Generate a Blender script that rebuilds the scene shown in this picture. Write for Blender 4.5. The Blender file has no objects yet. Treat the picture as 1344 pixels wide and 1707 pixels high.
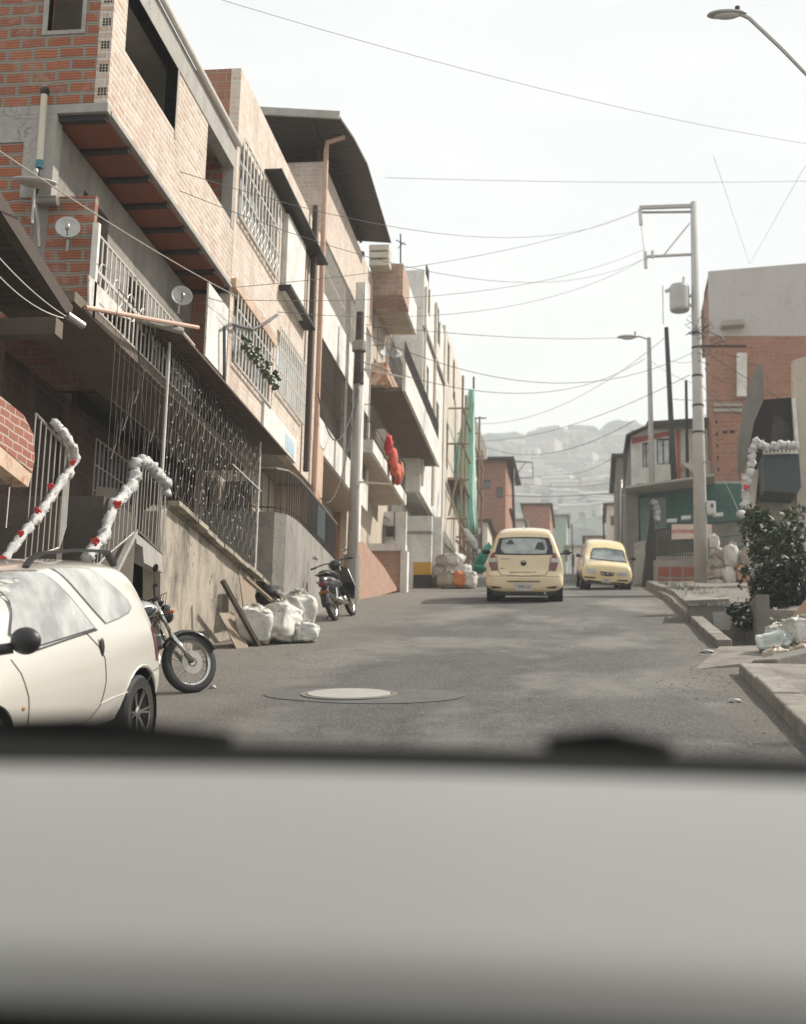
import bpy, bmesh, math, random
from mathutils import Vector, Matrix, noise
from mathutils.bvhtree import BVHTree
R = math.radians
SC = bpy.context.scene
COL = SC.collection

# ------------------------------------------------------------------ camera
# The street runs along +Y, +X is to the right, Z is up; the eye is the origin.
FOC, CX, CY = 2340.0, 672.0, 853.5
Dv = Vector((313, 486.5, FOC)).normalized()
Uv = Vector((258, -11421, FOC)); Uv = (Uv - Dv * Uv.dot(Dv)).normalized()
Ev = Dv.cross(Uv)
M3 = Matrix((Ev, Dv, Uv))                    # camera (right, down, forward) -> world
right, down, fwd = M3 @ Vector((1, 0, 0)), M3 @ Vector((0, 1, 0)), M3 @ Vector((0, 0, 1))
cam_d = bpy.data.cameras.new('camera')
cam = bpy.data.objects.new('camera', cam_d); COL.objects.link(cam)
mw = Matrix.Identity(4)
for i, a in enumerate((right, -down, -fwd)):
    for j in range(3): mw[j][i] = a[j]
cam.matrix_world = mw
cam_d.sensor_fit = 'HORIZONTAL'; cam_d.sensor_width = 36.0
cam_d.lens = 36.0 * FOC / 1344.0
cam_d.clip_start = 0.05; cam_d.clip_end = 6000
cam_d.dof.use_dof = True; cam_d.dof.focus_distance = 14.5; cam_d.dof.aperture_fstop = 2.5
SC.camera = cam

# ------------------------------------------------------------------ sky and sun
SUN_AZ, SUN_EL = 28.0, 43.0       # azimuth from +X towards +Y, elevation
w = bpy.data.worlds.new('World'); SC.world = w; w.use_nodes = True
nt = w.node_tree; nt.nodes.clear()
out = nt.nodes.new('ShaderNodeOutputWorld'); bg = nt.nodes.new('ShaderNodeBackground')
sky = nt.nodes.new('ShaderNodeTexSky'); sky.sky_type = 'NISHITA'; sky.sun_disc = False
sky.sun_elevation = R(SUN_EL); sky.sun_rotation = R(90 - SUN_AZ)
sky.air_density = 1.0; sky.dust_density = 6.0; sky.ozone_density = 1.0; sky.altitude = 1500
tc = nt.nodes.new('ShaderNodeTexCoord'); mp = nt.nodes.new('ShaderNodeMapping')
mp.inputs['Scale'].default_value = (1.0, 1.0, 2.6)
nz = nt.nodes.new('ShaderNodeTexNoise'); nz.inputs['Scale'].default_value = 2.3
nz.inputs['Detail'].default_value = 6; nz.inputs['Roughness'].default_value = 0.55
cr = nt.nodes.new('ShaderNodeValToRGB')
cr.color_ramp.elements[0].position = 0.30; cr.color_ramp.elements[0].color = (8.4, 8.7, 8.8, 1)
cr.color_ramp.elements[1].position = 0.70; cr.color_ramp.elements[1].color = (11.8, 11.8, 11.6, 1)
mx = nt.nodes.new('ShaderNodeMix'); mx.data_type = 'RGBA'; mx.inputs[0].default_value = 0.86
nt.links.new(tc.outputs['Generated'], mp.inputs['Vector']); nt.links.new(mp.outputs[0], nz.inputs['Vector'])
nt.links.new(nz.outputs['Fac'], cr.inputs[0]); nt.links.new(sky.outputs[0], mx.inputs[6])
nt.links.new(cr.outputs[0], mx.inputs[7]); nt.links.new(mx.outputs[2], bg.inputs['Color'])
bg.inputs['Strength'].default_value = 0.059
nt.links.new(bg.outputs[0], out.inputs['Surface'])
sd = bpy.data.lights.new('sun', 'SUN'); sd.energy = 5.0; sd.angle = R(1.5); sd.color = (1.0, 0.945, 0.86)
so = bpy.data.objects.new('sun', sd); COL.objects.link(so)
sdir = Vector((math.cos(R(SUN_AZ)) * math.cos(R(SUN_EL)), math.sin(R(SUN_AZ)) * math.cos(R(SUN_EL)), math.sin(R(SUN_EL))))
so.rotation_euler = (-sdir).to_track_quat('-Z', 'Y').to_euler()
so.location = (20, 20, 60)
SC.view_settings.view_transform = 'Standard'; SC.view_settings.look = 'None'
SC.view_settings.exposure = 0.74; SC.view_settings.gamma = 1.0
SC.render.engine = 'CYCLES'
try:
    SC.cycles.volume_bounces = 1; SC.cycles.max_bounces = 8
except Exception: pass

# ------------------------------------------------------------------ measuring helpers
PROF = [(-60, -13), (-20, -5.5), (0, -1.58), (10.9, .45), (13.6, 1.0), (21.5, 2.56), (29.5, 4.17), (42.7, 6.44), (52, 8.2), (60, 9.65),
        (66, 10.45), (73, 10.75), (85, 9.6), (110, 5), (160, -6), (260, 0), (420, 55), (850, 238), (1300, 210), (3000, 150)]
def rz(y):
    if y <= PROF[0][0]: return PROF[0][1]
    for (a, za), (b, zb) in zip(PROF, PROF[1:]):
        if y <= b:
            return za + (zb - za) * (y - a) / (b - a)
    return PROF[-1][1]
def ray(px, py): return M3 @ Vector(((px - CX) / FOC, (py - CY) / FOC, 1.0))
def PX(px, py, X): r = ray(px, py); return r * (X / r.x)
def PY(px, py, Y): r = ray(px, py); return r * (Y / r.y)
def PZ(px, py, Z): r = ray(px, py); return r * (Z / r.z)
def F(px, py, X): p = PX(px, py, X); return p.y, p.z
def PR(px, py):
    r = ray(px, py); y = 3.0
    while y < 75:
        if r.z / r.x * 0 + r.z / r.y * y <= rz(y): return r * (y / r.y)
        y += .02
    return r * (30 / r.y)
def lerp(a, b, t): return a + (b - a) * t

# ------------------------------------------------------------------ mesh builder
WM = {}
def wmat(o): return WM.get(o.name, Matrix.Identity(4)) if o else Matrix.Identity(4)
def tag(o, label=None, cat=None, group=None, kind=None):
    if label: o['label'] = label
    if cat: o['category'] = cat
    if group: o['group'] = group
    if kind: o['kind'] = kind
    return o
def thing(name, label, cat, loc, rot=(0, 0, 0), group=None):
    o = bpy.data.objects.new(name, None); COL.objects.link(o)
    o.empty_display_size = .2
    o.location = loc; o.rotation_euler = rot
    from mathutils import Euler
    WM[o.name] = Matrix.Translation(Vector(loc)) @ Euler(rot).to_matrix().to_4x4()
    return tag(o, label, cat, group)
def kids(o): return [c for c in bpy.data.objects if c.parent == o]
def copy_tree(o, parent=None):
    c = o.copy(); COL.objects.link(c)
    if parent: c.parent = parent
    for ch in kids(o): copy_tree(ch, c)
    return c

class G:
    def __init__(s): s.v = []; s.f = []
    def add(s, vs, fs):
        n = len(s.v); s.v += [Vector(v) for v in vs]; s.f += [tuple(i + n for i in f) for f in fs]; return s
    def box(s, x0, x1, y0, y1, z0, z1):
        if x0 > x1: x0, x1 = x1, x0
        if y0 > y1: y0, y1 = y1, y0
        if z0 > z1: z0, z1 = z1, z0
        return s.add([(x0, y0, z0), (x1, y0, z0), (x1, y1, z0), (x0, y1, z0), (x0, y0, z1), (x1, y0, z1), (x1, y1, z1), (x0, y1, z1)],
                     [(0, 3, 2, 1), (4, 5, 6, 7), (0, 1, 5, 4), (1, 2, 6, 5), (2, 3, 7, 6), (3, 0, 4, 7)])
    def obox(s, c, ax, ay, az):
        c = Vector(c); ax = Vector(ax); ay = Vector(ay); az = Vector(az)
        vs = [c + i * ax + j * ay + k * az for k in (-1, 1) for (i, j) in ((-1, -1), (1, -1), (1, 1), (-1, 1))]
        return s.add(vs, [(0, 3, 2, 1), (4, 5, 6, 7), (0, 1, 5, 4), (1, 2, 6, 5), (2, 3, 7, 6), (3, 0, 4, 7)])
    def bar(s, a, b, wx, wz=None, up=(0, 0, 1)):
        a = Vector(a); b = Vector(b); d = b - a
        if d.length < 1e-6: return s
        u = Vector(up)
        if abs(d.normalized().dot(u)) > .99: u = Vector((0, 1, 0))
        sx = d.cross(u).normalized(); uz = sx.cross(d).normalized()
        return s.obox((a + b) / 2, sx * wx / 2, d / 2, uz * (wz or wx) / 2)
    def prism(s, pts, off):
        pts = [Vector(p) for p in pts]; off = Vector(off); n = len(pts)
        vs = pts + [p + off for p in pts]
        fs = [tuple(range(n)), tuple(range(2 * n - 1, n - 1, -1))]
        fs += [(i, i + n, (i + 1) % n + n, (i + 1) % n) for i in range(n)]
        return s.add(vs, fs)
    def tube(s, pts, r, n=8, closed=False):
        pts = [Vector(p) for p in pts]; m = len(pts)
        rs = r if isinstance(r, (list, tuple)) else [r] * m
        base = len(s.v); prev = None
        for i, p in enumerate(pts):
            if closed: d = pts[(i + 1) % m] - pts[i - 1]
            else: d = pts[min(i + 1, m - 1)] - pts[max(i - 1, 0)]
            d = d.normalized() if d.length > 1e-9 else Vector((0, 0, 1))
            if prev is None:
                u = Vector((0, 0, 1)) if abs(d.z) < .9 else Vector((1, 0, 0))
                u = (u - d * u.dot(d)).normalized()
            else:
                u = prev - d * prev.dot(d)
                u = u.normalized() if u.length > 1e-6 else prev
            prev = u; v = d.cross(u)
            for k in range(n):
                a = 2 * math.pi * k / n
                s.v.append(p + (u * math.cos(a) + v * math.sin(a)) * rs[i])
        for i in range(m if closed else m - 1):
            for k in range(n):
                a, b = base + i * n, base + ((i + 1) % m) * n
                s.f.append((a + k, a + (k + 1) % n, b + (k + 1) % n, b + k))
        if not closed:
            s.f.append(tuple(base + k for k in reversed(range(n))))
            s.f.append(tuple(base + (m - 1) * n + k for k in range(n)))
        return s
    def lathe(s, c, axis, prof, n=24):
        c = Vector(c); d = Vector(axis).normalized()
        u = Vector((0, 0, 1)) if abs(d.z) < .9 else Vector((1, 0, 0))
        u = (u - d * u.dot(d)).normalized(); v = d.cross(u); base = len(s.v)
        for (r, h) in prof:
            for k in range(n):
                a = 2 * math.pi * k / n
                s.v.append(c + d * h + (u * math.cos(a) + v * math.sin(a)) * max(r, 1e-4))
        for i in range(len(prof) - 1):
            for k in range(n):
                a, b = base + i * n, base + (i + 1) * n
                s.f.append((a + k, a + (k + 1) % n, b + (k + 1) % n, b + k))
        if prof[0][0] < .002: s.f.append(tuple(base + k for k in reversed(range(n))))
        if prof[-1][0] < .002: s.f.append(tuple(base + (len(prof) - 1) * n + k for k in range(n)))
        return s
    def ell(s, c, rx, ry, rz_, rot=None, nu=16, nv=10, fn=None):
        c = Vector(c); base = len(s.v); rot = rot or Matrix.Identity(3)
        for j in range(nv + 1):
            t = math.pi * j / nv
            for k in range(nu):
                a = 2 * math.pi * k / nu
                p = Vector((math.sin(t) * math.cos(a), math.sin(t) * math.sin(a), math.cos(t)))
                q = Vector((p.x * rx, p.y * ry, p.z * rz_))
                if fn: q = fn(p, q)
                s.v.append(c + rot @ q)
        for j in range(nv):
            for k in range(nu):
                a, b = base + j * nu, base + (j + 1) * nu
                s.f.append((a + k, b + k, b + (k + 1) % nu, a + (k + 1) % nu))
        return s
    def wall(s, axis, pos, depth, u0, u1, z0, z1, holes=()):
        """a wall in the plane axis=pos, 'depth' thick, with rectangular openings (ua,ub,za,zb)"""
        if u0 > u1: u0, u1 = u1, u0
        us = {u0, u1}; zs = {z0, z1}; H = []
        for (a, b, c, d) in holes:
            a, b = min(a, b), max(a, b); c, d = min(c, d), max(c, d)
            a, b = max(a, u0), min(b, u1); c, d = max(c, z0), min(d, z1)
            if a < b and c < d: H.append((a, b, c, d)); us |= {a, b}; zs |= {c, d}
        us = sorted(us); zs = sorted(zs)
        nu, nz_ = len(us) - 1, len(zs) - 1
        fill = [[not any(a <= (us[i] + us[i + 1]) / 2 <= b and c <= (zs[j] + zs[j + 1]) / 2 <= d for (a, b, c, d) in H) for j in range(nz_)] for i in range(nu)]
        def P(u, z, l):
            q = pos + depth * l
            return (q, u, z) if axis == 'x' else (u, q, z)
        idx = {}; base = len(s.v)
        def V(i, j, l):
            k = (i, j, l)
            if k not in idx: idx[k] = len(s.v); s.v.append(Vector(P(us[i], zs[j], l)))
            return idx[k]
        def fl(i, j): return 0 <= i < nu and 0 <= j < nz_ and fill[i][j]
        for i in range(nu):
            for j in range(nz_):
                if not fill[i][j]: continue
                s.f.append((V(i, j, 0), V(i + 1, j, 0), V(i + 1, j + 1, 0), V(i, j + 1, 0)))
                s.f.append((V(i, j, 1), V(i, j + 1, 1), V(i + 1, j + 1, 1), V(i + 1, j, 1)))
                if not fl(i - 1, j): s.f.append((V(i, j, 0), V(i, j + 1, 0), V(i, j + 1, 1), V(i, j, 1)))
                if not fl(i + 1, j): s.f.append((V(i + 1, j, 0), V(i + 1, j, 1), V(i + 1, j + 1, 1), V(i + 1, j + 1, 0)))
                if not fl(i, j - 1): s.f.append((V(i, j, 0), V(i, j, 1), V(i + 1, j, 1), V(i + 1, j, 0)))
                if not fl(i, j + 1): s.f.append((V(i, j + 1, 0), V(i + 1, j + 1, 0), V(i + 1, j + 1, 1), V(i, j + 1, 1)))
        return s
    def build(s, name, mat, parent=None, smooth=False, bevel=0, local=False, label=None, cat=None, group=None, kind=None, sub=0):
        me = bpy.data.meshes.new(name); vs = s.v
        loc = Vector((0, 0, 0))
        if parent is not None:
            if not local:
                inv = wmat(parent).inverted(); vs = [inv @ v for v in vs]
        elif not local and kind is None:
            mn = [min(v[i] for v in vs) for i in range(3)]; mxx = [max(v[i] for v in vs) for i in range(3)]
            loc = Vector(((mn[0] + mxx[0]) / 2, (mn[1] + mxx[1]) / 2, mn[2])); vs = [v - loc for v in vs]
        me.from_pydata([tuple(v) for v in vs], [], s.f); me.validate()
        bm = bmesh.new(); bm.from_mesh(me); bmesh.ops.recalc_face_normals(bm, faces=bm.faces); bm.to_mesh(me); bm.free()
        if smooth:
            me.polygons.foreach_set('use_smooth', [True] * len(me.polygons))
        me.materials.append(mat)
        o = bpy.data.objects.new(name, me); COL.objects.link(o)
        if parent is not None: o.parent = parent
        o.location = loc
        WM[o.name] = wmat(parent) @ Matrix.Translation(loc)
        if bevel:
            m = o.modifiers.new('bevel', 'BEVEL'); m.width = bevel; m.segments = 2; m.limit_method = 'ANGLE'; m.angle_limit = R(40)
        if sub:
            m = o.modifiers.new('sub', 'SUBSURF'); m.levels = sub; m.render_levels = sub
        return tag(o, label, cat, group, kind)

# ------------------------------------------------------------------ materials
def nodes(name):
    m = bpy.data.materials.new(name); m.use_nodes = True; t = m.node_tree
    b = t.nodes['Principled BSDF']
    return m, t, b
def N(t, typ, **k):
    n = t.nodes.new(typ)
    for a, v in k.items(): setattr(n, a, v)
    return n
def c4(c): return (c[0], c[1], c[2], 1)
def mixrgb(t, fac, a, b, mode='MIX'):
    m = N(t, 'ShaderNodeMix', data_type='RGBA', blend_type=mode)
    for sock, v in ((m.inputs[0], fac), (m.inputs[6], a), (m.inputs[7], b)):
        if hasattr(v, 'links'): t.links.new(v, sock)
        elif isinstance(v, (int, float)): sock.default_value = v
        else: sock.default_value = c4(v)
    return m.outputs[2]
def noise_out(t, vec, scale, detail=5, rough=.6, lo=.35, hi=.65):
    n = N(t, 'ShaderNodeTexNoise'); n.inputs['Scale'].default_value = scale; n.inputs['Detail'].default_value = detail
    n.inputs['Roughness'].default_value = rough; t.links.new(vec, n.inputs['Vector'])
    r = N(t, 'ShaderNodeMapRange'); r.inputs['From Min'].default_value = lo; r.inputs['From Max'].default_value = hi
    t.links.new(n.outputs['Fac'], r.inputs['Value']); return r.outputs[0]
def posvec(t, obj=False, scale=(1, 1, 1)):
    if obj: o = N(t, 'ShaderNodeTexCoord').outputs['Object']
    else: o = N(t, 'ShaderNodeNewGeometry').outputs['Position']
    mp = N(t, 'ShaderNodeMapping'); mp.inputs['Scale'].default_value = scale; t.links.new(o, mp.inputs['Vector'])
    return mp.outputs[0]
def bump(t, b, h, strength=.3, dist=.01):
    n = N(t, 'ShaderNodeBump'); n.inputs['Strength'].default_value = strength; n.inputs['Distance'].default_value = dist
    t.links.new(h, n.inputs['Height']); t.links.new(n.outputs[0], b.inputs['Normal'])
def mplain(name, c, c2=None, rough=.6, metal=0, scale=6, obj=False, bs=.15, bd=.004, coat=0, streak=False, spec=None, lo=.35, hi=.65, trans=0):
    m, t, b = nodes(name)
    v = posvec(t, obj, (3, 3, .5) if streak else (1, 1, 1))
    c2 = c2 or tuple(x * .72 for x in c)
    n1 = noise_out(t, v, scale, 6, .65, lo, hi); n2 = noise_out(t, posvec(t, obj), scale * .23, 3, .5)
    col = mixrgb(t, n1, c, c2)
    col = mixrgb(t, n2, col, tuple((x * .82) for x in c))
    t.links.new(col, b.inputs['Base Color'])
    b.inputs['Roughness'].default_value = rough; b.inputs['Metallic'].default_value = metal
    if spec is not None: b.inputs['Specular IOR Level'].default_value = spec
    if coat: b.inputs['Coat Weight'].default_value = coat; b.inputs['Coat Roughness'].default_value = .06
    if trans:
        b.inputs['Transmission Weight'].default_value = trans
    if bs: bump(t, b, noise_out(t, posvec(t, obj), scale * 7, 4, .6, .2, .8), bs, bd)
    return m
def mbrick(name, c1, c2, mortar, bw=.30, bh=.145, ms=.02, smear=.25, ridges=False, rough=.85, bd=.012, stain=(.2, .17, .14), stain_amt=.35):
    m, t, b = nodes(name)
    pos = N(t, 'ShaderNodeNewGeometry').outputs['Position']
    sp = N(t, 'ShaderNodeSeparateXYZ'); t.links.new(pos, sp.inputs[0])
    ad = N(t, 'ShaderNodeMath', operation='ADD'); t.links.new(sp.outputs[0], ad.inputs[0]); t.links.new(sp.outputs[1], ad.inputs[1])
    nw = N(t, 'ShaderNodeTexNoise'); nw.inputs['Scale'].default_value = 3.0; t.links.new(pos, nw.inputs['Vector'])
    wob = N(t, 'ShaderNodeMath', operation='MULTIPLY_ADD'); t.links.new(nw.outputs['Fac'], wob.inputs[0]); wob.inputs[1].default_value = .05
    t.links.new(sp.outputs[2], wob.inputs[2])
    cb = N(t, 'ShaderNodeCombineXYZ'); t.links.new(ad.outputs[0], cb.inputs[0]); t.links.new(wob.outputs[0], cb.inputs[1])
    br = N(t, 'ShaderNodeTexBrick'); t.links.new(cb.outputs[0], br.inputs['Vector'])
    br.inputs['Color1'].default_value = c4(c1); br.inputs['Color2'].default_value = c4(c2); br.inputs['Mortar'].default_value = c4(mortar)
    br.inputs['Scale'].default_value = 1; br.inputs['Brick Width'].default_value = bw; br.inputs['Row Height'].default_value = bh
    br.inputs['Mortar Size'].default_value = ms; br.inputs['Mortar Smooth'].default_value = .3; br.inputs['Bias'].default_value = 0
    col = br.outputs['Color']
    if ridges:
        wv = N(t, 'ShaderNodeTexWave', wave_type='BANDS', bands_direction='Y'); t.links.new(cb.outputs[0], wv.inputs['Vector'])
        wv.inputs['Scale'].default_value = 9.5; wv.inputs['Distortion'].default_value = .6
        dk = mixrgb(t, .48, (1, 1, 1), wv.outputs['Color'])
        m1 = N(t, 'ShaderNodeMix', data_type='RGBA', blend_type='MULTIPLY'); m1.inputs[0].default_value = 1
        t.links.new(col, m1.inputs[6]); t.links.new(dk, m1.inputs[7]); col = m1.outputs[2]
    n1 = noise_out(t, pos, 5, 8, .7, .52, .66)
    sm = N(t, 'ShaderNodeMath', operation='MULTIPLY'); t.links.new(n1, sm.inputs[0]); sm.inputs[1].default_value = smear
    col = mixrgb(t, sm.outputs[0], col, mortar)
    n3 = noise_out(t, posvec(t, False, (1.3, 1.3, .35)), 2.2, 6, .7, .45, .75)
    s3 = N(t, 'ShaderNodeMath', operation='MULTIPLY'); t.links.new(n3, s3.inputs[0]); s3.inputs[1].default_value = stain_amt
    col = mixrgb(t, s3.outputs[0], col, stain)
    t.links.new(col, b.inputs['Base Color']); b.inputs['Roughness'].default_value = rough
    inv = N(t, 'ShaderNodeMath', operation='SUBTRACT'); inv.inputs[0].default_value = 1; t.links.new(br.outputs['Fac'], inv.inputs[1])
    nn = noise_out(t, pos, 30, 5, .7, .2, .8)
    a2 = N(t, 'ShaderNodeMath', operation='MULTIPLY_ADD'); t.links.new(nn, a2.inputs[0]); a2.inputs[1].default_value = .5; t.links.new(inv.outputs[0], a2.inputs[2])
    bump(t, b, a2.outputs[0], .7, bd)
    return m
def mplaster(name, c, stain=(.25, .22, .18), amt=.5, rough=.85, exposed=None, crack=.5):
    m, t, b = nodes(name)
    pos = posvec(t); n1 = noise_out(t, posvec(t, False, (1.5, 1.5, .75)), 1.5, 9, .72, .44, .70)
    s1 = N(t, 'ShaderNodeMath', operation='MULTIPLY'); t.links.new(n1, s1.inputs[0]); s1.inputs[1].default_value = amt
    col = mixrgb(t, s1.outputs[0], c, stain)
    n4 = noise_out(t, posvec(t, False, (3.2, 3.2, .5)), 1.3, 6, .65, .56, .78)
    s4 = N(t, 'ShaderNodeMath', operation='MULTIPLY'); t.links.new(n4, s4.inputs[0]); s4.inputs[1].default_value = amt * .55
    col = mixrgb(t, s4.outputs[0], col, stain)
    n2 = noise_out(t, pos, 9, 6, .7, .3, .7)
    col = mixrgb(t, n2, col, mixrgb(t, .14, col, (0.05, .04, .03)))
    if exposed:
        n3 = noise_out(t, pos, 1.1, 9, .72, .57, .60)
        col = mixrgb(t, n3, col, exposed)
    vo = N(t, 'ShaderNodeTexVoronoi', feature='DISTANCE_TO_EDGE'); vo.inputs['Scale'].default_value = 1.1
    nd = N(t, 'ShaderNodeTexNoise'); nd.inputs['Scale'].default_value = 2.6; nd.inputs['Detail'].default_value = 7; t.links.new(pos, nd.inputs['Vector'])
    vv = N(t, 'ShaderNodeMix', data_type='RGBA', blend_type='LINEAR_LIGHT'); vv.inputs[0].default_value = .5
    t.links.new(pos, vv.inputs[6]); t.links.new(nd.outputs['Color'], vv.inputs[7]); t.links.new(vv.outputs[2], vo.inputs['Vector'])
    ck = N(t, 'ShaderNodeMapRange'); ck.inputs['From Min'].default_value = 0; ck.inputs['From Max'].default_value = .014
    ck.inputs['To Min'].default_value = crack; ck.inputs['To Max'].default_value = 0; t.links.new(vo.outputs['Distance'], ck.inputs['Value'])
    km = N(t, 'ShaderNodeMath', operation='MULTIPLY'); t.links.new(ck.outputs[0], km.inputs[0]); t.links.new(noise_out(t, pos, .8, 3, .5, .48, .6), km.inputs[1])
    col = mixrgb(t, km.outputs[0], col, tuple(x * .25 for x in stain))
    t.links.new(col, b.inputs['Base Color']); b.inputs['Roughness'].default_value = rough
    bump(t, b, noise_out(t, pos, 16, 9, .75, .2, .8), .55, .014)
    return m
def mcorr(name, c, c2, pitch=.09, axis=1, rough=.5, metal=.3):
    m, t, b = nodes(name)
    pos = N(t, 'ShaderNodeNewGeometry').outputs['Position']
    sp = N(t, 'ShaderNodeSeparateXYZ'); t.links.new(pos, sp.inputs[0])
    mu = N(t, 'ShaderNodeMath', operation='MULTIPLY'); t.links.new(sp.outputs[axis], mu.inputs[0]); mu.inputs[1].default_value = 2 * math.pi / pitch
    si = N(t, 'ShaderNodeMath', operation='SINE'); t.links.new(mu.outputs[0], si.inputs[0])
    n1 = noise_out(t, posvec(t), 2.5, 7, .7)
    t.links.new(mixrgb(t, n1, c, c2), b.inputs['Base Color']); b.inputs['Roughness'].default_value = rough; b.inputs['Metallic'].default_value = metal
    bump(t, b, si.outputs[0], 1.0, .02)
    return m
def mglass(name, c=(.03, .035, .04), rough=.06, obj=True, c2=None):
    m, t, b = nodes(name); v = posvec(t, obj)
    t.links.new(mixrgb(t, noise_out(t, v, 3, 4, .6), c, c2 or tuple(x * 1.8 for x in c)), b.inputs['Base Color'])
    b.inputs['Roughness'].default_value = rough; b.inputs['Specular IOR Level'].default_value = .8
    b.inputs['Coat Weight'].default_value = .5; b.inputs['Coat Roughness'].default_value = .03
    return m
def mleaf(name, c, c2):
    m, t, b = nodes(name)
    oi = N(t, 'ShaderNodeNewGeometry')
    n1 = noise_out(t, posvec(t), 6, 4, .6, .35, .65)
    col = mixrgb(t, n1, c, c2)
    rd = N(t, 'ShaderNodeMath', operation='MULTIPLY'); t.links.new(oi.outputs['Random Per Island'], rd.inputs[0]); rd.inputs[1].default_value = .6
    col = mixrgb(t, rd.outputs[0], col, tuple(x * 1.9 for x in c))
    t.links.new(col, b.inputs['Base Color']); b.inputs['Roughness'].default_value = .5
    b.inputs['Subsurface Weight'].default_value = 0
    return m

m_block = mbrick('hollow_clay_block', (.47, .15, .062), (.35, .10, .045), (.31, .27, .215), .31, .145, .027, .6, True)
m_block2 = mbrick('orange_clay_block', (.46, .205, .125), (.37, .155, .09), (.38, .29, .22), .32, .16, .014, .45, True, stain_amt=.25)
m_face = mbrick('weathered_facade_brick', (.50, .34, .25), (.64, .53, .43), (.66, .60, .52), .27, .085, .016, 1.0, False, bd=.03, stain_amt=.45, stain=(.30, .22, .16))
m_face2 = mbrick('pale_facade_brick', (.55, .42, .33), (.64, .54, .45), (.68, .62, .55), .27, .085, .012, 1.0, False, bd=.02, stain_amt=.65, stain=(.3, .22, .16))
m_fadebrick = mbrick('faded_brick', (.46, .27, .20), (.38, .22, .16), (.42, .36, .30), .30, .14, .02, .9, False, bd=.01, stain_amt=.5)
m_redbrick = mbrick('small_red_brick', (.30, .10, .065), (.25, .085, .055), (.42, .33, .27), .21, .075, .010, .1, False, bd=.006, stain_amt=.15)
m_pinkbrick = mbrick('pink_wall_brick', (.42, .25, .18), (.36, .20, .14), (.36, .27, .21), .25, .09, .008, .3, False, bd=.006, stain_amt=.3)
m_plaster = mplaster('cream_plaster', (.66, .60, .51), (.36, .30, .24), .55)
m_white = mplaster('white_plaster', (.76, .74, .69), (.40, .36, .30), .7)
m_beige = mplaster('beige_plaster', (.52, .44, .35), (.32, .26, .2), .45)
m_peach = mplaster('peach_plaster', (.62, .45, .33), (.36, .25, .18), .55, exposed=(.38, .17, .10))
m_grey = mplaster('grey_render', (.30, .275, .24), (.13, .115, .095), .7)
m_stained = mplaster('stained_concrete', (.40, .345, .27), (.085, .075, .06), 1.0, exposed=(.15, .125, .10), crack=1)
m_conc = mplaster('concrete', (.40, .38, .34), (.2, .18, .16), .5)
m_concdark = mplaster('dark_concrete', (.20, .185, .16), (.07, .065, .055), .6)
m_soffit = mplain('terracotta_soffit', (.27, .088, .042), (.20, .06, .03), .8, scale=3)
m_tbrick = mbrick('shade_dark_brick', (.13, .055, .035), (.09, .04, .028), (.10, .085, .07), .30, .145, .02, .4, True)  # clay block in a darker copy: the shade under the canopy is in the colour
m_tdark = mplaster('shade_dark_plaster', (.12, .10, .08), (.05, .04, .032), .7)  # plaster tone lowered to paint in the terrace shade
m_tslab = mplaster('shade_brown_slab', (.17, .13, .10), (.09, .07, .055), .6)  # beige slab coloured brown so its underside carries painted shade
m_dark = mplain('dark_steel', (.028, .026, .024), (.05, .04, .03), .55, .3, scale=8)
m_iron = mplain('black_iron', (.035, .033, .031), (.07, .05, .04), .5, .4, scale=10)
m_rail = mplain('white_painted_iron', (.78, .75, .69), (.62, .56, .48), .45, scale=10)
m_silver = mplain('bare_steel', (.46, .44, .40), (.3, .26, .22), .35, .7, scale=8)
m_corr = mcorr('dark_corrugated_roof', (.075, .06, .05), (.05, .04, .035), .12, 1)
m_corrb = mcorr('brown_corrugated_sheet', (.16, .10, .07), (.09, .06, .045), .12, 1, .6, .1)
m_wood = mplain('weathered_board', (.30, .23, .165), (.2, .15, .1), .8, scale=5, streak=True)
m_wooddark = mplain('dark_timber', (.07, .045, .032), (.04, .03, .022), .75, scale=6)
m_bamboo = mplain('bamboo_pole', (.30, .22, .14), (.18, .13, .085), .7, scale=8)
m_pvc = mplain('cream_pvc_pipe', (.66, .60, .48), (.55, .48, .38), .4, scale=5)
m_pinkpipe = mplain('pinkish_pipe', (.56, .36, .26), (.42, .25, .17), .5, scale=5)
m_dish = mplain('dish_white', (.62, .61, .58), (.5, .48, .45), .45, scale=5)
m_win = mglass('window_glass', (.05, .055, .06), .05, False)
m_winpale = mglass('pale_curtained_glass', (.42, .45, .46), .12, False)
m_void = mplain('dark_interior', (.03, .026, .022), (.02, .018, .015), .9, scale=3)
m_green = mplain('green_wall_paint', (.035, .11, .085), (.025, .08, .06), .6, scale=3)
m_dgreen = mplain('dark_green_panel', (.035, .055, .055), (.03, .045, .045), .5, scale=3)
m_net, t, b = nodes('green_mesh_net')
col = mixrgb(t, noise_out(t, posvec(t, False, (3, 3, .5)), 5, 6, .6), (.82, .97, .91), (.66, .90, .80))
df = N(t, 'ShaderNodeBsdfDiffuse'); tl_ = N(t, 'ShaderNodeBsdfTranslucent'); ms_ = N(t, 'ShaderNodeMixShader'); ms_.inputs[0].default_value = .55
t.links.new(col, df.inputs['Color']); t.links.new(col, tl_.inputs['Color']); t.links.new(df.outputs[0], ms_.inputs[1]); t.links.new(tl_.outputs[0], ms_.inputs[2])
t.links.new(ms_.outputs[0], t.nodes['Material Output'].inputs['Surface'])
m_sackw = mplain('white_woven_sack', (.66, .64, .58), (.5, .47, .41), .6, scale=9, obj=True, bs=.5, bd=.01)
m_sackg = mplain('grey_rubble_sack', (.40, .35, .29), (.27, .23, .19), .7, scale=9, obj=True, bs=.5, bd=.01)
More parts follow.
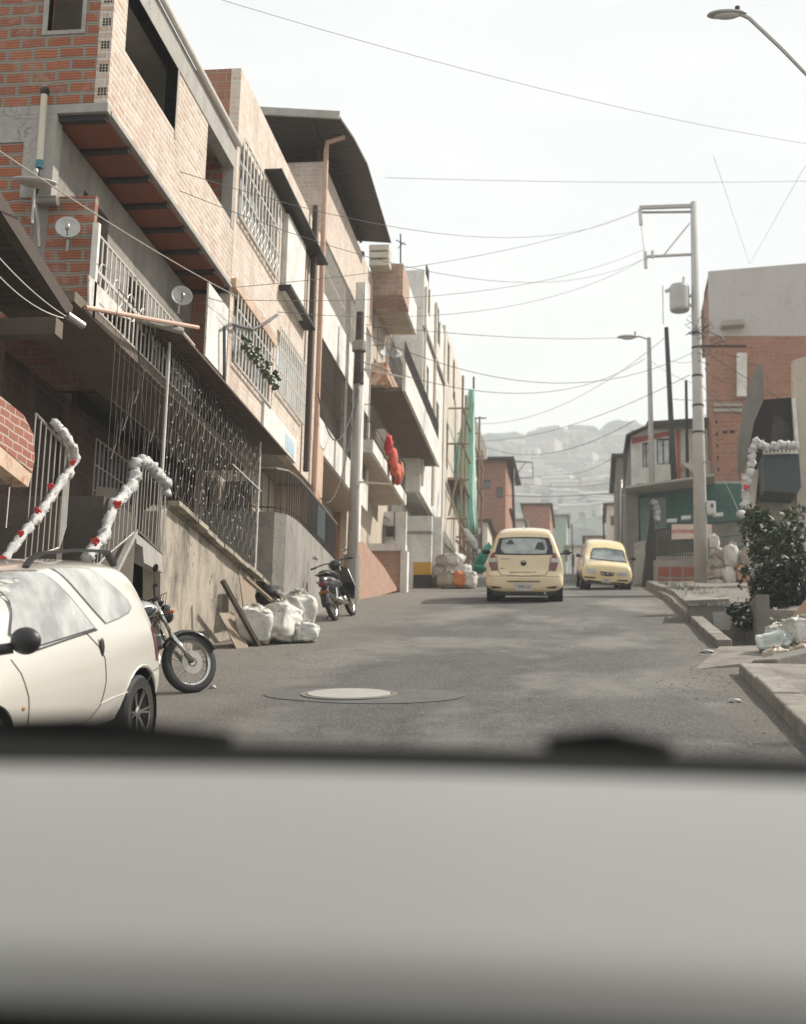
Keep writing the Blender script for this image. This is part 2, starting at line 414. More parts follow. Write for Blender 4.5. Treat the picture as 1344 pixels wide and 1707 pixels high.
m_sacko = mplain('orange_sack', (.62, .19, .05), (.5, .15, .04), .6, scale=9, obj=True, bs=.5, bd=.01)
m_plasticw = mplain('crumpled_white_plastic', (.70, .69, .66), (.55, .54, .51), .3, scale=14, obj=True, bs=.8, bd=.012)
m_red = mplain('red_ribbon', (.60, .045, .03), (.45, .03, .02), .4, scale=20, obj=True)
m_pole = mplaster('pole_concrete', (.42, .40, .36), (.24, .22, .19), .5)
m_wire = mplain('cable_black', (.045, .045, .045), (.07, .07, .07), .6, bs=0)
m_cowl = mplain('matt_black_cowl', (.008, .008, .008), (.012, .012, .011), .9, bs=0, spec=.1)
m_wirepale = mplain('cable_pale', (.42, .37, .31), (.3, .26, .21), .6, bs=0)
m_rubber = mplain('tyre_rubber', (.012, .012, .012), (.024, .022, .02), .7, obj=True, scale=20)
m_chrome = mplain('polished_metal', (.62, .61, .58), (.5, .49, .46), .16, 1.0, obj=True, scale=10, bs=.05)
m_bikeblack = mplain('glossy_black_plastic', (.014, .014, .015), (.02, .02, .02), .18, obj=True, scale=5, bs=0, coat=.6)
m_lens = mplain('red_lens', (.16, .012, .012), (.10, .01, .01), .12, obj=True, scale=20, bs=0, coat=1)
m_lensw = mplain('clear_lens', (.55, .53, .48), (.38, .37, .34), .1, obj=True, scale=20, bs=.2, coat=1)
m_black = mplain('black_trim', (.016, .016, .016), (.024, .024, .024), .45, obj=True, scale=12, bs=.05)
m_leafa = mleaf('leaf_mid_green', (.05, .07, .03), (.03, .045, .02))
m_leafb = mleaf('leaf_dark_green', (.022, .034, .016), (.014, .022, .010))
m_flower = mplain('white_blossom', (.75, .73, .65), (.6, .58, .5), .6, bs=0)
# ================================================================== ground, road, hill
random.seed(7)
def gh(x, y):
    z = rz(y)
    if x > 1.72:
        if 18.9 < y < 23.6 and x < 4.4: return z - .42
        if y >= 23.6 and y < 60: return z + .20 + .05 * noise.noise(Vector((x, y, 0)))
        if 15.9 < y <= 18.9: return z - .02
    return z
def frange(a, b, s):
    o = []; x = a
    while x < b - 1e-6: o.append(x); x += s
    o.append(b); return o
YS = sorted(set([round(v, 3) for v in frange(-60, 14, 1) + frange(14, 30, .25) + frange(30, 90, 1) + frange(90, 180, 5)]))
XS = sorted(set([round(v, 3) for v in frange(-120, -10, 10) + [-6, -3, 0, 1.2, 1.6, 1.7] + frange(1.75, 5, .25) + frange(5, 15, 2.5) + frange(15, 120, 15)]))
g = G(); n = len(XS)
g.v = [Vector((x, y, gh(x, y))) for y in YS for x in XS]
g.f = [(j * n + i, j * n + i + 1, (j + 1) * n + i + 1, (j + 1) * n + i) for j in range(len(YS) - 1) for i in range(n - 1)]
m, t, b = nodes('dusty_ground')
v = posvec(t)
col = mixrgb(t, noise_out(t, v, 1.3, 8, .7), (.20, .178, .148), (.12, .105, .088))
col = mixrgb(t, noise_out(t, v, 14, 6, .7, .5, .7), col, (.27, .245, .21))
t.links.new(col, b.inputs['Base Color']); b.inputs['Roughness'].default_value = .95
bump(t, b, noise_out(t, v, 9, 9, .7, .2, .8), .6, .03); m_dirt = m
g.build('ground', m_dirt, kind='structure')

# asphalt road -------------------------------------------------------
m, t, b = nodes('worn_asphalt'); v = posvec(t)
col = mixrgb(t, noise_out(t, posvec(t, False, (1, .28, 1)), 1.1, 7, .62, .38, .64), (.108, .106, .100), (.062, .061, .058))
col = mixrgb(t, noise_out(t, posvec(t, False, (1, .6, 1)), .55, 5, .6, .48, .62), col, (.205, .195, .175))
sp = N(t, 'ShaderNodeSeparateXYZ'); t.links.new(v, sp.inputs[0])
edge = N(t, 'ShaderNodeMapRange'); edge.inputs['From Min'].default_value = -2.4; edge.inputs['From Max'].default_value = -4.2
wob = N(t, 'ShaderNodeMath', operation='MULTIPLY_ADD'); t.links.new(noise_out(t, v, .9, 6, .7, .2, .8), wob.inputs[0]); wob.inputs[1].default_value = 1.6; t.links.new(sp.outputs[0], wob.inputs[2])
e2 = N(t, 'ShaderNodeMath', operation='SUBTRACT'); t.links.new(wob.outputs[0], e2.inputs[0]); e2.inputs[1].default_value = .8
t.links.new(e2.outputs[0], edge.inputs['Value'])
col = mixrgb(t, edge.outputs[0], col, (.185, .165, .138))
ed2 = N(t, 'ShaderNodeMapRange'); ed2.inputs['From Min'].default_value = .9; ed2.inputs['From Max'].default_value = 1.7
t.links.new(e2.outputs[0], ed2.inputs['Value'])
col = mixrgb(t, ed2.outputs[0], col, (.135, .118, .095))
vo = N(t, 'ShaderNodeTexVoronoi', feature='DISTANCE_TO_EDGE'); vo.inputs['Scale'].default_value = .6
nd = N(t, 'ShaderNodeTexNoise'); nd.inputs['Scale'].default_value = 2.2; nd.inputs['Detail'].default_value = 6; t.links.new(v, nd.inputs['Vector'])
vv = N(t, 'ShaderNodeMix', data_type='RGBA', blend_type='LINEAR_LIGHT'); vv.inputs[0].default_value = .45
t.links.new(v, vv.inputs[6]); t.links.new(nd.outputs['Color'], vv.inputs[7]); t.links.new(vv.outputs[2], vo.inputs['Vector'])
ck = N(t, 'ShaderNodeMapRange'); ck.inputs['From Min'].default_value = 0; ck.inputs['From Max'].default_value = .012
ck.inputs['To Min'].default_value = .75; ck.inputs['To Max'].default_value = 0; t.links.new(vo.outputs['Distance'], ck.inputs['Value'])
ckm = N(t, 'ShaderNodeMath', operation='MULTIPLY'); t.links.new(ck.outputs[0], ckm.inputs[0]); t.links.new(noise_out(t, v, .35, 3, .5, .45, .6), ckm.inputs[1])
col = mixrgb(t, ckm.outputs[0], col, (.03, .028, .025))
spk = noise_out(t, v, 42, 3, .7, .50, .66)
col = mixrgb(t, spk, col, mixrgb(t, .45, col, (.42, .40, .36)))
t.links.new(col, b.inputs['Base Color']); b.inputs['Roughness'].default_value = .88
bump(t, b, noise_out(t, v, 32, 7, .8, .2, .8), 1.0, .022); m_asph = m
def strip(name, x0, x1, y0, y1, dz, mat, step=.5, nx=1, fx=None, **k):
    ys = [y for y in YS if y0 <= y <= y1]; ys = sorted(set([y0] + ys + [y1])); g = G(); q = nx + 1
    for y in ys:
        a, c = (x0, x1) if fx is None else fx(y)
        for i in range(q): g.v.append(Vector((lerp(a, c, i / nx), y, rz(y) + dz)))
    g.f = [(j * q + i, j * q + i + 1, (j + 1) * q + i + 1, (j + 1) * q + i) for j in range(len(ys) - 1) for i in range(nx)]
    return g.build(name, mat, kind='structure', **k)
strip('road', -4.9, 1.68, -25, 100, .006, m_asph, fx=lambda y: (-4.9 + .12 * math.sin(y * 1.7), 1.68 + .02 * math.sin(y)))
# asphalt patches laid over the road
m_patch = mplain('dark_asphalt_patch', (.112, .110, .103), (.075, .073, .069), .9, scale=3, bs=.7, bd=.012)
m_patch2 = mplain('pale_worn_patch', (.21, .195, .17), (.14, .13, .115), .9, scale=4, bs=.7, bd=.012, lo=.3, hi=.7)
def blob(name, cx, cy, rx, ry, dz, mat, seed, n=36, amp=.16):
    g = G(); pts = []
    for k in range(n):
        a = 2 * math.pi * k / n
        s = 1 + amp * noise.noise(Vector((math.cos(a) * 1.7 + seed, math.sin(a) * 1.7, seed))) * 2
        x = cx + rx * s * math.cos(a); y = cy + ry * s * math.sin(a); pts.append((x, y, rz(y) + dz))
    g.v = [Vector(p) for p in pts] + [Vector((cx, cy, rz(cy) + dz))]
    g.f = [(k, (k + 1) % n, n) for k in range(n)]
    return g.build(name, mat, kind='structure')
blob('road_patch', -2.15, 13.45, 1.0, .58, .012, m_patch, 3, amp=.05)



# hill on the other side of the valley
def hillz(x, y):
    base = rz(y) if y > 160 else lerp(rz(y), rz(160), 0)
    a = min(1, max(0, (y - 300) / 500))
    return base + a * (34 * noise.noise(Vector((x * .0035, y * .002, 1.3))) + 26 * noise.noise(Vector((x * .008, y * .008, 4.2))) + 34 * noise.noise(Vector((x * .0062, y * .003, 9.1)))) + a * (x * .02)
g = G(); hy = frange(150, 2400, 50); hx = frange(-1500, 1500, 50); n = len(hx)
g.v = [Vector((x, y, hillz(x, y) - (6 if y < 175 else 0))) for y in hy for x in hx]
g.f = [(j * n + i, j * n + i + 1, (j + 1) * n + i + 1, (j + 1) * n + i) for j in range(len(hy) - 1) for i in range(n - 1)]
m_hill = mplain('hillside_scrub', (.06, .085, .06), (.12, .115, .09), .95, scale=.012, bs=0, lo=.42, hi=.6)
g.build('hill', m_hill, kind='structure', smooth=True)

# ================================================================== parts shared by the houses
def add_window(parent, axis, pos, dep, u0, u1, z0, z1, mat=None, mull=1, frame=None, bars=0, t=.05, name='window'):
    """pane set back in its opening, with a frame (and a barred grille) as sub-parts"""
    mat = mat or m_win; frame = frame or m_iron
    def bx(g, a, b_, c, d, p, q):
        if axis == 'x': g.box(p, q, a, b_, c, d)
        else: g.box(a, b_, p, q, c, d)
    g = G(); bx(g, u0, u1, z0, z1, pos + dep * .55, pos + dep * .6)
    wn = g.build(name, mat, parent)
    g = G(); p, q = pos + dep * .35, pos + dep * .54
    bx(g, u0, u0 + t, z0, z1, p, q); bx(g, u1 - t, u1, z0, z1, p, q)
    bx(g, u0 + t, u1 - t, z0, z0 + t, p, q); bx(g, u0 + t, u1 - t, z1 - t, z1, p, q)
    for k in range(mull):
        c = lerp(u0, u1, (k + 1) / (mull + 1)); bx(g, c - t * .4, c + t * .4, z0 + t, z1 - t, p + .003, q - .003)
    g.build('window_frame', frame, wn)
    if bars:
        g = G(); p = pos + dep * -.02; w_ = .012
        for k in range(bars + 1):
            c = lerp(u0, u1, k / bars); bx(g, c - w_ / 2, c + w_ / 2, z0, z1, p - w_, p + w_)
        for f_ in (0, .33, .66, 1):
            z = lerp(z0, z1, f_); bx(g, u0, u1, z - w_ / 2, z + w_ / 2, p - w_ * .8, p + w_ * .8)
        g.build('window_grille', m_rail, wn)
    return wn
def bars(g, a, b, z0, z1, n, w=.012, rails=(0, 1), orn=False):
    """upright bars between plan points a and b; z0/z1 may be functions of t"""
    a = Vector((a[0], a[1])); b = Vector((b[0], b[1]))
    f0 = z0 if callable(z0) else (lambda t, z=z0: z); f1 = z1 if callable(z1) else (lambda t, z=z1: z)
    for k in range(n + 1):
        t = k / n; p = a.lerp(b, t)
        g.tube([(p.x, p.y, f0(t)), (p.x, p.y, f1(t))], w / 2, 5)
    for r_ in rails:
        pts = []
        for k in range(9):
            t = k / 8; p = a.lerp(b, t); pts.append((p.x, p.y, lerp(f0(t), f1(t), r_)))
        g.tube(pts, w * .75, 5)
    if orn:
        d = (b - a).normalized(); L = (b - a).length; q = max(1, int(L / .45))
        for k in range(q):
            c = a.lerp(b, (k + .5) / q); z = (f0(.5) + f1(.5)) / 2
            g.tube([(c.x + d.x * .16 * math.cos(u), c.y + d.y * .16 * math.cos(u), z + .16 * math.sin(u)) for u in [i * math.pi / 8 for i in range(16)]], w * .4, 4, closed=True)
    return g
def house(name, label, y0, y1, z0, z1, X, back, fmat, emat, holes, loc=None, endholes=(), rm=None, t=.16):
    root = thing(name, label, 'house', loc or (X - .5, y0, rz(y0)))
    g = G(); g.wall('x', X, -t, y0, y1, z0, z1, holes); g.build('facade', fmat, root)
    g = G(); g.wall('y', y0, t, back, X - t - .002, z0, z1, endholes); g.wall('y', y1 - t, t, back, X - t - .002, z0, z1)
    g.box(back - t, back, y0, y1, z0, z1); g.build('wall', emat, root)
    g = G(); g.box(back, X - t - .002, y0 + t, y1 - t, z1 - .22, z1 - .1); g.build('roof', rm or m_conc, root)
    g = G(); g.box(back, X - t - .002, y0 + t, y1 - t, z0 + .0, z0 + .1); g.build('floor', m_conc, root)
    return root
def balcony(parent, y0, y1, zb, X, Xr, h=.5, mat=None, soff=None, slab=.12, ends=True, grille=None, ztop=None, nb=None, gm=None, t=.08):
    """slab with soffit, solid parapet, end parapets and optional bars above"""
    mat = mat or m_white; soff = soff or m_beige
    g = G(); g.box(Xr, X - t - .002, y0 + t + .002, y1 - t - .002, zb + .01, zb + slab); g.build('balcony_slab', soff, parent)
    g = G(); g.box(X - t, X, y0, y1, zb, zb + slab + h)
    if ends:
        g.box(Xr, X - t, y0, y0 + t, zb, zb + slab + h); g.box(Xr, X - t, y1 - t, y1, zb, zb + slab + h)
    p = g.build('parapet', mat, parent)
    if grille:
        g = G(); bars(g, (X - t / 2, y0 + .05), (X - t / 2, y1 - .05), zb + slab + h, ztop, nb or int((y1 - y0) / .13), grille, (.0, .5, 1))
        bars(g, (Xr, y0 + t / 2), (X - t / 2, y0 + t / 2), zb + slab + h, ztop, 4, grille, (.0, .5, 1))
        g.build('balcony_grille', gm or m_rail, parent)
    return p

XF, XR = -5.4, -6.0
# ================================================================== HOUSE A: unfinished block storey with terracotta soffit
yA0, zA0 = F(178, 185, XF); yA1, zAt = F(395, 258, XF)
o1a, o1b = F(208, 90, XF), F(291, 212, XF); o1t = F(291, 105, XF)[1]
o2a, o2b = F(342, 300, XF), F(385, 365, XF); o2t = F(345, 200, XF)[1]
H1 = (o1a[0], o1b[0], (o1a[1] + o1b[1]) / 2, o1t); H2 = (o2a[0], o2b[0], (o2a[1] + o2b[1]) / 2 , o2t)
wE0 = PY(79, 52, yA0); wE1 = PY(138, 20, yA0)
zAtop = zAt + .12
A = house('brick_house', 'unfinished raw clay block house at the left edge jutting out over a terracotta soffit',
          yA0, yA1, zA0, zAtop, XF, -12, m_face, m_block, [H1, H2], loc=(-6, yA0, rz(yA0)),
          endholes=[(wE0.x, wE1.x, wE0.z, wE0.z + 1.05)])
g = G()   # raw block corner strip on the end, concrete band
g.box(-12, XF + .012, yA0 - .012, yA0 + .10, zA0 - .004, zA0 + .10)
g.box(XF - .1, XF + .025, yA0 + .10, yA1 - .01, zA0 - .006, zA0 + .05); g.build('floor_band', m_conc, A)
g = G(); g.box(XF - .162, XF + .012, yA0 + .02, yA1 - .02, H1[3], zAtop - .004)
g.box(XF - .163, XF + .010, o1b[0] + .0, o1b[0] + .06, H1[2] - .1, H1[3]); g.box(XF - .163, XF + .010, o2b[0] - .02, o2b[0] + .12, H2[2] - .1, H2[3])
g.build('lintel_beam', m_conc, A)
g = G(); g.tube([(XF + .06, yA0 - .3, zAtop + .02), (XF + .06, yA1 - .05, zAtop + .02)], .045, 8); g.build('gutter', m_rail, A)
g = G(); g.box(wE0.x - .06, wE0.x, yA0 - .015, yA0 + .12, wE0.z - .05, wE0.z + 1.1); g.box(wE1.x, wE1.x + .05, yA0 - .015, yA0 + .12, wE0.z - .05, wE0.z + 1.1)
g.box(wE0.x, wE1.x, yA0 - .012, yA0 + .12, wE0.z - .05, wE0.z); g.build('window_frame', m_conc, A)
g = G(); g.box(-12, XF - .17, yA0 + .17, yA1 - .17, H1[2] - 1.3 + .2, H1[2] - 1.25 + .2)
g = G()   # soffit of terracotta planks between dark joists
ny = 7; L = (yA1 - yA0 - .1) / ny
for k in range(ny): g.box(XR - .05, XF - .05, yA0 + .1 + k * L + .05, yA0 + .1 + (k + 1) * L - .05, zA0 - .03, zA0 - .006)
g.build('soffit_panel', m_soffit, A)
for k in range(ny + 1):
    g = G(); g.box(XR - .05, XF - .03, yA0 + .1 + k * L - .05, yA0 + .1 + k * L + .05, zA0 - .075, zA0 - .007); g.build('joist', m_dark, A)
for k in range(9):          # perforated ends of the blocks at the corner
    g = G()
    z = zA0 + .20 + k * .29; x = XF - .02
    for i in range(3):
        for j in range(3):
            g.box(x - .028 - i * .036, x - .004 - i * .036, yA0 - .004, yA0 + .01, z + j * .034, z + j * .034 + .024)
    g.build('perforated_block', m_void, A)
# recessed floors below
zTer = PX(303, 556, -4.9).z
g = G(); dz0 = zTer + .1
zr0 = F(150, 512, XF)[1]
g.wall('x', XR, -.16, yA0, yA1 + 1.5, dz0, zA0 - .09, [(yA0 + 1.0, yA0 + 1.9, zr0, zr0 + 1.9), (yA0 + 2.7, yA0 + 3.5, zr0 + .5, zr0 + 1.5), (yA0 + 4.2, yA0 + 4.9, zr0 + .5, zr0 + 1.3)])
g.build('recessed_wall', m_grey, A)
g = G(); g.box(-12, XR - .164, yA0 + .002, yA0 + .16, zr0 - .12, zA0 - .005)
g.box(XR - .16, XF - .06, yA0 + .003, yA0 + .1, zr0, F(148, 300, XF)[1]); g.build('wall', m_block, A)
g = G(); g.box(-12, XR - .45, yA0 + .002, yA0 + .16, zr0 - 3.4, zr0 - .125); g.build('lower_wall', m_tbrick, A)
g = G(); g.box(XR - .35, XR + .02, yA0 - .012, yA0 + .16, zr0 + 1.35, zA0 - .006); g.box(-12, XR - .35, yA0 - .010, yA0 + .16, zA0 - .34, zA0 - .005)
g.build('pilaster', m_conc, A)
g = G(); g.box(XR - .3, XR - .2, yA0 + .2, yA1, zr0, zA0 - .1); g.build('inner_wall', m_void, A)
yB0, zb0 = F(303, 558, XF)
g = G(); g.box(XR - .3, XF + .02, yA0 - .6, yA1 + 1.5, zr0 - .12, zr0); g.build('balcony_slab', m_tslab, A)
g = G(); g.box(XF - .05, XF + .02, yA0 - .05, yA0 + .02, zr0 - .1, F(155, 362, XF)[1]); g.build('post', m_rail, A)
zrt = F(155, 380, XF)[1]
g = G(); bars(g, (XF, yA0 + .02), (XF, yB0 + .6), zr0 + .04, zrt, 26, .022, (0, .5, .52, 1), orn=True); g.build('balcony_railing', m_rail, A)
g = G(); g.prism([PX(149, 458, XF + .02), PX(220, 533, XF + .02), PX(149, 512, XF + .02)], (-.02, 0, 0)); g.build('railing_panel', m_white, A)
# vent pipe with teal sleeve, standing on the end wall
pv = thing('vent_pipe', 'cream plastic vent pipe with a teal sleeve climbing the clay block end wall', 'pipe', PY(62, 410, yA0 - .12))
yp = yA0 - .12
g = G(); g.tube([PY(74, 158, yp), PY(66, 270, yp)], .038, 10); g.build('pipe', m_pvc, pv)
g = G(); g.tube([PY(66.5, 268, yp), PY(65.5, 280, yp)], .046, 10); g.build('sleeve', mplain('teal_plastic', (.05, .22, .25), None, .5), pv)
g = G(); g.tube([PY(65.5, 278, yp), PY(59, 332, yp)], .03, 8); g.tube([PY(80, 152, yp), PY(70, 152, yp)], .05, 8); g.build('mast', m_dark, pv)
g = G(); g.tube([PY(59, 332, yp), PY(63, 372, yp), PY(66, 412, yp)], .018, 6); g.build('stay', m_silver, pv)
def dish(name, label, c, d, r, tilt, arm):
    o = thing(name, label, 'satellite dish', c)
    g = G(); g.lathe(c, d, [(.001, -.02), (r * .5, .0), (r * .85, .035), (r, .06), (r, .068), (r * .85, .045), (r * .5, .012), (.001, -.01)], 28)
    g.build('reflector', m_dish, o, smooth=True)
    g = G(); d = Vector(d).normalized(); c = Vector(c)
    g.tube([c + Vector((0, 0, -r * .8)), c + d * r * .9 + Vector((0, 0, -r * .25))], .01, 6); g.ell(c + d * r * .9 + Vector((0, 0, -r * .25)), .03, .03, .045)
    g.tube([c - d * .02, c - d * .16, c - d * .2 + Vector((0, 0, -r * .9))], .018, 6); g.build('arm', m_silver, o)
    return o
dish('satellite_dish', 'large flat grey satellite dish tipped skyward on the clay block wall beside the vent pipe', PY(58, 311, yp - .15), (.1, -.25, 1), .245, 0, 0)
dish('satellite_dish', 'small round white satellite dish facing the street on the clay block wall', PY(113, 384, yp - .05), (.35, -1, .25), .135, 0, 0)
dish('satellite_dish', 'pale oval satellite dish in the dark recess behind the end of the white balcony railing', PX(302, 496, XR + .35), (.5, -1, .2), .15, 0, 0)
g = G(); c = PY(76, 335, yp + .02); g.lathe(c, (1, 0, 0), [(.001, -.14), (.06, -.14), (.06, .14), (.001, .14)], 14)
tag(g.build('vent_box', m_silver, smooth=False), 'short shiny steel vent cylinder fixed below the large grey dish', 'vent')

# ================================================================== HOUSE B
yb0 = yA1 + .02; yb1, _ = F(532, 500, XF)
zB0 = F(506, 794, XF)[1]; zBt = F(395, 97, XF)[1]
w3a, w3b = F(402, 234, XF), F(464, 335, XF); w3bot = F(402, 372, XF)[1]
w2a, w2b = F(392, 472, XF), F(452, 560, XF); w2bot = F(392, 610, XF)[1]
d3a, d3b = F(474, 362, XF), F(512, 420, XF); d3bot = F(476, 480, XF)[1]
d2a, d2b = F(463, 548, XF), F(505, 610, XF); d2bot = F(463, 655, XF)[1]
holesB = [(w3a[0], w3b[0], w3bot, w3a[1]), (w2a[0], w2b[0], w2bot, w2a[1]), (d3a[0], d3b[0], d3bot, d3a[1]), (d2a[0], d2b[0], d2bot, d2a[1])]
B = house('brick_house', 'peeling beige brick house with white barred windows between two drainpipes and the unfinished house',
          yb0, yb1, zB0, zBt, XF, -12, m_face2, m_block2, holesB, loc=(-6, yb0, rz(yb0)))
def grille(parent, hole, n, mat, X, name='window_grille', proud=.06, w=.026, rails=(0, .33, .66, 1), lattice=False):
    g = G(); a, b_, z0, z1 = hole
    bars(g, (X + proud, a), (X + proud, b_), z0 - .02, z1 + .02, n, w, rails)
    if lattice:
        for k in range(n):
            y0_ = lerp(a, b_, k / n); y1_ = lerp(a, b_, (k + 1) / n)
            g.tube([(X + proud, y0_, z0), (X + proud, y1_, z0 + .28)], w * .35, 4); g.tube([(X + proud, y1_, z0), (X + proud, y0_, z0 + .28)], w * .35, 4)
    return g.build(name, mat, parent)
for i, h in enumerate(holesB):
    wn = add_window(B, 'x', XF, -.16, h[0], h[1], h[2], h[3], m_winpale if i > 1 else m_win, 2 if i < 2 else 1, m_rail)
    if i < 2: grille(wn, h, 12, m_rail, XF, lattice=(i == 0))
    if i == 3: grille(wn, h, 14, m_rail, XF)
g = G(); a = F(470, 352, XF); b2 = F(500, 400, XF); bo = F(474, 497, XF)[1]
g.box(XF, XF + .1, a[0] + .12, b2[0] + .1, bo, a[1]); g.build('shutter', m_white, B)
g = G(); a = F(441, 284, XF); b2 = F(523, 436, XF); zz = a[1]
g.box(XF - .02, XF + .30, a[0], b2[0], zz, zz + .03); g.build('window_canopy', m_dark, B)
g = G(); a = F(350 + 440 / 3.84, 450 + 100 / 3.84, XF); b2 = F(350 + 605 / 3.84, 450 + 350 / 3.84, XF)
g.box(XF - .02, XF + .22, a[0], b2[0], a[1] - .05, a[1] + .02); g.build('window_ledge', m_dark, B)
zs = F(385, 460, XF)[1]
for (pp, nm) in (((378, 452), 'floor_band'), ):
    zq = F(pp[0], pp[1], XF)[1]; g = G(); g.box(XF - .05, XF + .08, yb0 + .01, F(455, 560, XF)[0], zq - .16, zq); g.build(nm, m_peach, B)
g = G(); a = F(437, 668, XF); b2 = F(490, 755, XF); g.box(XF + .002, XF + .045, a[0], b2[0], F(437, 712, XF)[1], a[1]); sg = g.build('wall_panel', m_white, B)
g = G(); a2 = F(472, 722, XF); b3 = F(487, 745, XF); g.box(XF + .045, XF + .05, a2[0], b3[0], F(472, 748, XF)[1], a2[1]); g.build('blue_patch', mplain('pale_blue_print', (.35, .50, .60), (.6, .66, .70), .5), sg)
g = G(); a = F(345, 470, XF); g.box(XF + .002, XF + .03, F(345, 480, XF)[0], F(378, 520, XF)[0], F(345, 600, XF)[1], F(345, 470, XF)[1]); g.build('render_panel', m_white, B)
g = G(); g.box(-12, XF - .17, yb0 + .2, yb1 - .2, zB0 + 2.3, zB0 + 2.4); g.box(-7.3, -7.2, yb0 + .2, yb1 - .2, zB0, zBt - .3); g.build('inner_wall', m_grey, B)
g = G(); ps = [F(524, 230, XF + .1), F(524, 430, XF + .1), F(521, 560, XF + .1), F(514, 800, XF + .1)]
ydp = F(517, 600, XF + .1)[0]; ybp = F(529, 600, XF + .1)[0]
g.tube([(XF + .1, ydp, F(521, 350, XF)[1]), (XF + .1, ydp, F(514, 800, XF)[1])], .06, 8); g.build('drainpipe', m_wooddark, B)
zpt = F(536, 235, XF)[1]
g = G(); yq = ybp + .15; g.tube([(XF + .45, yq, zpt + .28), (XF + .45, yq, zpt + .08), (XF + .12, yq, zpt - .02), (XF + .1, yq, zpt - .2), (XF + .1, yq, rz(yq) + 1.2)], .055, 8); g.build('drainpipe', m_pinkpipe, B)
# ground floor of B, set back and dark, with a lower opening
g = G(); g.wall('x', XR - .1, -.16, yA1 + 1.6, yb1, rz(yb0) + .5, zB0 - .002, [(yb0 + 1.6, yb0 + 2.5, rz(yb0) + .8, rz(yb0) + 2.9), (yb0 + 4, yb0 + 5, rz(yb0) + 1.8, rz(yb0) + 2.9)]); g.build('recessed_wall', m_beige, B)
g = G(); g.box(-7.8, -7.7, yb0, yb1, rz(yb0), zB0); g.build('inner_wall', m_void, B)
fp = []
g = G(); rnd = random.Random(4)
for k in range(60):
    t_ = rnd.random(); p = (XF + .1 + rnd.uniform(-.05, .08), lerp(F(395, 560, XF)[0], F(450, 640, XF)[0], t_), F(420, 600, XF)[1] + rnd.uniform(-.12, .14))
    g.ell(p, .05, .05, .035, nu=6, nv=4)
tag(g.build('potted_plants', m_leafa), 'row of small green plants along the sill of the lower barred window', 'plants', kind='stuff')

# ================================================================== HOUSE C: white parapets, two full-length grilles, dark tin canopy on the roof
yc0 = yb1 + .02; yc1 = F(623, 457, XF)[0]
zC1 = F(560, 785, XF)[1]; zC1t = F(560, 733, XF)[1]; zC2 = F(527, 544, XF)[1]; zC2t = F(540, 487, XF)[1]
zC3 = F(570, 455, XF)[1]; zC3t = F(543, 275, XF)[1]
Cc = thing('balcony_house', 'house with white balcony parapets, long grilles and dark tin canopy over its roof', 'house', (-6, yc0, rz(yc0)))
XRc = -6.25
g = G(); g.wall('x', XRc, -.16, yc0, yc1, rz(yc0) + .2, zC3, [(yc0 + 1, yc0 + 2.2, zC1t - .3, zC2 - .4), (yc0 + 3.5, yc0 + 5, zC1t - .3, zC2 - .4), (yc0 + 1.2, yc0 + 2.6, zC2t - .2, zC3 - .3), (yc0 + 3.6, yc0 + 4.8, zC2t - .2, zC3 - .3),
     (yc0 + 1.5, yc0 + 2.4, rz(yc0) + .6, rz(yc0) + 2.6)])
g.build('facade', m_beige, Cc)
g = G(); g.wall('y', yc0, .16, -12, XRc - .17, rz(yc0) + .2, zC3 + .8, []); g.box(-12, XRc - .17, yc1 - .16, yc1, rz(yc0), zC3 + .8); g.box(-12.2, -12, yc0, yc1, rz(yc0), zC3); g.build('wall', m_block2, Cc)
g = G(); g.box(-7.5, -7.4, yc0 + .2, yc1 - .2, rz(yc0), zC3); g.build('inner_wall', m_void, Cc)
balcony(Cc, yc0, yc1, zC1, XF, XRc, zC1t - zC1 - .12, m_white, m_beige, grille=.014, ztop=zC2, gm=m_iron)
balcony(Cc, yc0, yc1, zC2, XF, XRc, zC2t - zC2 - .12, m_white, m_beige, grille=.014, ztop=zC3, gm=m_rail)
g = G(); g.box(XRc - .3, XF, yc0, yc1, zC3, zC3 + .15); g.box(XF - .12, XF - .002, yc0, yc1, zC3 + .15, zC3t); g.box(XRc - .3, XF - .12, yc0, yc0 + .12, zC3 + .15, zC3t)
g.build('roof_parapet', m_face2, Cc)
for yy in (yc0 + .02, (yc0 + yc1) / 2, yc1 - .14):
    g = G(); g.box(XF - .10, XF + .012, yy, yy + .12, zC1 + .002, zC3 - .002); g.build('pillar', m_white, Cc)
zcan = F(565, 195, -4.9)[1]
cp = [PZ(565, 195, zcan), PZ(590, 232, zcan), PZ(613, 276, zcan), PZ(652, 405, zcan)]
pts = [Vector((-11, cp[0].y, zcan + .5)), Vector((-9, cp[0].y, zcan + .3))] + cp + [Vector((-9, cp[3].y + .3, zcan + .3)), Vector((-11, cp[3].y + .3, zcan + .5))]
g = G()
g.v = [Vector(p) for p in cp] + [Vector((-10.5, p.y + .0, zcan + .55)) for p in cp]
g.v += [q + Vector((0, 0, .05)) for q in g.v[:8]]
g.f = [(0, 1, 5, 4), (1, 2, 6, 5), (2, 3, 7, 6), (8, 12, 13, 9), (9, 13, 14, 10), (10, 14, 15, 11), (0, 8, 9, 1), (1, 9, 10, 2), (2, 10, 11, 3), (0, 4, 12, 8), (3, 11, 15, 7)]
g.build('roof', m_corr, Cc)
g = G(); g.bar((-10.5, cp[0].y - .04, zcan + .6), (cp[0].x + .02, cp[0].y - .04, zcan + .02), .05, .16); g.build('fascia', m_conc, Cc)
g = G()
for (x, y) in ((XF - .2, yc0 + .4), (XF - .2, yc0 + 3), (XF - .2, yc1 - .6), (-8, yc0 + .4), (-8, yc0 + 3), (-8, yc1 - .6)):
    g.tube([(x, y, zC3), (x, y, zcan + .15)], .05, 8)
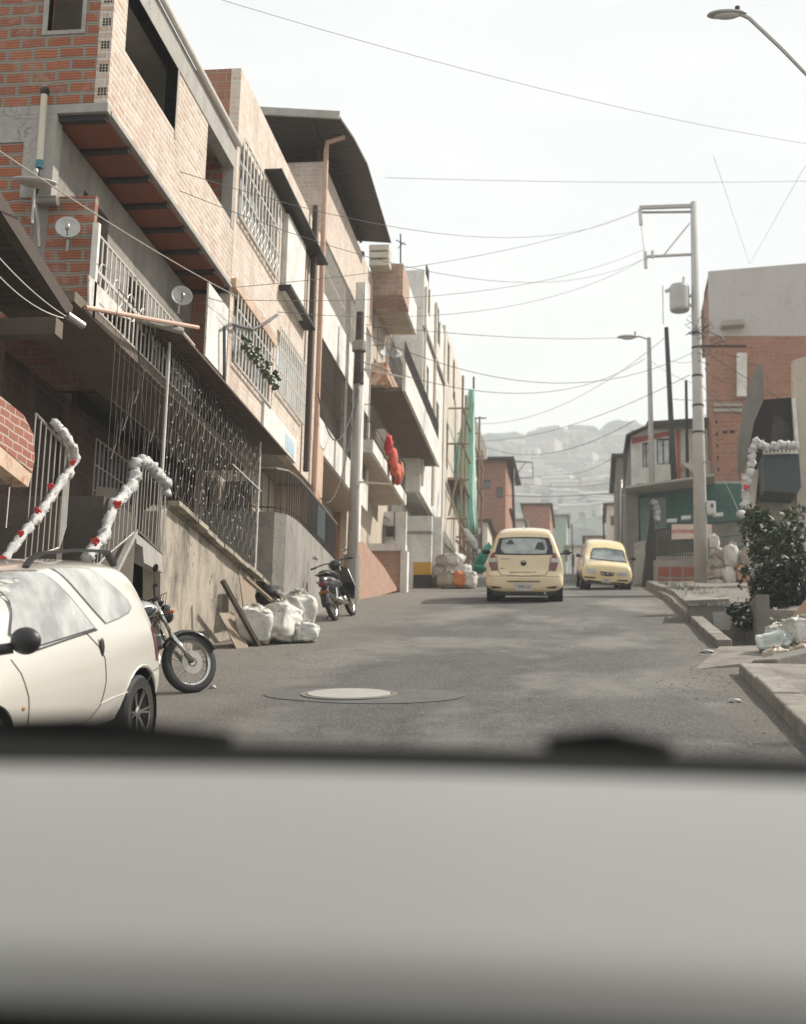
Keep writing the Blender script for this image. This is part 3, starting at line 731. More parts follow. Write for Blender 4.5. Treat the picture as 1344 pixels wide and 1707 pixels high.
for x in (XF - .1, -7, -8.6): g.bar((x, cp[0].y, zcan + .02 + (-4.9 - x) * .09), (x, cp[3].y, zcan + .02 + (-4.9 - x) * .09), .06, .10)
g.build('canopy_post', m_wooddark, Cc)
g = G(); g.box(-9.5, -8.5, yc0 + .5, yc1 - .5, zC3 + .1, zcan + .1); g.build('roof_room', m_grey, Cc)
# ground floor of C with brick strip and sloping brick-faced ramp wall
yL = PR(596, 1004).y
g = G(); g.box(XRc - .1, XF + .1, yc0 - .1, yc0 + .5, rz(yc0) - .3, zC1 - .01); g.build('pier', m_peach, Cc)

# ================================================================== HOUSE D, E, F further up
def px_balc(parent, p0, p1, X, Xr, h, mat, soff, **k):
    a = F(p0[0], p0[1], X); b_ = F(p1[0], p1[1], X); return balcony(parent, a[0], b_[0], (a[1] + b_[1]) / 2, X, Xr, h, mat, soff, **k)
yd0, yd1 = yc1 + .02, 40.5
zdt = F(672, 432, -5.0)[1]
Dh = thing('balcony_house', 'narrow house with stepped balconies, a bare brick top and red flowers on its lowest balcony', 'house', (-6, yd0, rz(yd0)))
XRd = -5.9
g = G(); g.wall('x', XRd, -.16, yd0, yd1, rz(yd0), zdt - .6, [(yd0 + 1, yd0 + 2, 10.2, 12), (yd0 + 3.5, yd0 + 5, 10.4, 12), (yd0 + 1.4, yd0 + 2.2, 7.6, 9.2), (yd0 + 4, yd0 + 5, 7.6, 9.2), (yd0 + 2, yd0 + 3.5, 12.7, 14)]); g.build('facade', m_beige, Dh)
g = G(); g.box(-12, XRd - .17, yd0, yd0 + .16, rz(yd0), zdt - .2); g.box(-12, XRd - .17, yd1 - .16, yd1, rz(yd0), zdt - .2); g.box(-12.2, -12, yd0, yd1, rz(yd0), zdt - .2); g.build('wall', m_block2, Dh)
g = G(); g.box(-12, XRd, yd0 + .16, yd1 - .16, zdt - .6, zdt - .5); g.build('roof', m_conc, Dh)
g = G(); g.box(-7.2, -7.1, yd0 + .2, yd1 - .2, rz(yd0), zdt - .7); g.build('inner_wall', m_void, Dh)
px_balc(Dh, (672, 496), (694, 560), -5.0, XRd, .75, m_white, m_beige)
px_balc(Dh, (644, 640), (680, 715), -5.0, XRd, .45, m_peach, m_beige, grille=.014, ztop=F(644, 640, -5.0)[1] + 1.5, gm=m_iron)
px_balc(Dh, (622, 742), (677, 852), -5.0, XRd, .18, m_white, m_beige, grille=.014, ztop=F(622, 742, -5.0)[1] + 1.0, gm=m_iron)
a = F(625, 490, -5.0); b2 = F(672, 440, -5.0)
g = G(); x0 = PY(618, 460, yd0 - .06).x; x1 = PY(672, 460, yd0 - .06).x
g.box(x0, x1, yd0 - .06, yd0 + 1.2, PY(640, 492, yd0 - .06).z, PY(640, 440, yd0 - .06).z); g.build('roof_room', m_fadebrick, Dh)
g = G()
for k, zz in enumerate((412, 424, 437)):
    p = PY(632, zz, yd0 - .4); g.box(p.x - .22, p.x + .28, yd0 - .6, yd0 - .15, p.z - .16, p.z - .01)
g.build('coping_block', m_pvc, Dh)
px0 = F(608, 470, -5.05); g = G(); g.box(-5.25, -5.03, px0[0], px0[0] + .3, rz(px0[0]), F(608, 470, -5.05)[1]); g.build('pillar', m_white, Dh)
ye0, ye1 = 40.52, 46.5; XE = -5.0
zet = F(700, 425, XE)[1]
Eh = house('white_house', 'tall plain white house with slit windows beyond the house with the flower balcony', ye0, ye1, 9.0, zet, XE, -12, m_white, m_white,
           [(ye0 + 1.1, ye0 + 1.7, 15.0, 16.6), (ye0 + 1.1, ye0 + 1.7, 11.6, 13.3), (ye0 + 4, ye0 + 4.8, 15.0, 16.4), (ye0 + 4, ye0 + 4.8, 11.6, 13.0)])
for yy_, zz_ in ((yd0 + 1.2, 8.0), (yd0 + 3.2, 8.0), (yd0 + 1.3, 10.6), (yd0 + 3.6, 10.5), (yd0 + 2.2, 12.9)):
    add_window(Dh, 'x', XRd, -.16, yy_, yy_ + 1.0, zz_, zz_ + 1.25, m_win, 2, m_rail)
g = G(); bars(g, (-4.6, F(676, 640, -4.55)[0] + .1), (-4.6, F(733, 788, -4.55)[0] - .1), F(676, 640, -4.55)[1] + .74, F(676, 640, -4.55)[1] + 1.15, 60, .02, (0, 1)); g.build('balcony_railing', m_iron, Eh)
g = G(); g.tube([(XE + .05, ye0 + 3.0, 9.2), (XE + .05, ye0 + 3.0, zet)], .05, 8); g.tube([(XE + .05, ye0 + .15, 9.2), (XE + .05, ye0 + .15, zet - .5)], .04, 8); g.build('drainpipe', m_pvc, Eh)
g = G(); g.box(XE - .02, XE + .09, ye0, ye1, 14.1, 14.2); g.build('string_course', m_conc, Eh)
for (q0, q1, r0, r1) in [(ye0 + 1.1, ye0 + 1.7, 15.0, 16.6), (ye0 + 1.1, ye0 + 1.7, 11.6, 13.3), (ye0 + 4, ye0 + 4.8, 15.0, 16.4), (ye0 + 4, ye0 + 4.8, 11.6, 13.0)]:
    add_window(Eh, 'x', XE, -.16, q0, q1, r0, r1)
g = G(); g.wall('x', XE - .7, -.16, ye0, ye1 + 2, rz(ye0) - .2, 8.99, [(ye0 + .6, ye0 + 3.4, rz(ye0), rz(ye0) + 2.2)]); g.box(-12, XE - .9, ye0, ye0 + .15, rz(ye0) - .2, 8.99); g.build('recessed_wall', m_white, Eh)
px_balc(Eh, (676, 640), (733, 788), -4.55, -5.6, .62, m_white, m_tslab, ends=False)
ROOFP = [(XE - .15, ye0), (XE - .15, ye1)]
yf0, yf1 = 46.52, 52.5; zft = F(742, 628, XE)[1]; XFf = -4.95
Fh = house('beige_house', 'beige house with a sloping roof line between the tall white house and the scaffolded building', yf0, yf1, rz(yf0) - .2, F(722, 480, XE)[1], XFf, -12, m_plaster, m_peach,
           [(yf0 + .8, yf0 + 1.5, 14.5, 16), (yf0 + 2.8, yf0 + 3.5, 14.5, 16), (yf0 + .8, yf0 + 1.5, 11.4, 13), (yf0 + 3.6, yf0 + 4.6, 11.4, 13)])
for (q0, q1, r0, r1) in [(yf0 + .8, yf0 + 1.5, 14.5, 16), (yf0 + 2.8, yf0 + 3.5, 14.5, 16), (yf0 + .8, yf0 + 1.5, 11.4, 13), (yf0 + 3.6, yf0 + 4.6, 11.4, 13)]:
    add_window(Fh, 'x', XFf, -.16, q0, q1, r0, r1)
# ================================================================== near terrace house: canopy, grille, stained wall, stairs
XG = -5.2
zcn = PX(303, 556, -4.95).z
T = thing('terrace_house', 'shady ground floor terrace under a brown tin canopy with a tall wire grille', 'house', (-6.5, 14, rz(14)))
yT0, yT1 = PX(303, 556, -4.95).y, PX(480, 765, -4.95).y
cm = []
g = G(); g.prism([(-4.95, yT0, zcn), (-4.95, yT1, zcn), (-6.0, yT1 + .3, zcn + .16), (-6.0, yT0 - 1.0, zcn + .16)], (0, 0, .03)); g.build('canopy', m_corrb, T)
g = G(); g.tube([(-6.0, yT0 - .8, zcn + .13), (-4.93, yT0 - .02, zcn + .02)], .045, 10); g.build('gutter', m_silver, T)
g = G(); g.tube([PX(142, 512, -5.35), PX(240, 530, -5.1), PX(330, 546, -4.9)], .028, 8)
tag(g.build('wooden_pole', m_pinkpipe), 'pinkish wooden pole lying across the canopy edge below the white balcony railing', 'pole')
g = G(); g.bar(PX(0, 548, XG - .2), PX(0, 548, XG - .2) + Vector((-1, 0, 0)), .1)
zb_ = PY(60, 548, 13.3).z; g = G(); g.box(-9, -5.45, 13.2, 13.4, zb_ - .09, zb_ + .09); g.build('beam', m_tslab, T)
# stained retaining wall under the grille
W1 = [(268, 852), (283, 841), (396, 940), (437, 975), (437, 1055), (380, 1090), (330, 1110), (266, 1130)]
pts = [PX(a, b, XG) for a, b in W1]
g = G(); g.prism(pts, (-.22, 0, 0)); g.build('retaining_wall', m_stained, T)
g = G(); a = PX(281, 838, XG + .0); b2 = PX(437, 973, XG + .0); rc = random.Random(5)
for k in range(11):
    p, q = a.lerp(b2, k / 11 + .003), a.lerp(b2, (k + 1) / 11 - .002); dx = rc.uniform(-.03, .015); dz = rc.uniform(-.025, .01)
    p += Vector((dx, 0, dz)); q += Vector((dx + rc.uniform(-.01, .01), 0, dz)); g.bar(p, q, .26 + rc.uniform(-.03, .02), .06)
g.build('coping', m_stained, T)
g = G(); g.box(-8.2, XG - .23, 16.8, 22.5, PX(283, 850, XG).z - .5, PX(283, 850, XG).z - .38); g.build('terrace_floor', m_concdark, T)
# back of the terrace
g = G(); zf = PX(283, 850, XG).z - .45
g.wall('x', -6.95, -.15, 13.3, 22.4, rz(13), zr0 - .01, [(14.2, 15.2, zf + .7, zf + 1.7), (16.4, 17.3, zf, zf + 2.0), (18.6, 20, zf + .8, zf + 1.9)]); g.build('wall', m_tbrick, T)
for (q0, q1, r0, r1) in [(14.2, 15.2, zf + .7, zf + 1.7), (18.6, 20, zf + .8, zf + 1.9)]: add_window(T, 'x', -6.95, -.15, q0, q1, r0, r1, bars=8)
g = G(); g.box(-7.05, -7.0, 16.4, 17.3, zf, zf + 2.0); g.build('door', m_wooddark, T)
g = G(); g.box(-6.5, -6.3, 13.42, 13.60, rz(13), zb_ - .1); g.build('post', m_concdark, T)
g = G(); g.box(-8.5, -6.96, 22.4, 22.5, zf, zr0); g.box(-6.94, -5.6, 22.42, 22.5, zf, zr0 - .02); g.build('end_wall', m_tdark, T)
# wire grille along the terrace front (bright near post, thin wires, bows and small lights)
g = G(); p0 = PX(283, 570, XG); p1 = PX(435, 720, XG); ya, yb = p0.y, p1.y
zlow = lambda t: lerp(PX(283, 848, XG).z, PX(435, 972, XG).z, t)
ztopg = lambda t: zcn - .02
bars(g, (XG, ya), (XG, yb), zlow, ztopg, 34, .011, (0, .12, .5, .86, 1))
for k in range(0, 34, 2):
    y0_ = lerp(ya, yb, k / 34); y1_ = lerp(ya, yb, (k + 2) / 34)
    for q in range(4):
        zc_ = lerp(zlow(k / 34), zcn, .18 + q * .22)
        g.tube([(XG, y0_, zc_ - .2), (XG + .01, y0_ + .09, zc_), (XG, y0_, zc_ + .2)], .004, 4); g.tube([(XG, y1_, zc_ - .2), (XG + .01, y1_ - .09, zc_), (XG, y1_, zc_ + .2)], .004, 4)
g.build('wire_grille', mplain('dull_grille_wire', (.075, .066, .055), (.13, .11, .09), .5, .4, scale=12), T)
g = G(); g.tube([(XG, ya, zlow(0) - .6), (XG, ya, zcn)], .02, 8); g.build('post', m_rail, T)
g = G(); g.tube([(XG, yb, zlow(1) - .3), (XG, yb, zcn)], .02, 8); g.build('post', m_rail, T)
g = G(); pr = F(395, 785, XG); g.tube([(XG + .02, F(385, 783, XG)[0], pr[1] + .02), (XG + .02, yb + .1, pr[1] + .02)], .012, 6); g.build('handrail', m_rail, T)
# near part of the grille across the end and side of the terrace
g = G(); bars(g, (XG, 14.3), (XG, ya - .1), lambda t: zf + .3 + .35, lambda t: zcn - .03, 11, .008, (0, .3, .62, 1))
for k in range(5):
    c = lerp(14.4, ya - .2, k / 5); zz = lerp(zf + .9, zcn - .5, (k * .37) % 1)
    g.tube([(XG, c, zz - .35), (XG, c + .13, zz - .15), (XG, c + .16, zz + .1), (XG, c, zz + .35)], .008, 5); g.tube([(XG, c + .35, zz - .35), (XG, c + .22, zz - .1), (XG, c + .3, zz + .2)], .006, 5)
g.build('wire_grille', mplain('thin_grille_wire', (.085, .072, .06), (.12, .10, .08), .5, .4, scale=12), T)
rnd = random.Random(12)
g = G()
for k in range(110):
    t_ = rnd.random(); y = lerp(ya, yb, t_); z = lerp(zlow(t_) + .05, zcn - .1, rnd.random() ** 1.3); g.ell((XG + .03, y, z), .010, .010, .016, nu=5, nv=3)
tag(g.build('fairy_lights', m_plasticw), 'strings of tiny white bulbs scattered over the tall wire grille', 'fairy lights', kind='stuff')
# things stored behind the grille
rnd = random.Random(21)
g = G()
for k in range(9):
    y = lerp(ya + .6, yb - .4, rnd.random()); x = rnd.uniform(-6.7, -6.2); z = zf + .1; h = rnd.uniform(.3, 1.1); g.obox((x, y, z + h / 2), (.12, .06, 0), (-.05, .14, 0), (0, 0, h / 2))
tag(g.build('stored_clutter', m_sackg), 'heap of boxes and bags stored in the dark behind the grille', 'clutter', kind='stuff')
# stairs up from the street, with railings
ST = thing('entrance_stairs', 'concrete stairs with iron railings rising beside the stained wall behind the white car', 'stairs', (-5, 14, rz(14)))
g = G(); y_s0, y_s1 = 15.2, 16.7
for k in range(7):
    z1_ = rz(15) + .2 + k * .22; g.box(-5.0 - k * .24 - .26, -5.0 - k * .24, y_s0, y_s1, z1_ - .35, z1_)
g.build('steps', m_conc, ST)
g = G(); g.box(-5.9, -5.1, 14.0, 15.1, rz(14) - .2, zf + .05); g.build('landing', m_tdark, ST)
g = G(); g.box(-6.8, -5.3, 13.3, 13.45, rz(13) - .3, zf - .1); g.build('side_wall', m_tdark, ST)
def px_rail(parent, pts_top, pts_bot, X, n, mat, w=.016, name='railing'):
    g = G(); m_ = len(pts_top)
    T_ = [PX(a, b, X) for a, b in pts_top]; B_ = [PX(a, b, X) for a, b in pts_bot]
    def at(P, t):
        q = t * (len(P) - 1); i = min(int(q), len(P) - 2); return P[i].lerp(P[i + 1], q - i)
    for k in range(n + 1):
        a, b = at(T_, k / n), at(B_, k / n); b = Vector((a.x, a.y, b.z)); g.tube([a, b], w / 2, 5)
    g.tube(T_, w * .9, 6); g.tube([Vector((at(T_, k / 8).x, at(T_, k / 8).y, at(B_, k / 8).z)) for k in range(9)], w * .8, 5)
    return g.build(name, mat, parent)
px_rail(ST, [(60, 690), (110, 745), (118, 760)], [(45, 935), (100, 915), (118, 880)], -5.0, 12, m_silver)
px_rail(ST, [(140, 930), (180, 868), (232, 770)], [(168, 985), (200, 940), (226, 888)], -5.0, 13, m_silver)
px_rail(ST, [(228, 776), (250, 782), (277, 806)], [(226, 880), (250, 900), (272, 925)], -5.15, 9, m_silver)
g = G(); q = [(226, 888), (270, 925), (272, 955), (240, 938), (238, 912), (228, 906)]; g.prism([PX(a, b, -5.1) for a, b in q], (-.12, 0, 0)); g.build('stringer', m_conc, ST)
g = G(); g.bar(PX(192, 955, -5.0), PX(226, 886, -5.0), .05, .05); g.build('stringer_edge', m_conc, ST)
# nearest house: brick parapet of its balcony and a dark sloping roof
Nn = thing('brick_balcony', 'small red brick balcony parapet with a rounded end jutting in at the left edge', 'balcony', (-5.5, 12, 2.6))
XN = -4.95
q = [(-90, 600), (0, 660), (40, 692), (56, 725), (58, 765), (54, 788), (0, 742), (-90, 690)]
g = G(); g.prism([PX(a, b, XN) for a, b in q], (-.14, 0, 0)); g.build('parapet', m_redbrick, Nn)
q = [(-90, 692), (0, 744), (53, 790), (47, 812), (0, 775), (-90, 735)]
g = G(); g.prism([PX(a, b, XN + .005) for a, b in q], (-.15, 0, 0)); g.build('slab_edge', m_peach, Nn)
g = G(); zq = PX(47, 812, XN).z; g.box(-8, XN - .16, PX(-90, 735, XN).y, PX(47, 812, XN).y, zq + .02, zq + .12); g.build('slab', m_grey, Nn)
NR = thing('tin_roof', 'dark sloping tin roof edge of the nearest house with pale cables under it', 'roof', (-5.5, 12, 4.5))
a, b2 = PX(112, 522, -5.3), PX(-60, 255, -5.3)
g = G(); g.prism([a, b2, b2 + Vector((-2.5, 0, .3)), a + Vector((-2.5, 0, .3))], (0, 0, .04)); g.build('sheet', m_corr, NR)
g = G(); g.bar(a, b2, .10, .16); g.build('fascia', m_wooddark, NR)
g = G(); c = PX(112, 525, -5.25); g.tube([c, c + Vector((.1, .2, -.05))], .04, 8); g.build('bracket', m_silver, NR)
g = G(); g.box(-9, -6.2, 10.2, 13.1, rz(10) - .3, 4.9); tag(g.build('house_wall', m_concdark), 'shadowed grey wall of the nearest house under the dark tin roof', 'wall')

# curved concrete wall with iron railing -------------------------------------------------
zw = PX(560, 935, -5.0).z
fp = [PZ(422, 852, zw), PZ(435, 853, zw), PZ(458, 853.5, zw), PZ(478, 857, zw), PZ(490, 864, zw), PZ(500, 872, zw), PZ(512, 884, zw), PZ(560, 935, zw)]
path = [Vector((-6.4, fp[0].y - .2, 0))] + [Vector((p.x, p.y, 0)) for p in fp]
CW = thing('curved_wall', 'bare concrete retaining wall with a rounded corner and black iron railing behind the sacks', 'wall', (path[4].x, path[4].y, rz(path[4].y)))
g = G(); n = len(path)
for i, p in enumerate(path):
    d = (path[min(i + 1, n - 1)] - path[max(i - 1, 0)]).normalized(); nn = Vector((-d.y, d.x, 0)) * .16
    for (q, z) in ((p, rz(p.y) - .4), (p, zw), (p + nn, zw), (p + nn, rz(p.y) - .4)): g.v.append(Vector((q.x, q.y, z)))
for i in range(n - 1):
    for k in range(4): g.f.append((i * 4 + k, i * 4 + (k + 1) % 4, (i + 1) * 4 + (k + 1) % 4, (i + 1) * 4 + k))
g.f += [(0, 1, 2, 3), tuple((n - 1) * 4 + k for k in (3, 2, 1, 0))]
m_cw = mplaster('raw_concrete_wall', (.31, .29, .25), (.12, .105, .09), .75)
g.build('wall', m_cw, CW)
g = G(); zr_t = zw + .74; tot = []
for i in range(n - 1):
    a, b2 = path[i], path[i + 1]; L = (b2 - a).length; q = max(1, int(L / .11))
    for k in range(q): p = a.lerp(b2, k / q); g.tube([(p.x, p.y, zw), (p.x, p.y, zr_t)], .010, 5)
g.tube([(p.x, p.y, zw + .08) for p in path], .012, 5)
g.build('railing', m_iron, CW)
g = G(); g.tube([(p.x, p.y, zr_t) for p in path], .022, 6); g.build('handrail', m_silver, CW)
g = G(); c = path[-2].lerp(path[-1], .45); g.box(c.x - .03, c.x + .02, c.y - .5, c.y + .25, zw + .1, zr_t - .06); g.build('dark_panel', m_dgreen, CW)
g = G(); g.box(-7.5, -5.5, 23.6, 29, zw - .35, zw - .25); g.build('floor', m_concdark, CW)

# ground floor of C: brick pier, brick-faced ramp wall, coping, white plinths
RW = thing('ramp_wall', 'pinkish brick ramp wall with white coping beyond the left pole', 'wall', (-4.9, 29.5, rz(29.5)))
X0 = -5.0
q = [(597, 903), (606, 903), (640, 945), (664, 984), (600, 1003), (596, 1004)]
g = G(); g.prism([PX(a, b, X0) for a, b in q], (-.2, 0, 0)); g.build('wall', m_pinkbrick, RW)
yk = 36.2
a, b2 = PY(617, 918, yk), PY(668, 986, yk); g = G(); g.box(a.x, b2.x, yk, yk + .15, b2.z - .3, a.z); g.build('end_wall', m_pinkbrick, RW)
a, b2 = PY(613, 906, yk - .1), PY(676, 918, yk - .1); g = G(); g.box(a.x, b2.x, yk - .1, yk + .25, b2.z + .002, a.z); g.build('coping', m_white, RW)
a, b2 = PY(668, 918, yk - .09), PY(678, 990, yk - .09); g = G(); g.box(a.x + .002, b2.x, yk - .09, yk + .24, b2.z - .2, a.z); g.build('post', m_white, RW)
GW = thing('garage_front', 'white garage front with a yellow stripe over a black base', 'garage', (-5, 41.5, rz(41)))
yk = 41.6
def ywall(parent, px0, px1, py0, py1, Y, mat, name, th=.2):
    a, b2 = PY(px0, py0, Y), PY(px1, py1, Y); g = G(); g.box(a.x, b2.x, Y, Y + th, b2.z, a.z); return g.build(name, mat, parent)
ywall(GW, 674, 719, 860, 937, yk, m_white, 'wall')
ywall(GW, 689, 718, 937.3, 958, yk - .01, mplain('yellow_paint', (.62, .33, .04), (.5, .27, .04), .6), 'yellow_band')
ywall(GW, 689, 718, 958.3, 990, yk - .01, m_dark, 'black_base')
ywall(GW, 674, 688.5, 937.3, 990, yk - .005, m_white, 'plinth')
ywall(GW, 668, 720, 885.5, 889, yk - .06, m_grey, 'ledge', .3)
ywall(GW, 719.3, 735, 862, 990, yk + .5, m_white, 'side_pier')
MW = thing('meter_wall', 'white wall with a dark meter box and hanging cable above the brick ramp', 'wall', (-6, 39, rz(39)))
ywall(MW, 622, 676, 853, 925, 39.4, m_white, 'wall')
ywall(MW, 644, 655, 877, 893, 39.25, m_iron, 'meter_box', .14)
g = G(); c = PY(640, 870, 39.3); g.tube([c + Vector((.14 * math.cos(u), 0, .14 * math.sin(u))) for u in [i * .5 for i in range(12)]], .015, 5); g.tube([PY(658, 853, 39.3), PY(657, 900, 39.3)], .02, 5); g.build('cable_loop', m_wire, MW)
# clothes on the lower balcony
rnd = random.Random(5)
for k, (px, py, s, c) in enumerate([(648, 742, 1.0, (.55, .03, .03)), (655, 768, 1.2, (.60, .10, .05)), (662, 790, 1.1, (.62, .14, .08)), (668, 785, .9, (.60, .18, .10))]):
    p = PX(px, py, -4.9)
    g = G(); g.ell(p, .10 * s, .22 * s, .26 * s, nu=14, nv=10, fn=lambda u, q: q * (1 + .5 * noise.noise(u * 2.2 + Vector((k * 3, 0, 0)))))
    tag(g.build('hanging_cloth', mplain('red_cloth', c, tuple(x * .6 for x in c), .8, obj=True, scale=8), smooth=True),
        ['dark red cloth, highest of the red things on the lowest balcony', 'bright red cloth hanging over the lowest balcony below the dark red one', 'orange red cloth bulging through the lowest balcony bars', 'pale coral cloth nearest the far end of the lowest balcony'][k], 'cloth', 'red cloths on the balcony')
dish('satellite_dish', 'grey satellite dish on a bracket by the middle balcony beyond the left pole', PX(651, 592, -5.2), (.2, -.7, .9), .30, 0, 0)

# ------------------------------------------------------------- scaffolded building with green net
SB = thing('unfinished_house', 'narrow raw brick house wrapped in bamboo scaffolding', 'house', (-6, 53, rz(53)))
g = G(); g.wall('x', -5.35, -.16, 52.6, 60, 8.0, 14.2, [(53.5, 54.6, 9.5, 11), (56, 57.2, 9.4, 11), (53.6, 54.8, 12.0, 13.4), (56.4, 57.6, 12, 13.4)]); g.build('facade', m_block2, SB)
g = G(); g.wall('y', 52.6, .16, -12, -5.52, 8.0, 14.2, [(-6.6, -5.9, 12, 13.4)]); g.box(-12, -5.52, 59.8, 60, 8, 14.2); g.build('wall', m_block2, SB)
g = G(); g.box(-12, -5.52, 52.8, 59.7, 13.9, 14.05); g.build('roof', m_conc, SB)
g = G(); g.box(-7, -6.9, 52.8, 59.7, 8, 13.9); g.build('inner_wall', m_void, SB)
rnd = random.Random(3)
ys_ = [47.9, 49.6, 51.4, 53.2, 55, 57]
for y in ys_:
    for x in (-4.45, -5.0):
        g = G(); g.tube([(x + rnd.uniform(-.05, .05), y, rz(y) - .1), (x + rnd.uniform(-.08, .08), y + rnd.uniform(-.1, .1), 14.6 + rnd.uniform(-.6, .8))], .045, 7); g.build('scaffold_pole', m_bamboo, SB)
for k, z in enumerate((9.6, 11.0, 12.3, 13.6)):
    for x in (-4.42, -5.03):
        g = G(); g.tube([(x, 47.6, z + rnd.uniform(-.06, .06)), (x, 57.4, z + rnd.uniform(-.06, .06))], .035, 6); g.build('scaffold_ledger', m_bamboo, SB)
    for y in (47.95, 51.45, 55.05):
        g = G(); g.tube([(-4.2, y, z + .07), (-5.4, y, z + .07)], .035, 6); g.build('scaffold_putlog', m_bamboo, SB)
g = G(); g.box(-5.0, -4.5, 48, 57, 11.12, 11.16); g.build('plank', m_wood, SB)
for (a, b2) in (((738, 905), (788, 950)), ((745, 960), (785, 890)), ((760, 900), (806, 955)), ((742, 800), (775, 900)), ((748, 860), (770, 760))):
    g = G(); g.tube([PY(a[0], a[1], 47.4), PY(b2[0], b2[1], 47.5)], .035, 6); g.build('scaffold_brace', m_bamboo, SB)
g = G(); c = PY(745, 652, 50); g.lathe(c + Vector((0, 0, -.55)), (0, 0, 1), [(.30, 0), (.32, .3), (.32, .5), (.26, .62), (.1, .7), (.001, .71)], 16)
tag(g.build('water_tank', m_dark, smooth=True), 'small black rooftop water tank above the scaffolding', 'water tank')
rowsn = [(648, 782, 791), (675, 777, 792), (700, 771, 791), (725, 765, 792), (750, 760, 792), (775, 757, 793), (800, 755, 794), (825, 756, 794), (850, 759, 795), (870, 767, 796), (892, 778, 797)]
g = G(); nn = 15
for (py, a, b2) in rowsn:
    for k in range(nn):
        t_ = k / (nn - 1); g.v.append(PY(lerp(a, b2, t_), py, 50.6 + .22 * math.sin(t_ * 19 + py * .01) + .25 * t_))
g.f = [(j * nn + i, j * nn + i + 1, (j + 1) * nn + i + 1, (j + 1) * nn + i) for j in range(len(rowsn) - 1) for i in range(nn - 1)]
o = g.build('safety_net', m_net, smooth=True); o.modifiers.new('s', 'SOLIDIFY').thickness = .004
tag(o, 'tall pale green debris net hanging in folds from the scaffolding', 'net')
g = G()
def cl(u, q): return q * (1 + .35 * noise.noise(u * 2.5))
g.ell(PY(804, 930, 46), .16, .35, .52, Matrix.Rotation(.5, 3, 'Y'), fn=cl); g.ell(PY(797, 948, 46), .28, .35, .16, fn=cl)
tag(g.build('tarpaulin', mplain('emerald_plastic', (.03, .33, .22), (.02, .24, .16), .4, obj=True, scale=6, bs=.6, bd=.02), smooth=True), 'bunched emerald plastic sheet on the ground under the net', 'tarpaulin')
g = G(); g.ell(PY(786, 900, 46.2), .13, .2, .42, Matrix.Rotation(-.5, 3, 'Y'), fn=cl)
tag(g.build('plastic_sheet', m_plasticw, smooth=True), 'loose white plastic sheet at the foot of the green net', 'plastic sheet')

# ------------------------------------------------------------- houses beyond the crest
def far_house(name, label, px0, px1, py0, py1, Y, mat, depth=6, roof=None, wins=(), group=None, ov=.25, pitch=0):
    a, b2 = PY(px0, py0, Y), PY(px1, py1, Y)
    zb = min(b2.z, rz(Y)) - .5
    o = thing(name, label, 'house', ((a.x + b2.x) / 2, Y, zb), group=group)
    hs = []
    for (u0, u1, v0, v1) in wins:
        p, q = PY(u0, v0, Y), PY(u1, v1, Y); hs.append((p.x, q.x, q.z, p.z))
    g = G(); g.wall('y', Y, .15, a.x, b2.x, zb, a.z, hs); g.box(a.x, a.x + .15, Y + .152, Y + depth, zb, a.z); g.box(b2.x - .15, b2.x, Y + .152, Y + depth, zb, a.z); g.box(a.x + .152, b2.x - .152, Y + depth - .15, Y + depth, zb, a.z)
    g.build('wall', mat, o)
    g = G(); g.prism([(a.x - ov, Y - ov, a.z + .002), (b2.x + ov, Y - ov, a.z + .002), (b2.x + ov, Y + depth + ov, a.z + .002 + pitch), (a.x - ov, Y + depth + ov, a.z + .002 + pitch)], (0, 0, .12)); g.build('roof', roof or m_conc, o)
    for h in hs: add_window(o, 'y', Y, .15, *h, m_win, 1, m_iron)
    return o
far_house('brick_house', 'raw red brick house with a dark canopy just past the green net', 797, 843, 768, 850, 80, m_block2, 8, m_corr, [(806, 818, 800, 815), (828, 838, 812, 830)], ov=.5, pitch=.4)
far_house('white_house', 'low white house beside the far lane left of the yellow taxi', 794, 812, 870, 960, 76, m_plaster, 8, m_corr, [(797, 804, 890, 915)])
far_house('cream_house', 'cream house with a scalloped eave under the raw red brick house', 812, 846, 852, 960, 84, m_plaster, 6, m_corrb, [(822, 834, 880, 905)])
far_house('brick_house', 'orange brick gable house peeking over the roof of the near taxi', 872, 917, 842, 930, 105, m_block2, 9, m_corr, [], ov=.2)
far_house('cream_house', 'pale house squeezed between the brick gable house and the green net side', 846, 873, 868, 940, 98, m_plaster, 6, m_grey, [(852, 858, 880, 892)])
far_house('white_house', 'small white house in the gap between the two taxis', 946, 976, 912, 960, 100, m_white, 6, m_conc, [(953, 958, 925, 945), (964, 969, 925, 945)])
far_house('cream_house', 'faded low house right of the gap between the taxis', 976, 1014, 896, 950, 112, m_plaster, 6, m_corrb, [(985, 992, 908, 920)])
far_house('grey_house', 'faded narrow house behind the roof of the parked taxi', 1012, 1040, 842, 960, 92, m_plaster, 6, m_corrb, [(1018, 1026, 860, 876)])
far_house('green_house', 'washed out green house to the right of the brick gable house', 919, 945, 860, 945, 125, mplaster('faded_green_plaster', (.36, .45, .36), (.3, .3, .25), .4), 6, m_grey, [])
a = PY(791, 700, 66)
g = G(); g.prism([PY(791, 692, 66), PY(812, 748, 66), PY(812, 765, 66), PY(791, 765, 66)], (0, .2, 0)); tag(g.build('gable_wall', m_plaster), 'pale gable end with sloping edge right behind the green net', 'wall')

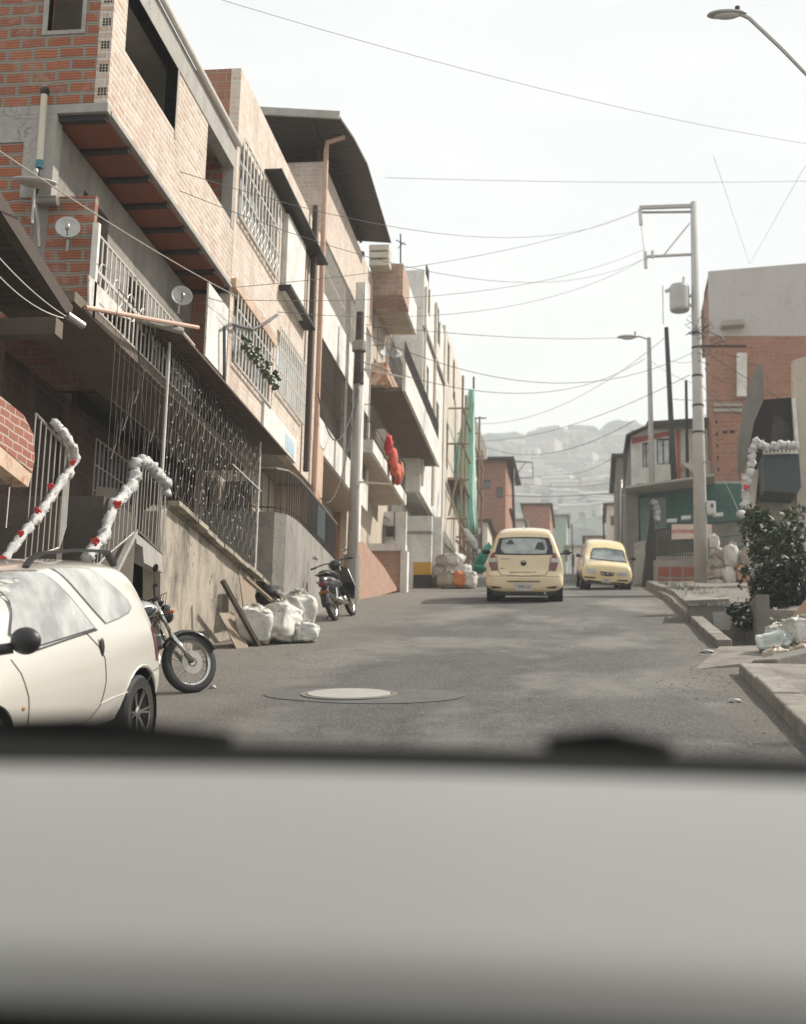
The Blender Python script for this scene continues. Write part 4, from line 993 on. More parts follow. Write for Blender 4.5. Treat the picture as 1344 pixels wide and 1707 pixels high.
# houses scattered over the far hillside
rnd = random.Random(77)
protos = []
mats_h = [mplain('far_wall_white', (.46, .44, .40), (.34, .32, .29), .9, obj=True, scale=.3, bs=0), mplain('far_wall_brick', (.34, .21, .15), (.28, .17, .12), .9, obj=True, scale=.3, bs=0), mplain('far_wall_cream', (.38, .34, .28), (.30, .26, .2), .9, obj=True, scale=.3, bs=0)]
rf = [mplain('far_roof_clay', (.36, .18, .12), (.26, .13, .09), .9, obj=True, scale=.4, bs=0), mplain('far_roof_grey', (.3, .29, .27), (.2, .2, .19), .9, obj=True, scale=.4, bs=0)]
for k in range(6):
    o = thing('hillside_house', 'small hazy house scattered on the distant hillside across the valley', 'house', (0, 0, -50), group='houses on the distant hillside')
    w_, d_, h_ = rnd.uniform(5, 10), rnd.uniform(5, 9), rnd.uniform(4, 9)
    g = G(); g.wall('y', -d_ / 2, .3, -w_ / 2, w_ / 2, -3, h_, [(-w_ * .3, -w_ * .1, h_ * .55, h_ * .8), (w_ * .1, w_ * .3, h_ * .55, h_ * .8), (-w_ * .3, -w_ * .1, 0.5, h_ * .3)]); g.box(-w_ / 2, -w_ / 2 + .3, -d_ / 2 + .31, d_ / 2, -3, h_); g.box(w_ / 2 - .3, w_ / 2, -d_ / 2 + .31, d_ / 2, -3, h_)
    g.build('wall', mats_h[k % 3], o, local=True)
    g = G(); g.prism([(-w_ / 2 - .4, -d_ / 2 - .4, h_ + .01), (w_ / 2 + .4, -d_ / 2 - .4, h_ + .01), (w_ / 2 + .4, 0, h_ + 1.2), (-w_ / 2 - .4, 0, h_ + 1.2)], (0, 0, .3)); g.prism([(-w_ / 2 - .4, .002, h_ + 1.2), (w_ / 2 + .4, .002, h_ + 1.2), (w_ / 2 + .4, d_ / 2 + .4, h_ + .01), (-w_ / 2 - .4, d_ / 2 + .4, h_ + .01)], (0, 0, .3)); g.build('roof', rf[k % 2], o, local=True)
    protos.append(o)
cnt = 0
def hill_hit(px, py):
    r = ray(px, py); y = 200
    while y < 1500:
        p = r * (y / r.y)
        if p.z <= hillz(p.x, p.y): return p
        y += 6
for k in range(190):
    px, py = rnd.uniform(790, 1075), rnd.uniform(742, 905)
    if k < 60: px, py = rnd.uniform(800, 1050), rnd.uniform(810, 900)
    p = hill_hit(px, py)
    if p is None: continue
    o = protos[k] if k < 6 else copy_tree(protos[k % 6])
    s = rnd.uniform(.7, 1.5); o.location = (p.x, p.y, hillz(p.x, p.y)); o.rotation_euler = (0, 0, rnd.uniform(-.5, .5)); o.scale = (s, s, s)
# woods on the hillside: one mass of crowns
g = G()
for k in range(420):
    px, py = rnd.uniform(780, 1090), rnd.uniform(715, 915); p = hill_hit(px, py)
    if p is None: continue
    s = rnd.uniform(3, 9)
    g.ell((p.x, p.y, hillz(p.x, p.y) + s * .4), s * rnd.uniform(.8, 1.8), s, s * rnd.uniform(.5, .9), nu=7, nv=5, fn=lambda u, q: q * (1 + .5 * noise.noise(u * 2 + Vector((k, 0, 0)))))
g.build('hillside_wood', mplain('distant_foliage', (.05, .075, .04), (.08, .10, .05), .9, scale=.1, bs=0), kind='stuff', label='hazy green tree cover between the houses on the distant hillside')
# ================================================================== right side: kerbs, pavement, culvert
g = G(); ys = frange(18.9, 34, 1.0); rnd = random.Random(9)
m_kerb = mplaster('kerb_concrete', (.27, .245, .205), (.10, .085, .07), 1.0)
for i in range(len(ys) - 1):
    a, b2 = ys[i] + .004, ys[i + 1] - .004; dx = rnd.uniform(-.008, .008); dz = rnd.uniform(-.006, .006); x = lerp(1.66, 1.60, i / len(ys)) + dx
    g.prism([(x, a, rz(a) - .3), (x, b2, rz(b2) - .3), (x, b2, rz(b2) + .12 + dz), (x, a, rz(a) + .12 + dz)], (.20, 0, 0))
g.build('kerb', m_kerb, kind='structure', bevel=.015)
g = G(); ys = [3, 4.4, 5.8, 7.2, 8.6, 10.0, 11.5, 13.0, 14.3, 15.7]
for i in range(len(ys) - 1):
    a, b2 = ys[i] + .006, ys[i + 1] - .006; x = 1.60 + rnd.uniform(-.012, .012); dz = rnd.uniform(-.01, .008)
    g.prism([(x, a, rz(a) - .3), (x, b2, rz(b2) - .3), (x + .02, b2, rz(b2) + .14 + dz), (x + .02, a, rz(a) + .14 + dz)], (.26, 0, 0))
g.build('kerb', m_kerb, kind='structure', bevel=.02)
m_pave = mplaster('cracked_pavement', (.235, .21, .175), (.10, .085, .07), 1.0)
g = G(); n = 9; ys = frange(-5, 15.8, .4)
for y in ys:
    for i in range(n): x = lerp(1.86, 6, i / (n - 1)); g.v.append(Vector((x, y, rz(y) + .115 + .02 * noise.noise(Vector((x * 1.3, y * 1.3, 0))))))
g.f = [(j * n + i, j * n + i + 1, (j + 1) * n + i + 1, (j + 1) * n + i) for j in range(len(ys) - 1) for i in range(n - 1)]
o = g.build('pavement', m_pave, kind='structure')
g = G(); g.prism([PR(1160, 1117) + Vector((0, 0, .012)), PR(1200, 1084) + Vector((0, 0, .05)), Vector((3.6, 18.9, rz(18.9) + .10)), Vector((3.6, 17.2, rz(17.2) + .12)), Vector((2.05, 16.7, rz(16.7) + .06))], (0, 0, -.25))
g.build('ramp_slab', m_pave, kind='structure')
g = G(); a, b2 = Vector((1.78, 16.0, rz(16.0))), Vector((2.95, 17.1, rz(17.1) + .05)); g.prism([a + Vector((0, 0, -.2)), b2 + Vector((0, 0, -.2)), b2 + Vector((0, 0, .24)), a + Vector((0, 0, .13))], (.25, -.18, 0))
g.build('kerb', m_concdark, kind='structure', bevel=.02)
# culvert
CV = thing('culvert', 'broken concrete drain headwall with a pale patch beside the kerb', 'culvert', (2.6, 23.7, rz(23.7)))
Yc = 23.55
a, b2 = PY(1147, 1008, Yc), PY(1246, 1082, Yc)
g = G(); g.wall('y', Yc, .22, a.x, b2.x, b2.z - .3, a.z - .02); g.box(b2.x - .02, b2.x + .18, Yc - 1.6, Yc + .2, b2.z - .3, a.z - .06); g.build('wall', m_concdark, CV)
a2, b3 = PY(1188, 1020, Yc), PY(1222, 1050, Yc); g = G(); g.prism([(a2.x, Yc - .006, a2.z), (b3.x - .03, Yc - .006, a2.z + .01), (b3.x, Yc - .006, (a2.z + b3.z) / 2), (b3.x - .05, Yc - .006, b3.z), (a2.x + .02, Yc - .006, b3.z - .01)], (0, .005, 0)); g.build('patch', m_conc, CV)
g = G(); g.prism([(a.x - .05, Yc - .06, a.z + .0), (PY(1215, 1000, Yc).x, Yc - .06, a.z + .03), (PY(1215, 1000, Yc).x + .1, Yc + 1.3, rz(Yc + 1.3) + .36), (a.x + .1, Yc + 1.5, rz(Yc + 1.5) + .34)], (0, 0, .06)); g.build('cover_slab', m_kerb, CV)
rnd = random.Random(31)
g = G()
for k in range(420):      # rubble and litter along the kerbs
    side = rnd.random()
    if side < .45: y = rnd.uniform(11, 33); x = 1.45 + rnd.gauss(0, .12)
    elif side < .8: y = rnd.uniform(11, 30); x = -4.75 + rnd.gauss(0, .25)
    else: y = rnd.uniform(13.5, 16.5); x = 1.2 + rnd.gauss(0, .25)
    s = rnd.uniform(.004, .018); g.ell((x, y, rz(y) + s * .3), s * rnd.uniform(.8, 1.6), s, s * .6, Matrix.Rotation(rnd.uniform(0, 3), 3, 'Z'), nu=5, nv=3)
g.build('gravel', mplain('gravel_bits', (.22, .20, .17), (.14, .12, .10), .9, scale=30), kind='stuff', label='loose gravel and crumbs of rubble along both road edges')
# litter
for (px, py, s, c, l) in ((1180, 1089, .10, m_plasticw, 'white scrap of paper beside the end of the far kerb'), (1118, 1032, .05, m_plasticw, 'tiny white scrap near the far kerb'), (1226, 1172, .06, m_plasticw, 'pale crumpled scrap below the near kerb corner'), (355, 1149, .035, m_plasticw, 'tiny pale scrap on the road right of the near motorcycle wheel')):
    p = PR(px, py); g = G(); g.ell(p + Vector((0, 0, .02)), s, s * .8, .02, nu=8, nv=5, fn=lambda u, q: q * (1 + .7 * noise.noise(u * 3)))
    tag(g.build('litter', c), l, 'litter', 'scraps of litter on the road')
# manhole
p = PR(582, 1159)
MH = thing('manhole_cover', 'pale round manhole cover in the road, ringed by a dark frame', 'manhole cover', p)
g = G(); g.lathe((p.x, p.y, p.z), (0, -.19, 1), [(.001, -.02), (.47, -.02), (.47, .018), (.42, .018), (.42, .004), (.001, .004)], 40); g.build('frame', m_concdark, MH)
g = G(); g.lathe((p.x, p.y, p.z), (0, -.19, 1), [(.001, .005), (.405, .005), (.405, .022), (.001, .024)], 40)
g.build('lid', mplain('pale_cast_lid', (.44, .42, .38), (.33, .31, .28), .75, scale=12, bs=.8, bd=.01), MH)

# ================================================================== orange block building and neighbours
def ypoly(parent, pts, Y, th, mat, name, **k):
    g = G(); g.prism([PY(a, b, Y) for a, b in pts], (0, th, 0)); return g.build(name, mat, parent, **k)
OB = thing('orange_building', 'tall windowless orange block building with its top painted pale for glare on the right', 'building', (6, 49, rz(49)))
Yo = 49
ypoly(OB, [(1181, 452), (1420, 432), (1420, 560), (1184, 560)], Yo, .2, mplaster('glare_pale_wall', (.50, .47, .44), (.42, .36, .31), .5), 'upper_wall')  # glare over the top storey put into the wall colour as pale grey
ypoly(OB, [(1184, 560.2), (1420, 560.2), (1420, 830), (1190, 830)], Yo + .01, .2, m_block2, 'wall')
a = PY(1184, 560, Yo); g = G(); g.box(a.x, a.x + .2, Yo + .22, Yo + 2.2, rz(49), PY(1181, 455, Yo).z); g.build('side_wall', m_block2, OB)
g = G(); c = PY(1300, 440, Yo); g.box(a.x, c.x + 2.2, Yo + .2, Yo + 9, c.z - .6, c.z - .4); g.build('roof', m_conc, OB)
ypoly(OB, [(1229, 588), (1246, 588), (1245, 660), (1229, 660)], Yo - .25, .25, m_white, 'vent_shaft')
ypoly(OB, [(1203, 534), (1242, 531), (1242, 540), (1203, 543)], Yo - .45, .45, m_conc, 'rain_hood')
ypoly(OB, [(1190, 672), (1238, 672), (1238, 677), (1190, 677)], Yo - .05, .05, m_conc, 'lintel')
ypoly(OB, [(1190, 681), (1238, 681), (1238, 686), (1190, 686)], Yo - .06, .06, m_conc, 'lintel')
ypoly(OB, [(1192, 802), (1240, 802), (1240, 812), (1192, 812)], Yo - .06, .06, m_conc, 'floor_band')
ypoly(OB, [(1205, 718), (1213, 718), (1213, 722), (1205, 722)], Yo - .004, .01, m_void, 'vent_hole')
ypoly(OB, [(1217, 717), (1225, 717), (1225, 722), (1217, 722)], Yo - .004, .01, m_void, 'vent_hole')
for k in range(5): ypoly(OB, [(1193 + k * .8, 700 + k * 20), (1196 + k * .8, 700 + k * 20), (1196 + k * .8, 706 + k * 20), (1193 + k * .8, 706 + k * 20)], Yo - .003, .01, m_void, 'perforated_block')
RH = thing('white_house', 'white upper storey house with red trim and blue-grey windows above the green shop', 'house', (2.5, 51, rz(51)))
Yr = 51
h1, h2, h3 = ((1071, 1083, 738, 779), (1095, 1117, 731, 774), (1150, 1158, 720, 768))
pa, pb = PY(1052, 722, Yr), PY(1190, 820, Yr)
g = G(); g.wall('y', Yr, .2, pa.x, pb.x, pb.z - 2, PY(1100, 716, Yr).z, [(PY(h[0], h[2], Yr).x, PY(h[1], h[2], Yr).x, PY(h[0], h[3], Yr).z, PY(h[0], h[2], Yr).z) for h in (h1, h2)]); g.build('wall', m_white, RH)
for h in (h1, h2): add_window(RH, 'y', Yr, .2, PY(h[0], h[2], Yr).x, PY(h[1], h[2], Yr).x, PY(h[0], h[3], Yr).z, PY(h[0], h[2], Yr).z, m_winpale, 1, m_iron, t=.04)
g = G(); g.box(pa.x, pa.x + .2, Yr + .21, Yr + 14, rz(51) - .5, PY(1100, 718, Yr).z); g.build('side_wall', m_concdark, RH)
m_redp = mplain('faded_red_paint', (.50, .12, .09), (.42, .16, .12), .7, scale=4)
ypoly(RH, [(1054, 730), (1120, 718), (1120, 725), (1054, 740)], Yr - .02, .019, m_redp, 'trim')
ypoly(RH, [(1127, 716), (1133, 716), (1135, 800), (1129, 800)], Yr - .05, .049, m_redp, 'trim')
ypoly(RH, [(1085, 806), (1142, 796), (1142, 802), (1085, 811)], Yr - .03, .029, m_redp, 'trim')
g = G(); a = PY(1044, 727, Yr - .6); b2 = PY(1078, 712, Yr - .6); c = PY(1192, 700, Yr - .6)
g.prism([a, b2, b2 + Vector((0, 0, .08)), a + Vector((0, 0, .08))], (0, 5, .5)); g.prism([b2 + Vector((.02, 0, .06)), c, c + Vector((0, 0, .12)), b2 + Vector((.02, 0, .22))], (0, 5, .6)); g.build('roof', m_corr, RH)
ypoly(RH, [(1137, 772), (1188, 768), (1188, 790), (1165, 796)], Yr - .9, .9, m_plaster, 'balcony')
far_house('dark_house', 'narrow dark sided house receding behind the white and red house', 1028, 1041, 762, 960, 66, m_concdark, 8, m_corr, [])
# shop under an awning
SH = thing('green_shop', 'green walled shop under a flat pale awning behind the grey fence', 'shop', (3, 47, rz(47)))
Ys = 47.6
ypoly(SH, [(1062, 806), (1245, 806), (1245, 960), (1062, 960)], Ys, .2, m_green, 'wall')
g = G(); a, b2 = PY(1043, 814, 46.3), PY(1192, 793, 46.3); g.prism([a, b2, b2 + Vector((.1, 1.5, 0)), a + Vector((.1, 1.5, 0))], (0, 0, .07)); g.build('awning', m_conc, SH)
ypoly(SH, [(1066, 831), (1110, 829), (1112, 905), (1068, 905)], Ys - .12, .08, mplain('grey_green_door', (.17, .24, .21), (.13, .18, .16), .6), 'door')
ypoly(SH, [(1044, 818), (1064, 816), (1066, 960), (1046, 960)], Ys - .5, .4, m_concdark, 'pillar')
for (x0_, x1_, yy) in ((1112, 1129, 868), (1136, 1152, 863), (1190, 1206, 858)):
    ypoly(SH, [(x0_, yy - 3), (x1_, yy - 4), (x1_, yy + 2), (x0_, yy + 3)], Ys - .6, .25, m_plasticw, 'counter_item')
g = G()
for k in range(8):
    p = PY(1113 + k * 15, 846, Ys - .05); g.box(p.x - .012, p.x + .012, Ys - .05, Ys - .03, PY(1100, 862, Ys).z, PY(1100, 824, Ys).z)
p0_, p1_ = PY(1112, 842, Ys), PY(1238, 842, Ys); g.box(p0_.x, p1_.x, Ys - .056, Ys - .031, p0_.z - .015, p0_.z + .015)
g.build('wall_batten', mplain('teal_batten', (.05, .17, .14), None, .6), SH)
# garland on the shop door
def garland(name, label, pts, r, seed, group=None, bows=(), step=.09, flat=.9):
    o = thing(name, label, 'garland', pts[0], group=group); rnd = random.Random(seed)
    P = []
    for a, b2 in zip(pts, pts[1:]):
        L = (b2 - a).length; q = max(1, int(L / step))
        P += [a.lerp(b2, k / q) for k in range(q)]
    P.append(pts[-1]); g = G(); m_ = len(P)
    path = []; rad = []
    for i in range((m_ - 1) * 4 + 1):
        q = i / 4; k = min(int(q), m_ - 2); p = P[k].lerp(P[k + 1], q - k)
        path.append(p + Vector((noise.noise(p * 9), noise.noise(p * 9 + Vector((5, 0, 0))), noise.noise(p * 9 + Vector((0, 7, 0))))) * r * .35)
        rad.append(r * (.62 + .45 * abs(math.sin(q * math.pi * .55 + seed)) + .3 * noise.noise(p * 14)))
    n0 = len(g.v); g.tube(path, rad, 12)
    for i in range(n0, len(g.v)): v_ = g.v[i]; g.v[i] = v_ + Vector((noise.noise(v_ * 38), noise.noise(v_ * 38 + Vector((9, 3, 1))), noise.noise(v_ * 38 + Vector((2, 8, 4))))) * r * .55
    g.build('plastic_wrap', m_plasticw, o, smooth=True)
    for bpt in bows:
        g = G()
        for k in range(9):
            a = k * 2.4 + .3; d = Vector((math.cos(a), rnd.uniform(-.6, .1), math.sin(a))) * r * rnd.uniform(.35, .75)
            g.ell(bpt + d * .8, r * rnd.uniform(.28, .5), r * .22, r * rnd.uniform(.2, .34), Matrix.Rotation(-a + rnd.uniform(-.7, .7), 3, 'Y'), nu=8, nv=5)
        g.ell(bpt, r * .3, r * .3, r * .3, nu=8, nv=5); g.build('red_bow', m_red, o)
    return o
garland('garland', 'pinkish white ribbon garland hanging on the grey green shop door', [PY(1086, 834, Ys - .3), PY(1094, 840, Ys - .3), PY(1096, 868, Ys - .3)], .12, 2)
garland('garland', 'puffy white plastic garland with one dark red bow beside the dark green panel', [PY(x, y, 33.7) for x, y in ((1330, 742), (1300, 742), (1278, 748), (1264, 735), (1256, 746), (1254, 766), (1250, 786), (1246, 802), (1243, 818), (1242, 848))], .10, 5, bows=[PY(1244, 812, 33.5)])
garland('garland', 'white plastic garland with small red bows wound up the left stair railing', [PX(x, y, -4.93) for x, y in ((91, 703), (104, 722), (121, 744), (125, 766), (118, 786), (100, 806), (84, 832), (66, 858), (44, 884), (22, 912), (5, 935))], .042, 1,
        bows=[PX(x, y, -4.85) for x, y in ((122, 771), (85, 811), (63, 851), (35, 889), (6, 932))])
garland('garland', 'puffier white plastic garland arching over the right stair railing', [PX(x, y, -4.93) for x, y in ((277, 826), (278, 808), (262, 790), (250, 776), (236, 768), (226, 772), (228, 788), (220, 808), (206, 828), (190, 842), (186, 856), (180, 870), (176, 888), (166, 904), (150, 922), (142, 930))], .06, 8,
        bows=[PX(x, y, -4.83) for x, y in ((196, 841), (160, 903))])
# fence, planter, sign
FN = thing('street_fence', 'grey plank and mesh fence on the right in front of the green shop', 'fence', (3.2, 44.5, rz(44)))
for (pts, m_) in (([(1092, 886), (1245, 868), (1245, 890), (1092, 906)], m_concdark), ([(1092, 908), (1245, 892), (1245, 908), (1092, 924)], m_concdark)):
    ypoly(FN, pts, 44.6, .05, m_, 'panel')
g = G(); a, b2 = PY(1092, 884, 44.5), PY(1245, 866, 44.5); g.bar(a, b2, .05, .05); 
g.build('rail', m_iron, FN)
g = G()
for k in range(22):
    x = lerp(1093, 1180, k / 21); a = PY(x, 884, 44.45); g.bar(a, PY(x, 940, 44.45), .02)
g.bar(PY(1093, 926, 44.45), PY(1180, 924, 44.45), .03); g.build('bars', m_iron, FN)
ypoly(FN, [(1093, 926), (1160, 920), (1160, 938), (1093, 938)], 44.75, .03, m_plasticw, 'white_backing')
PL = thing('planter_wall', 'low wall with red brick squares set in grey mortar under the fence', 'wall', (2.6, 43, rz(43)))
ypoly(PL, [(1090, 934), (1162, 934), (1162, 980), (1090, 980)], 43.2, .25, m_grey, 'wall')
for i in range(3):
    for j, (u, v_) in enumerate(((945, 961), (965, 975))):
        ypoly(PL, [(1098 + i * 21, u), (1116 + i * 21, u), (1116 + i * 21, v_), (1098 + i * 21, v_)], 43.185, .02, mplain('red_brick_square', (.30, .085, .05), (.22, .06, .04), .85, scale=14), 'brick')
SG = thing('shop_sign', 'pink and cream hand painted sign board with red lettering hung on the fence', 'sign', PY(1150, 897, 43.9))
ypoly(SG, [(1120, 874), (1187, 874), (1187, 897), (1120, 899)], 43.9, .03, mplain('pinkish_board', (.66, .54, .46), (.6, .47, .40), .7), 'board')
def text(s, size, mat, M_, parent=None, name='lettering', ext=.002, sx=1):
    cu = bpy.data.curves.new(name, 'FONT'); cu.body = s; cu.size = size; cu.extrude = ext; cu.align_x = 'CENTER'; cu.align_y = 'CENTER'
    tmp = bpy.data.objects.new('t', cu); COL.objects.link(tmp); bpy.context.view_layer.update()
    me = bpy.data.meshes.new_from_object(tmp.evaluated_get(bpy.context.evaluated_depsgraph_get())); bpy.data.objects.remove(tmp)
    g = G(); g.v = [M_ @ Vector((v_.co.x * sx, v_.co.y, v_.co.z)) for v_ in me.vertices]; g.f = [tuple(p.vertices) for p in me.polygons]
    return g.build(name, mat, parent, local=True) if parent else g.build(name, mat)
RX90 = Matrix.Rotation(R(90), 4, 'X')
c = PY(1141, 886, 43.89)
g_ = text('INTERNET', .17, m_red, Matrix.Translation(c - SG.location) @ RX90, SG, ext=.004, sx=1.0)
g = G(); g.prism([PY(1085, 845, 43.6), PY(1091, 868, 43.6), PY(1097, 976, 43.6), PY(1070, 976, 43.6), PY(1079, 900, 43.6)], (0, .25, 0))
tag(g.build('folded_parasol', m_dark), 'dark folded parasol standing upright at the left end of the fence', 'parasol')
g = G(); g.prism([PY(1058, 905, 44.5), PY(1076, 900, 44.5), PY(1076, 975, 44.5), PY(1056, 975, 44.5)], (0, .2, 0)); tag(g.build('gate_post', m_conc), 'pale concrete gate post between the parked taxi and the folded parasol', 'post')
# figures of the right edge house: stair slab, dark opening, green box, beige wall
RHs = thing('corner_house', 'grey house at the right edge with a dark tarpaulined opening and dark green balcony panel', 'house', (5, 35, rz(35)))
Yq = 35.5
ypoly(RHs, [(1256, 625), (1263, 606), (1272, 612), (1273, 662), (1258, 700), (1244, 772), (1236, 800), (1231, 780), (1232, 730), (1240, 680)], Yq - .4, .3, m_concdark, 'stair_slab')
ypoly(RHs, [(1273, 666), (1326, 662), (1330, 756), (1246, 790), (1246, 762), (1259, 700)], Yq, .3, m_void, 'opening')
ypoly(RHs, [(1322, 600), (1360, 590), (1420, 590), (1420, 980), (1332, 980), (1327, 750), (1322, 664)], Yq - .3, .3, m_beige, 'wall')
ypoly(RHs, [(1321, 664), (1327, 664), (1333, 748), (1327, 750)], Yq - .42, .1, m_white, 'post')
ypoly(RHs, [(1248, 790), (1272, 775), (1332, 775), (1332, 980), (1250, 980)], Yq - .2, .19, m_grey, 'lower_wall')
ypoly(RHs, [(1236, 790), (1266, 782), (1258, 850), (1247, 852)], Yq - .5, .25, m_plaster, 'side_wall')
ypoly(RHs, [(1272, 757), (1332, 754), (1336, 812), (1330, 822), (1274, 818)], Yq - 1.5, 1.2, m_dgreen, 'balcony_panel')
g = G()
for k in range(9):
    a = PY(1274 + k * 6.6, 746, Yq - 1.52); g.box(a.x - .03, a.x + .03, Yq - 1.55, Yq - 1.52, a.z - .16, a.z)
a, b2 = PY(1272, 745, Yq - 1.5), PY(1331, 743, Yq - 1.5); g.bar(a, b2, .04, .05); g.bar(a - Vector((0, 0, .17)), b2 - Vector((0, 0, .17)), .04, .05); g.build('fretted_rail', m_rail, RHs)
ypoly(RHs, [(1290, 690), (1318, 705), (1322, 745), (1300, 748), (1285, 735)], Yq - .02, .015, m_iron, 'tarpaulin')
g = G(); c = PY(1236, 857, 46); g.ell(c, .16, .16, .14); tag(g.build('flower_pot', m_plasticw), 'small white pot with pink flowers on the fence rail', 'flower pot')

# ================================================================== plants
def leaves(g, c, r, n, s, rnd, hole=.0):
    c = Vector(c)
    k = 0
    while k < n:
        u = Vector((rnd.uniform(-1, 1), rnd.uniform(-1, 1), rnd.uniform(-1, 1)))
        l = u.length
        if l > 1 or l < .35 * rnd.random(): continue
        if noise.noise(Vector((u.x * 2.1 + c.x, u.y * 2.1 + c.y, u.z * 2.1 + c.z * 1.3))) < hole - .15: k += .2; continue
        p = c + Vector((u.x * r[0], u.y * r[1], u.z * r[2]))
        d = Vector((rnd.gauss(0, 1), rnd.gauss(0, 1), rnd.gauss(0, .7))).normalized(); e = d.cross(Vector((rnd.gauss(0, 1), rnd.gauss(0, 1), 1))).normalized()
        q = s * rnd.uniform(.4, 1.5)
        g.add([p - d * q, p + e * q * .42 + d * .1 * q, p + d * q, p - e * q * .42], [(0, 1, 2, 3)]); k += 1
    return g
rnd = random.Random(44)
def bush(name, label, c, r, n, s, mat, stem=True, flowers=0, ground=None, lobes=6):
    o = thing(name, label, 'shrub', (c.x, c.y, ground if ground is not None else c.z - r[2]))
    g = G()
    for k in range(lobes):
        a = rnd.uniform(0, 6.28); d = Vector((math.cos(a) * r[0] * .62, math.sin(a) * r[1] * .5, rnd.uniform(-.65, .6) * r[2]))
        f_ = rnd.uniform(.28, .62); leaves(g, c + d, (r[0] * f_, r[1] * f_, r[2] * f_), int(n / lobes), s, rnd, .14)
    g.build('foliage', mat, o)
    if stem:
        g = G(); gz = ground if ground is not None else c.z - r[2]
        for k in range(5):
            e = c + Vector((rnd.uniform(-.5, .5) * r[0], rnd.uniform(-.4, .4) * r[1], rnd.uniform(-.3, .4) * r[2])); g.tube([(c.x + rnd.uniform(-.08, .08), c.y, gz - .1), Vector((c.x, c.y, gz)).lerp(e, .5) + Vector((rnd.uniform(-.05, .05), 0, 0)), e], [.03, .02, .01], 6)
        g.build('stem', m_wooddark, o)
    if flowers:
        g = G()
        for k in range(flowers):
            a = rnd.uniform(0, 6.28); z = rnd.uniform(-.6, .9); q = math.sqrt(max(0, 1 - z * z * .8)); p = c + Vector((math.cos(a) * r[0] * q * .95, -abs(math.sin(a)) * r[1] * q, z * r[2] * .9))
            for j in range(4): g.ell(p + Vector((rnd.uniform(-1, 1), rnd.uniform(-1, 1), rnd.uniform(-1, 1))) * s * .5, s * .42, s * .42, s * .3, nu=6, nv=4)
        g.build('blossom', m_flower, o)
    return o
cb = PY(1296, 892, 26); bush('flowering_shrub', 'green shrub with white blossoms below the dark green panel', cb, (.60, .5, .66), 4600, .052, m_leafa, flowers=12, ground=rz(26) + .1, lobes=13)
cb = PY(1300, 992, 24.6); bush('dark_shrub', 'dense dark shrub spilling over the drain headwall', cb, (.72, .6, .66), 6000, .055, m_leafb, lobes=12, ground=rz(24.6) - .1, flowers=0)
cb = PY(1262, 1035, 22.8); bush('dark_shrub', 'low dark leaves dotted with tiny white flowers behind the lying sacks', cb, (.42, .5, .30), 2600, .045, m_leafb, ground=rz(22.8) - .3, flowers=9)
cb = PY(1330, 985, 25.5); bush('spiky_shrub', 'dusty olive shrub at the right frame edge above the sacks', cb, (.45, .5, .75), 3600, .07, m_leafa, ground=rz(25.5))
g = G(); rnd2 = random.Random(8)
for k in range(700):
    y = rnd2.uniform(19, 40); x = 1.9 + abs(rnd2.gauss(0, .35)); z = gh(x, y); a = rnd2.uniform(0, 6.28); h = rnd2.uniform(.03, .12)
    d = Vector((math.cos(a), math.sin(a), 0)) * h * .5; e = Vector((-math.sin(a), math.cos(a), 0)) * .008; b0 = Vector((x, y, z))
    g.add([b0 - e, b0 + e, b0 + d + Vector((0, 0, h))], [(0, 1, 2)])
g.build('weeds', m_leafa, kind='stuff', label='sparse weeds along the verge behind the far kerb')

# ================================================================== sacks and boards
def sack(name, label, c, w, d, h, mat, seed, rot=0, lie=False, tie=True, group=None):
    """filled woven sack resting on z=c.z"""
    rnd = random.Random(seed); g = G()
    S = Vector((seed * 1.37, seed * .61, 0))
    def fn(u, q):
        s = 1 + .22 * noise.noise(u * 1.5 + S) + .12 * noise.noise(u * 3.6 - S)
        q = Vector((math.copysign(abs(u.x) ** .65, u.x) * w, math.copysign(abs(u.y) ** .65, u.y) * d, math.copysign(abs(u.z) ** .62, u.z) * h)) * s
        k = max(0, (u.z + .2))
        q += Vector((noise.noise(u * 7 + S), noise.noise(u * 7 - S), .4 * noise.noise(u * 8 + S))) * w * .13 * (.5 + k)
        q.x += .18 * w * k * math.sin(seed); q.y += .12 * d * k * math.cos(seed)
        if tie and u.z > .62:
            k = (u.z - .62) / .38; a = math.atan2(u.y, u.x)
            q.x *= 1 - .66 * math.sin(k * 1.57); q.y *= 1 - .66 * math.sin(k * 1.57); q.z += h * .10 * k + h * .06 * math.sin(a * 5 + seed) * k
        else:
            a = math.atan2(u.y, u.x); q *= 1 + .02 * math.sin(a * 9 + u.z * 3)
        if u.z < -.7: q.z = max(q.z, -h * .95)
        return q
    g.ell((0, 0, h), w, d, h, nu=44, nv=30, fn=fn)
    if tie:
        for k in range(9):
            a = k * .7; tp_ = h * 2.0; r_ = w * rnd.uniform(.3, .62)
            g.prism([(.03 * math.cos(a), .03 * math.sin(a), tp_), (r_ * math.cos(a), r_ * math.sin(a), tp_ + h * rnd.uniform(-.02, .28)), (r_ * math.cos(a + .9), r_ * math.sin(a + .9), tp_ + h * rnd.uniform(-.04, .22))], (.004, .004, .004))
    o = g.build(name, mat, local=True, smooth=True)
    o.location = c; o.rotation_euler = (R(82) if lie else 0, rnd.uniform(-.12, .12), rot)
    if lie: o.location.z += d * .85
    return tag(o, label, 'sack', group)
def onroad(px, py, dz=0): p = PR(px, py); return Vector((p.x, p.y, rz(p.y) + dz))
SGp = 'white woven sacks against the stained wall'
sack('rubble_sack', 'leftmost white sack leaning against the wooden boards', onroad(424, 1076), .26, .24, .26, m_sackw, 3, .3, group=SGp)
sack('rubble_sack', 'fat white sack in the middle of the pile with a sagging folded top', onroad(463, 1073), .30, .26, .29, m_sackw, 8, 1.2, group=SGp)
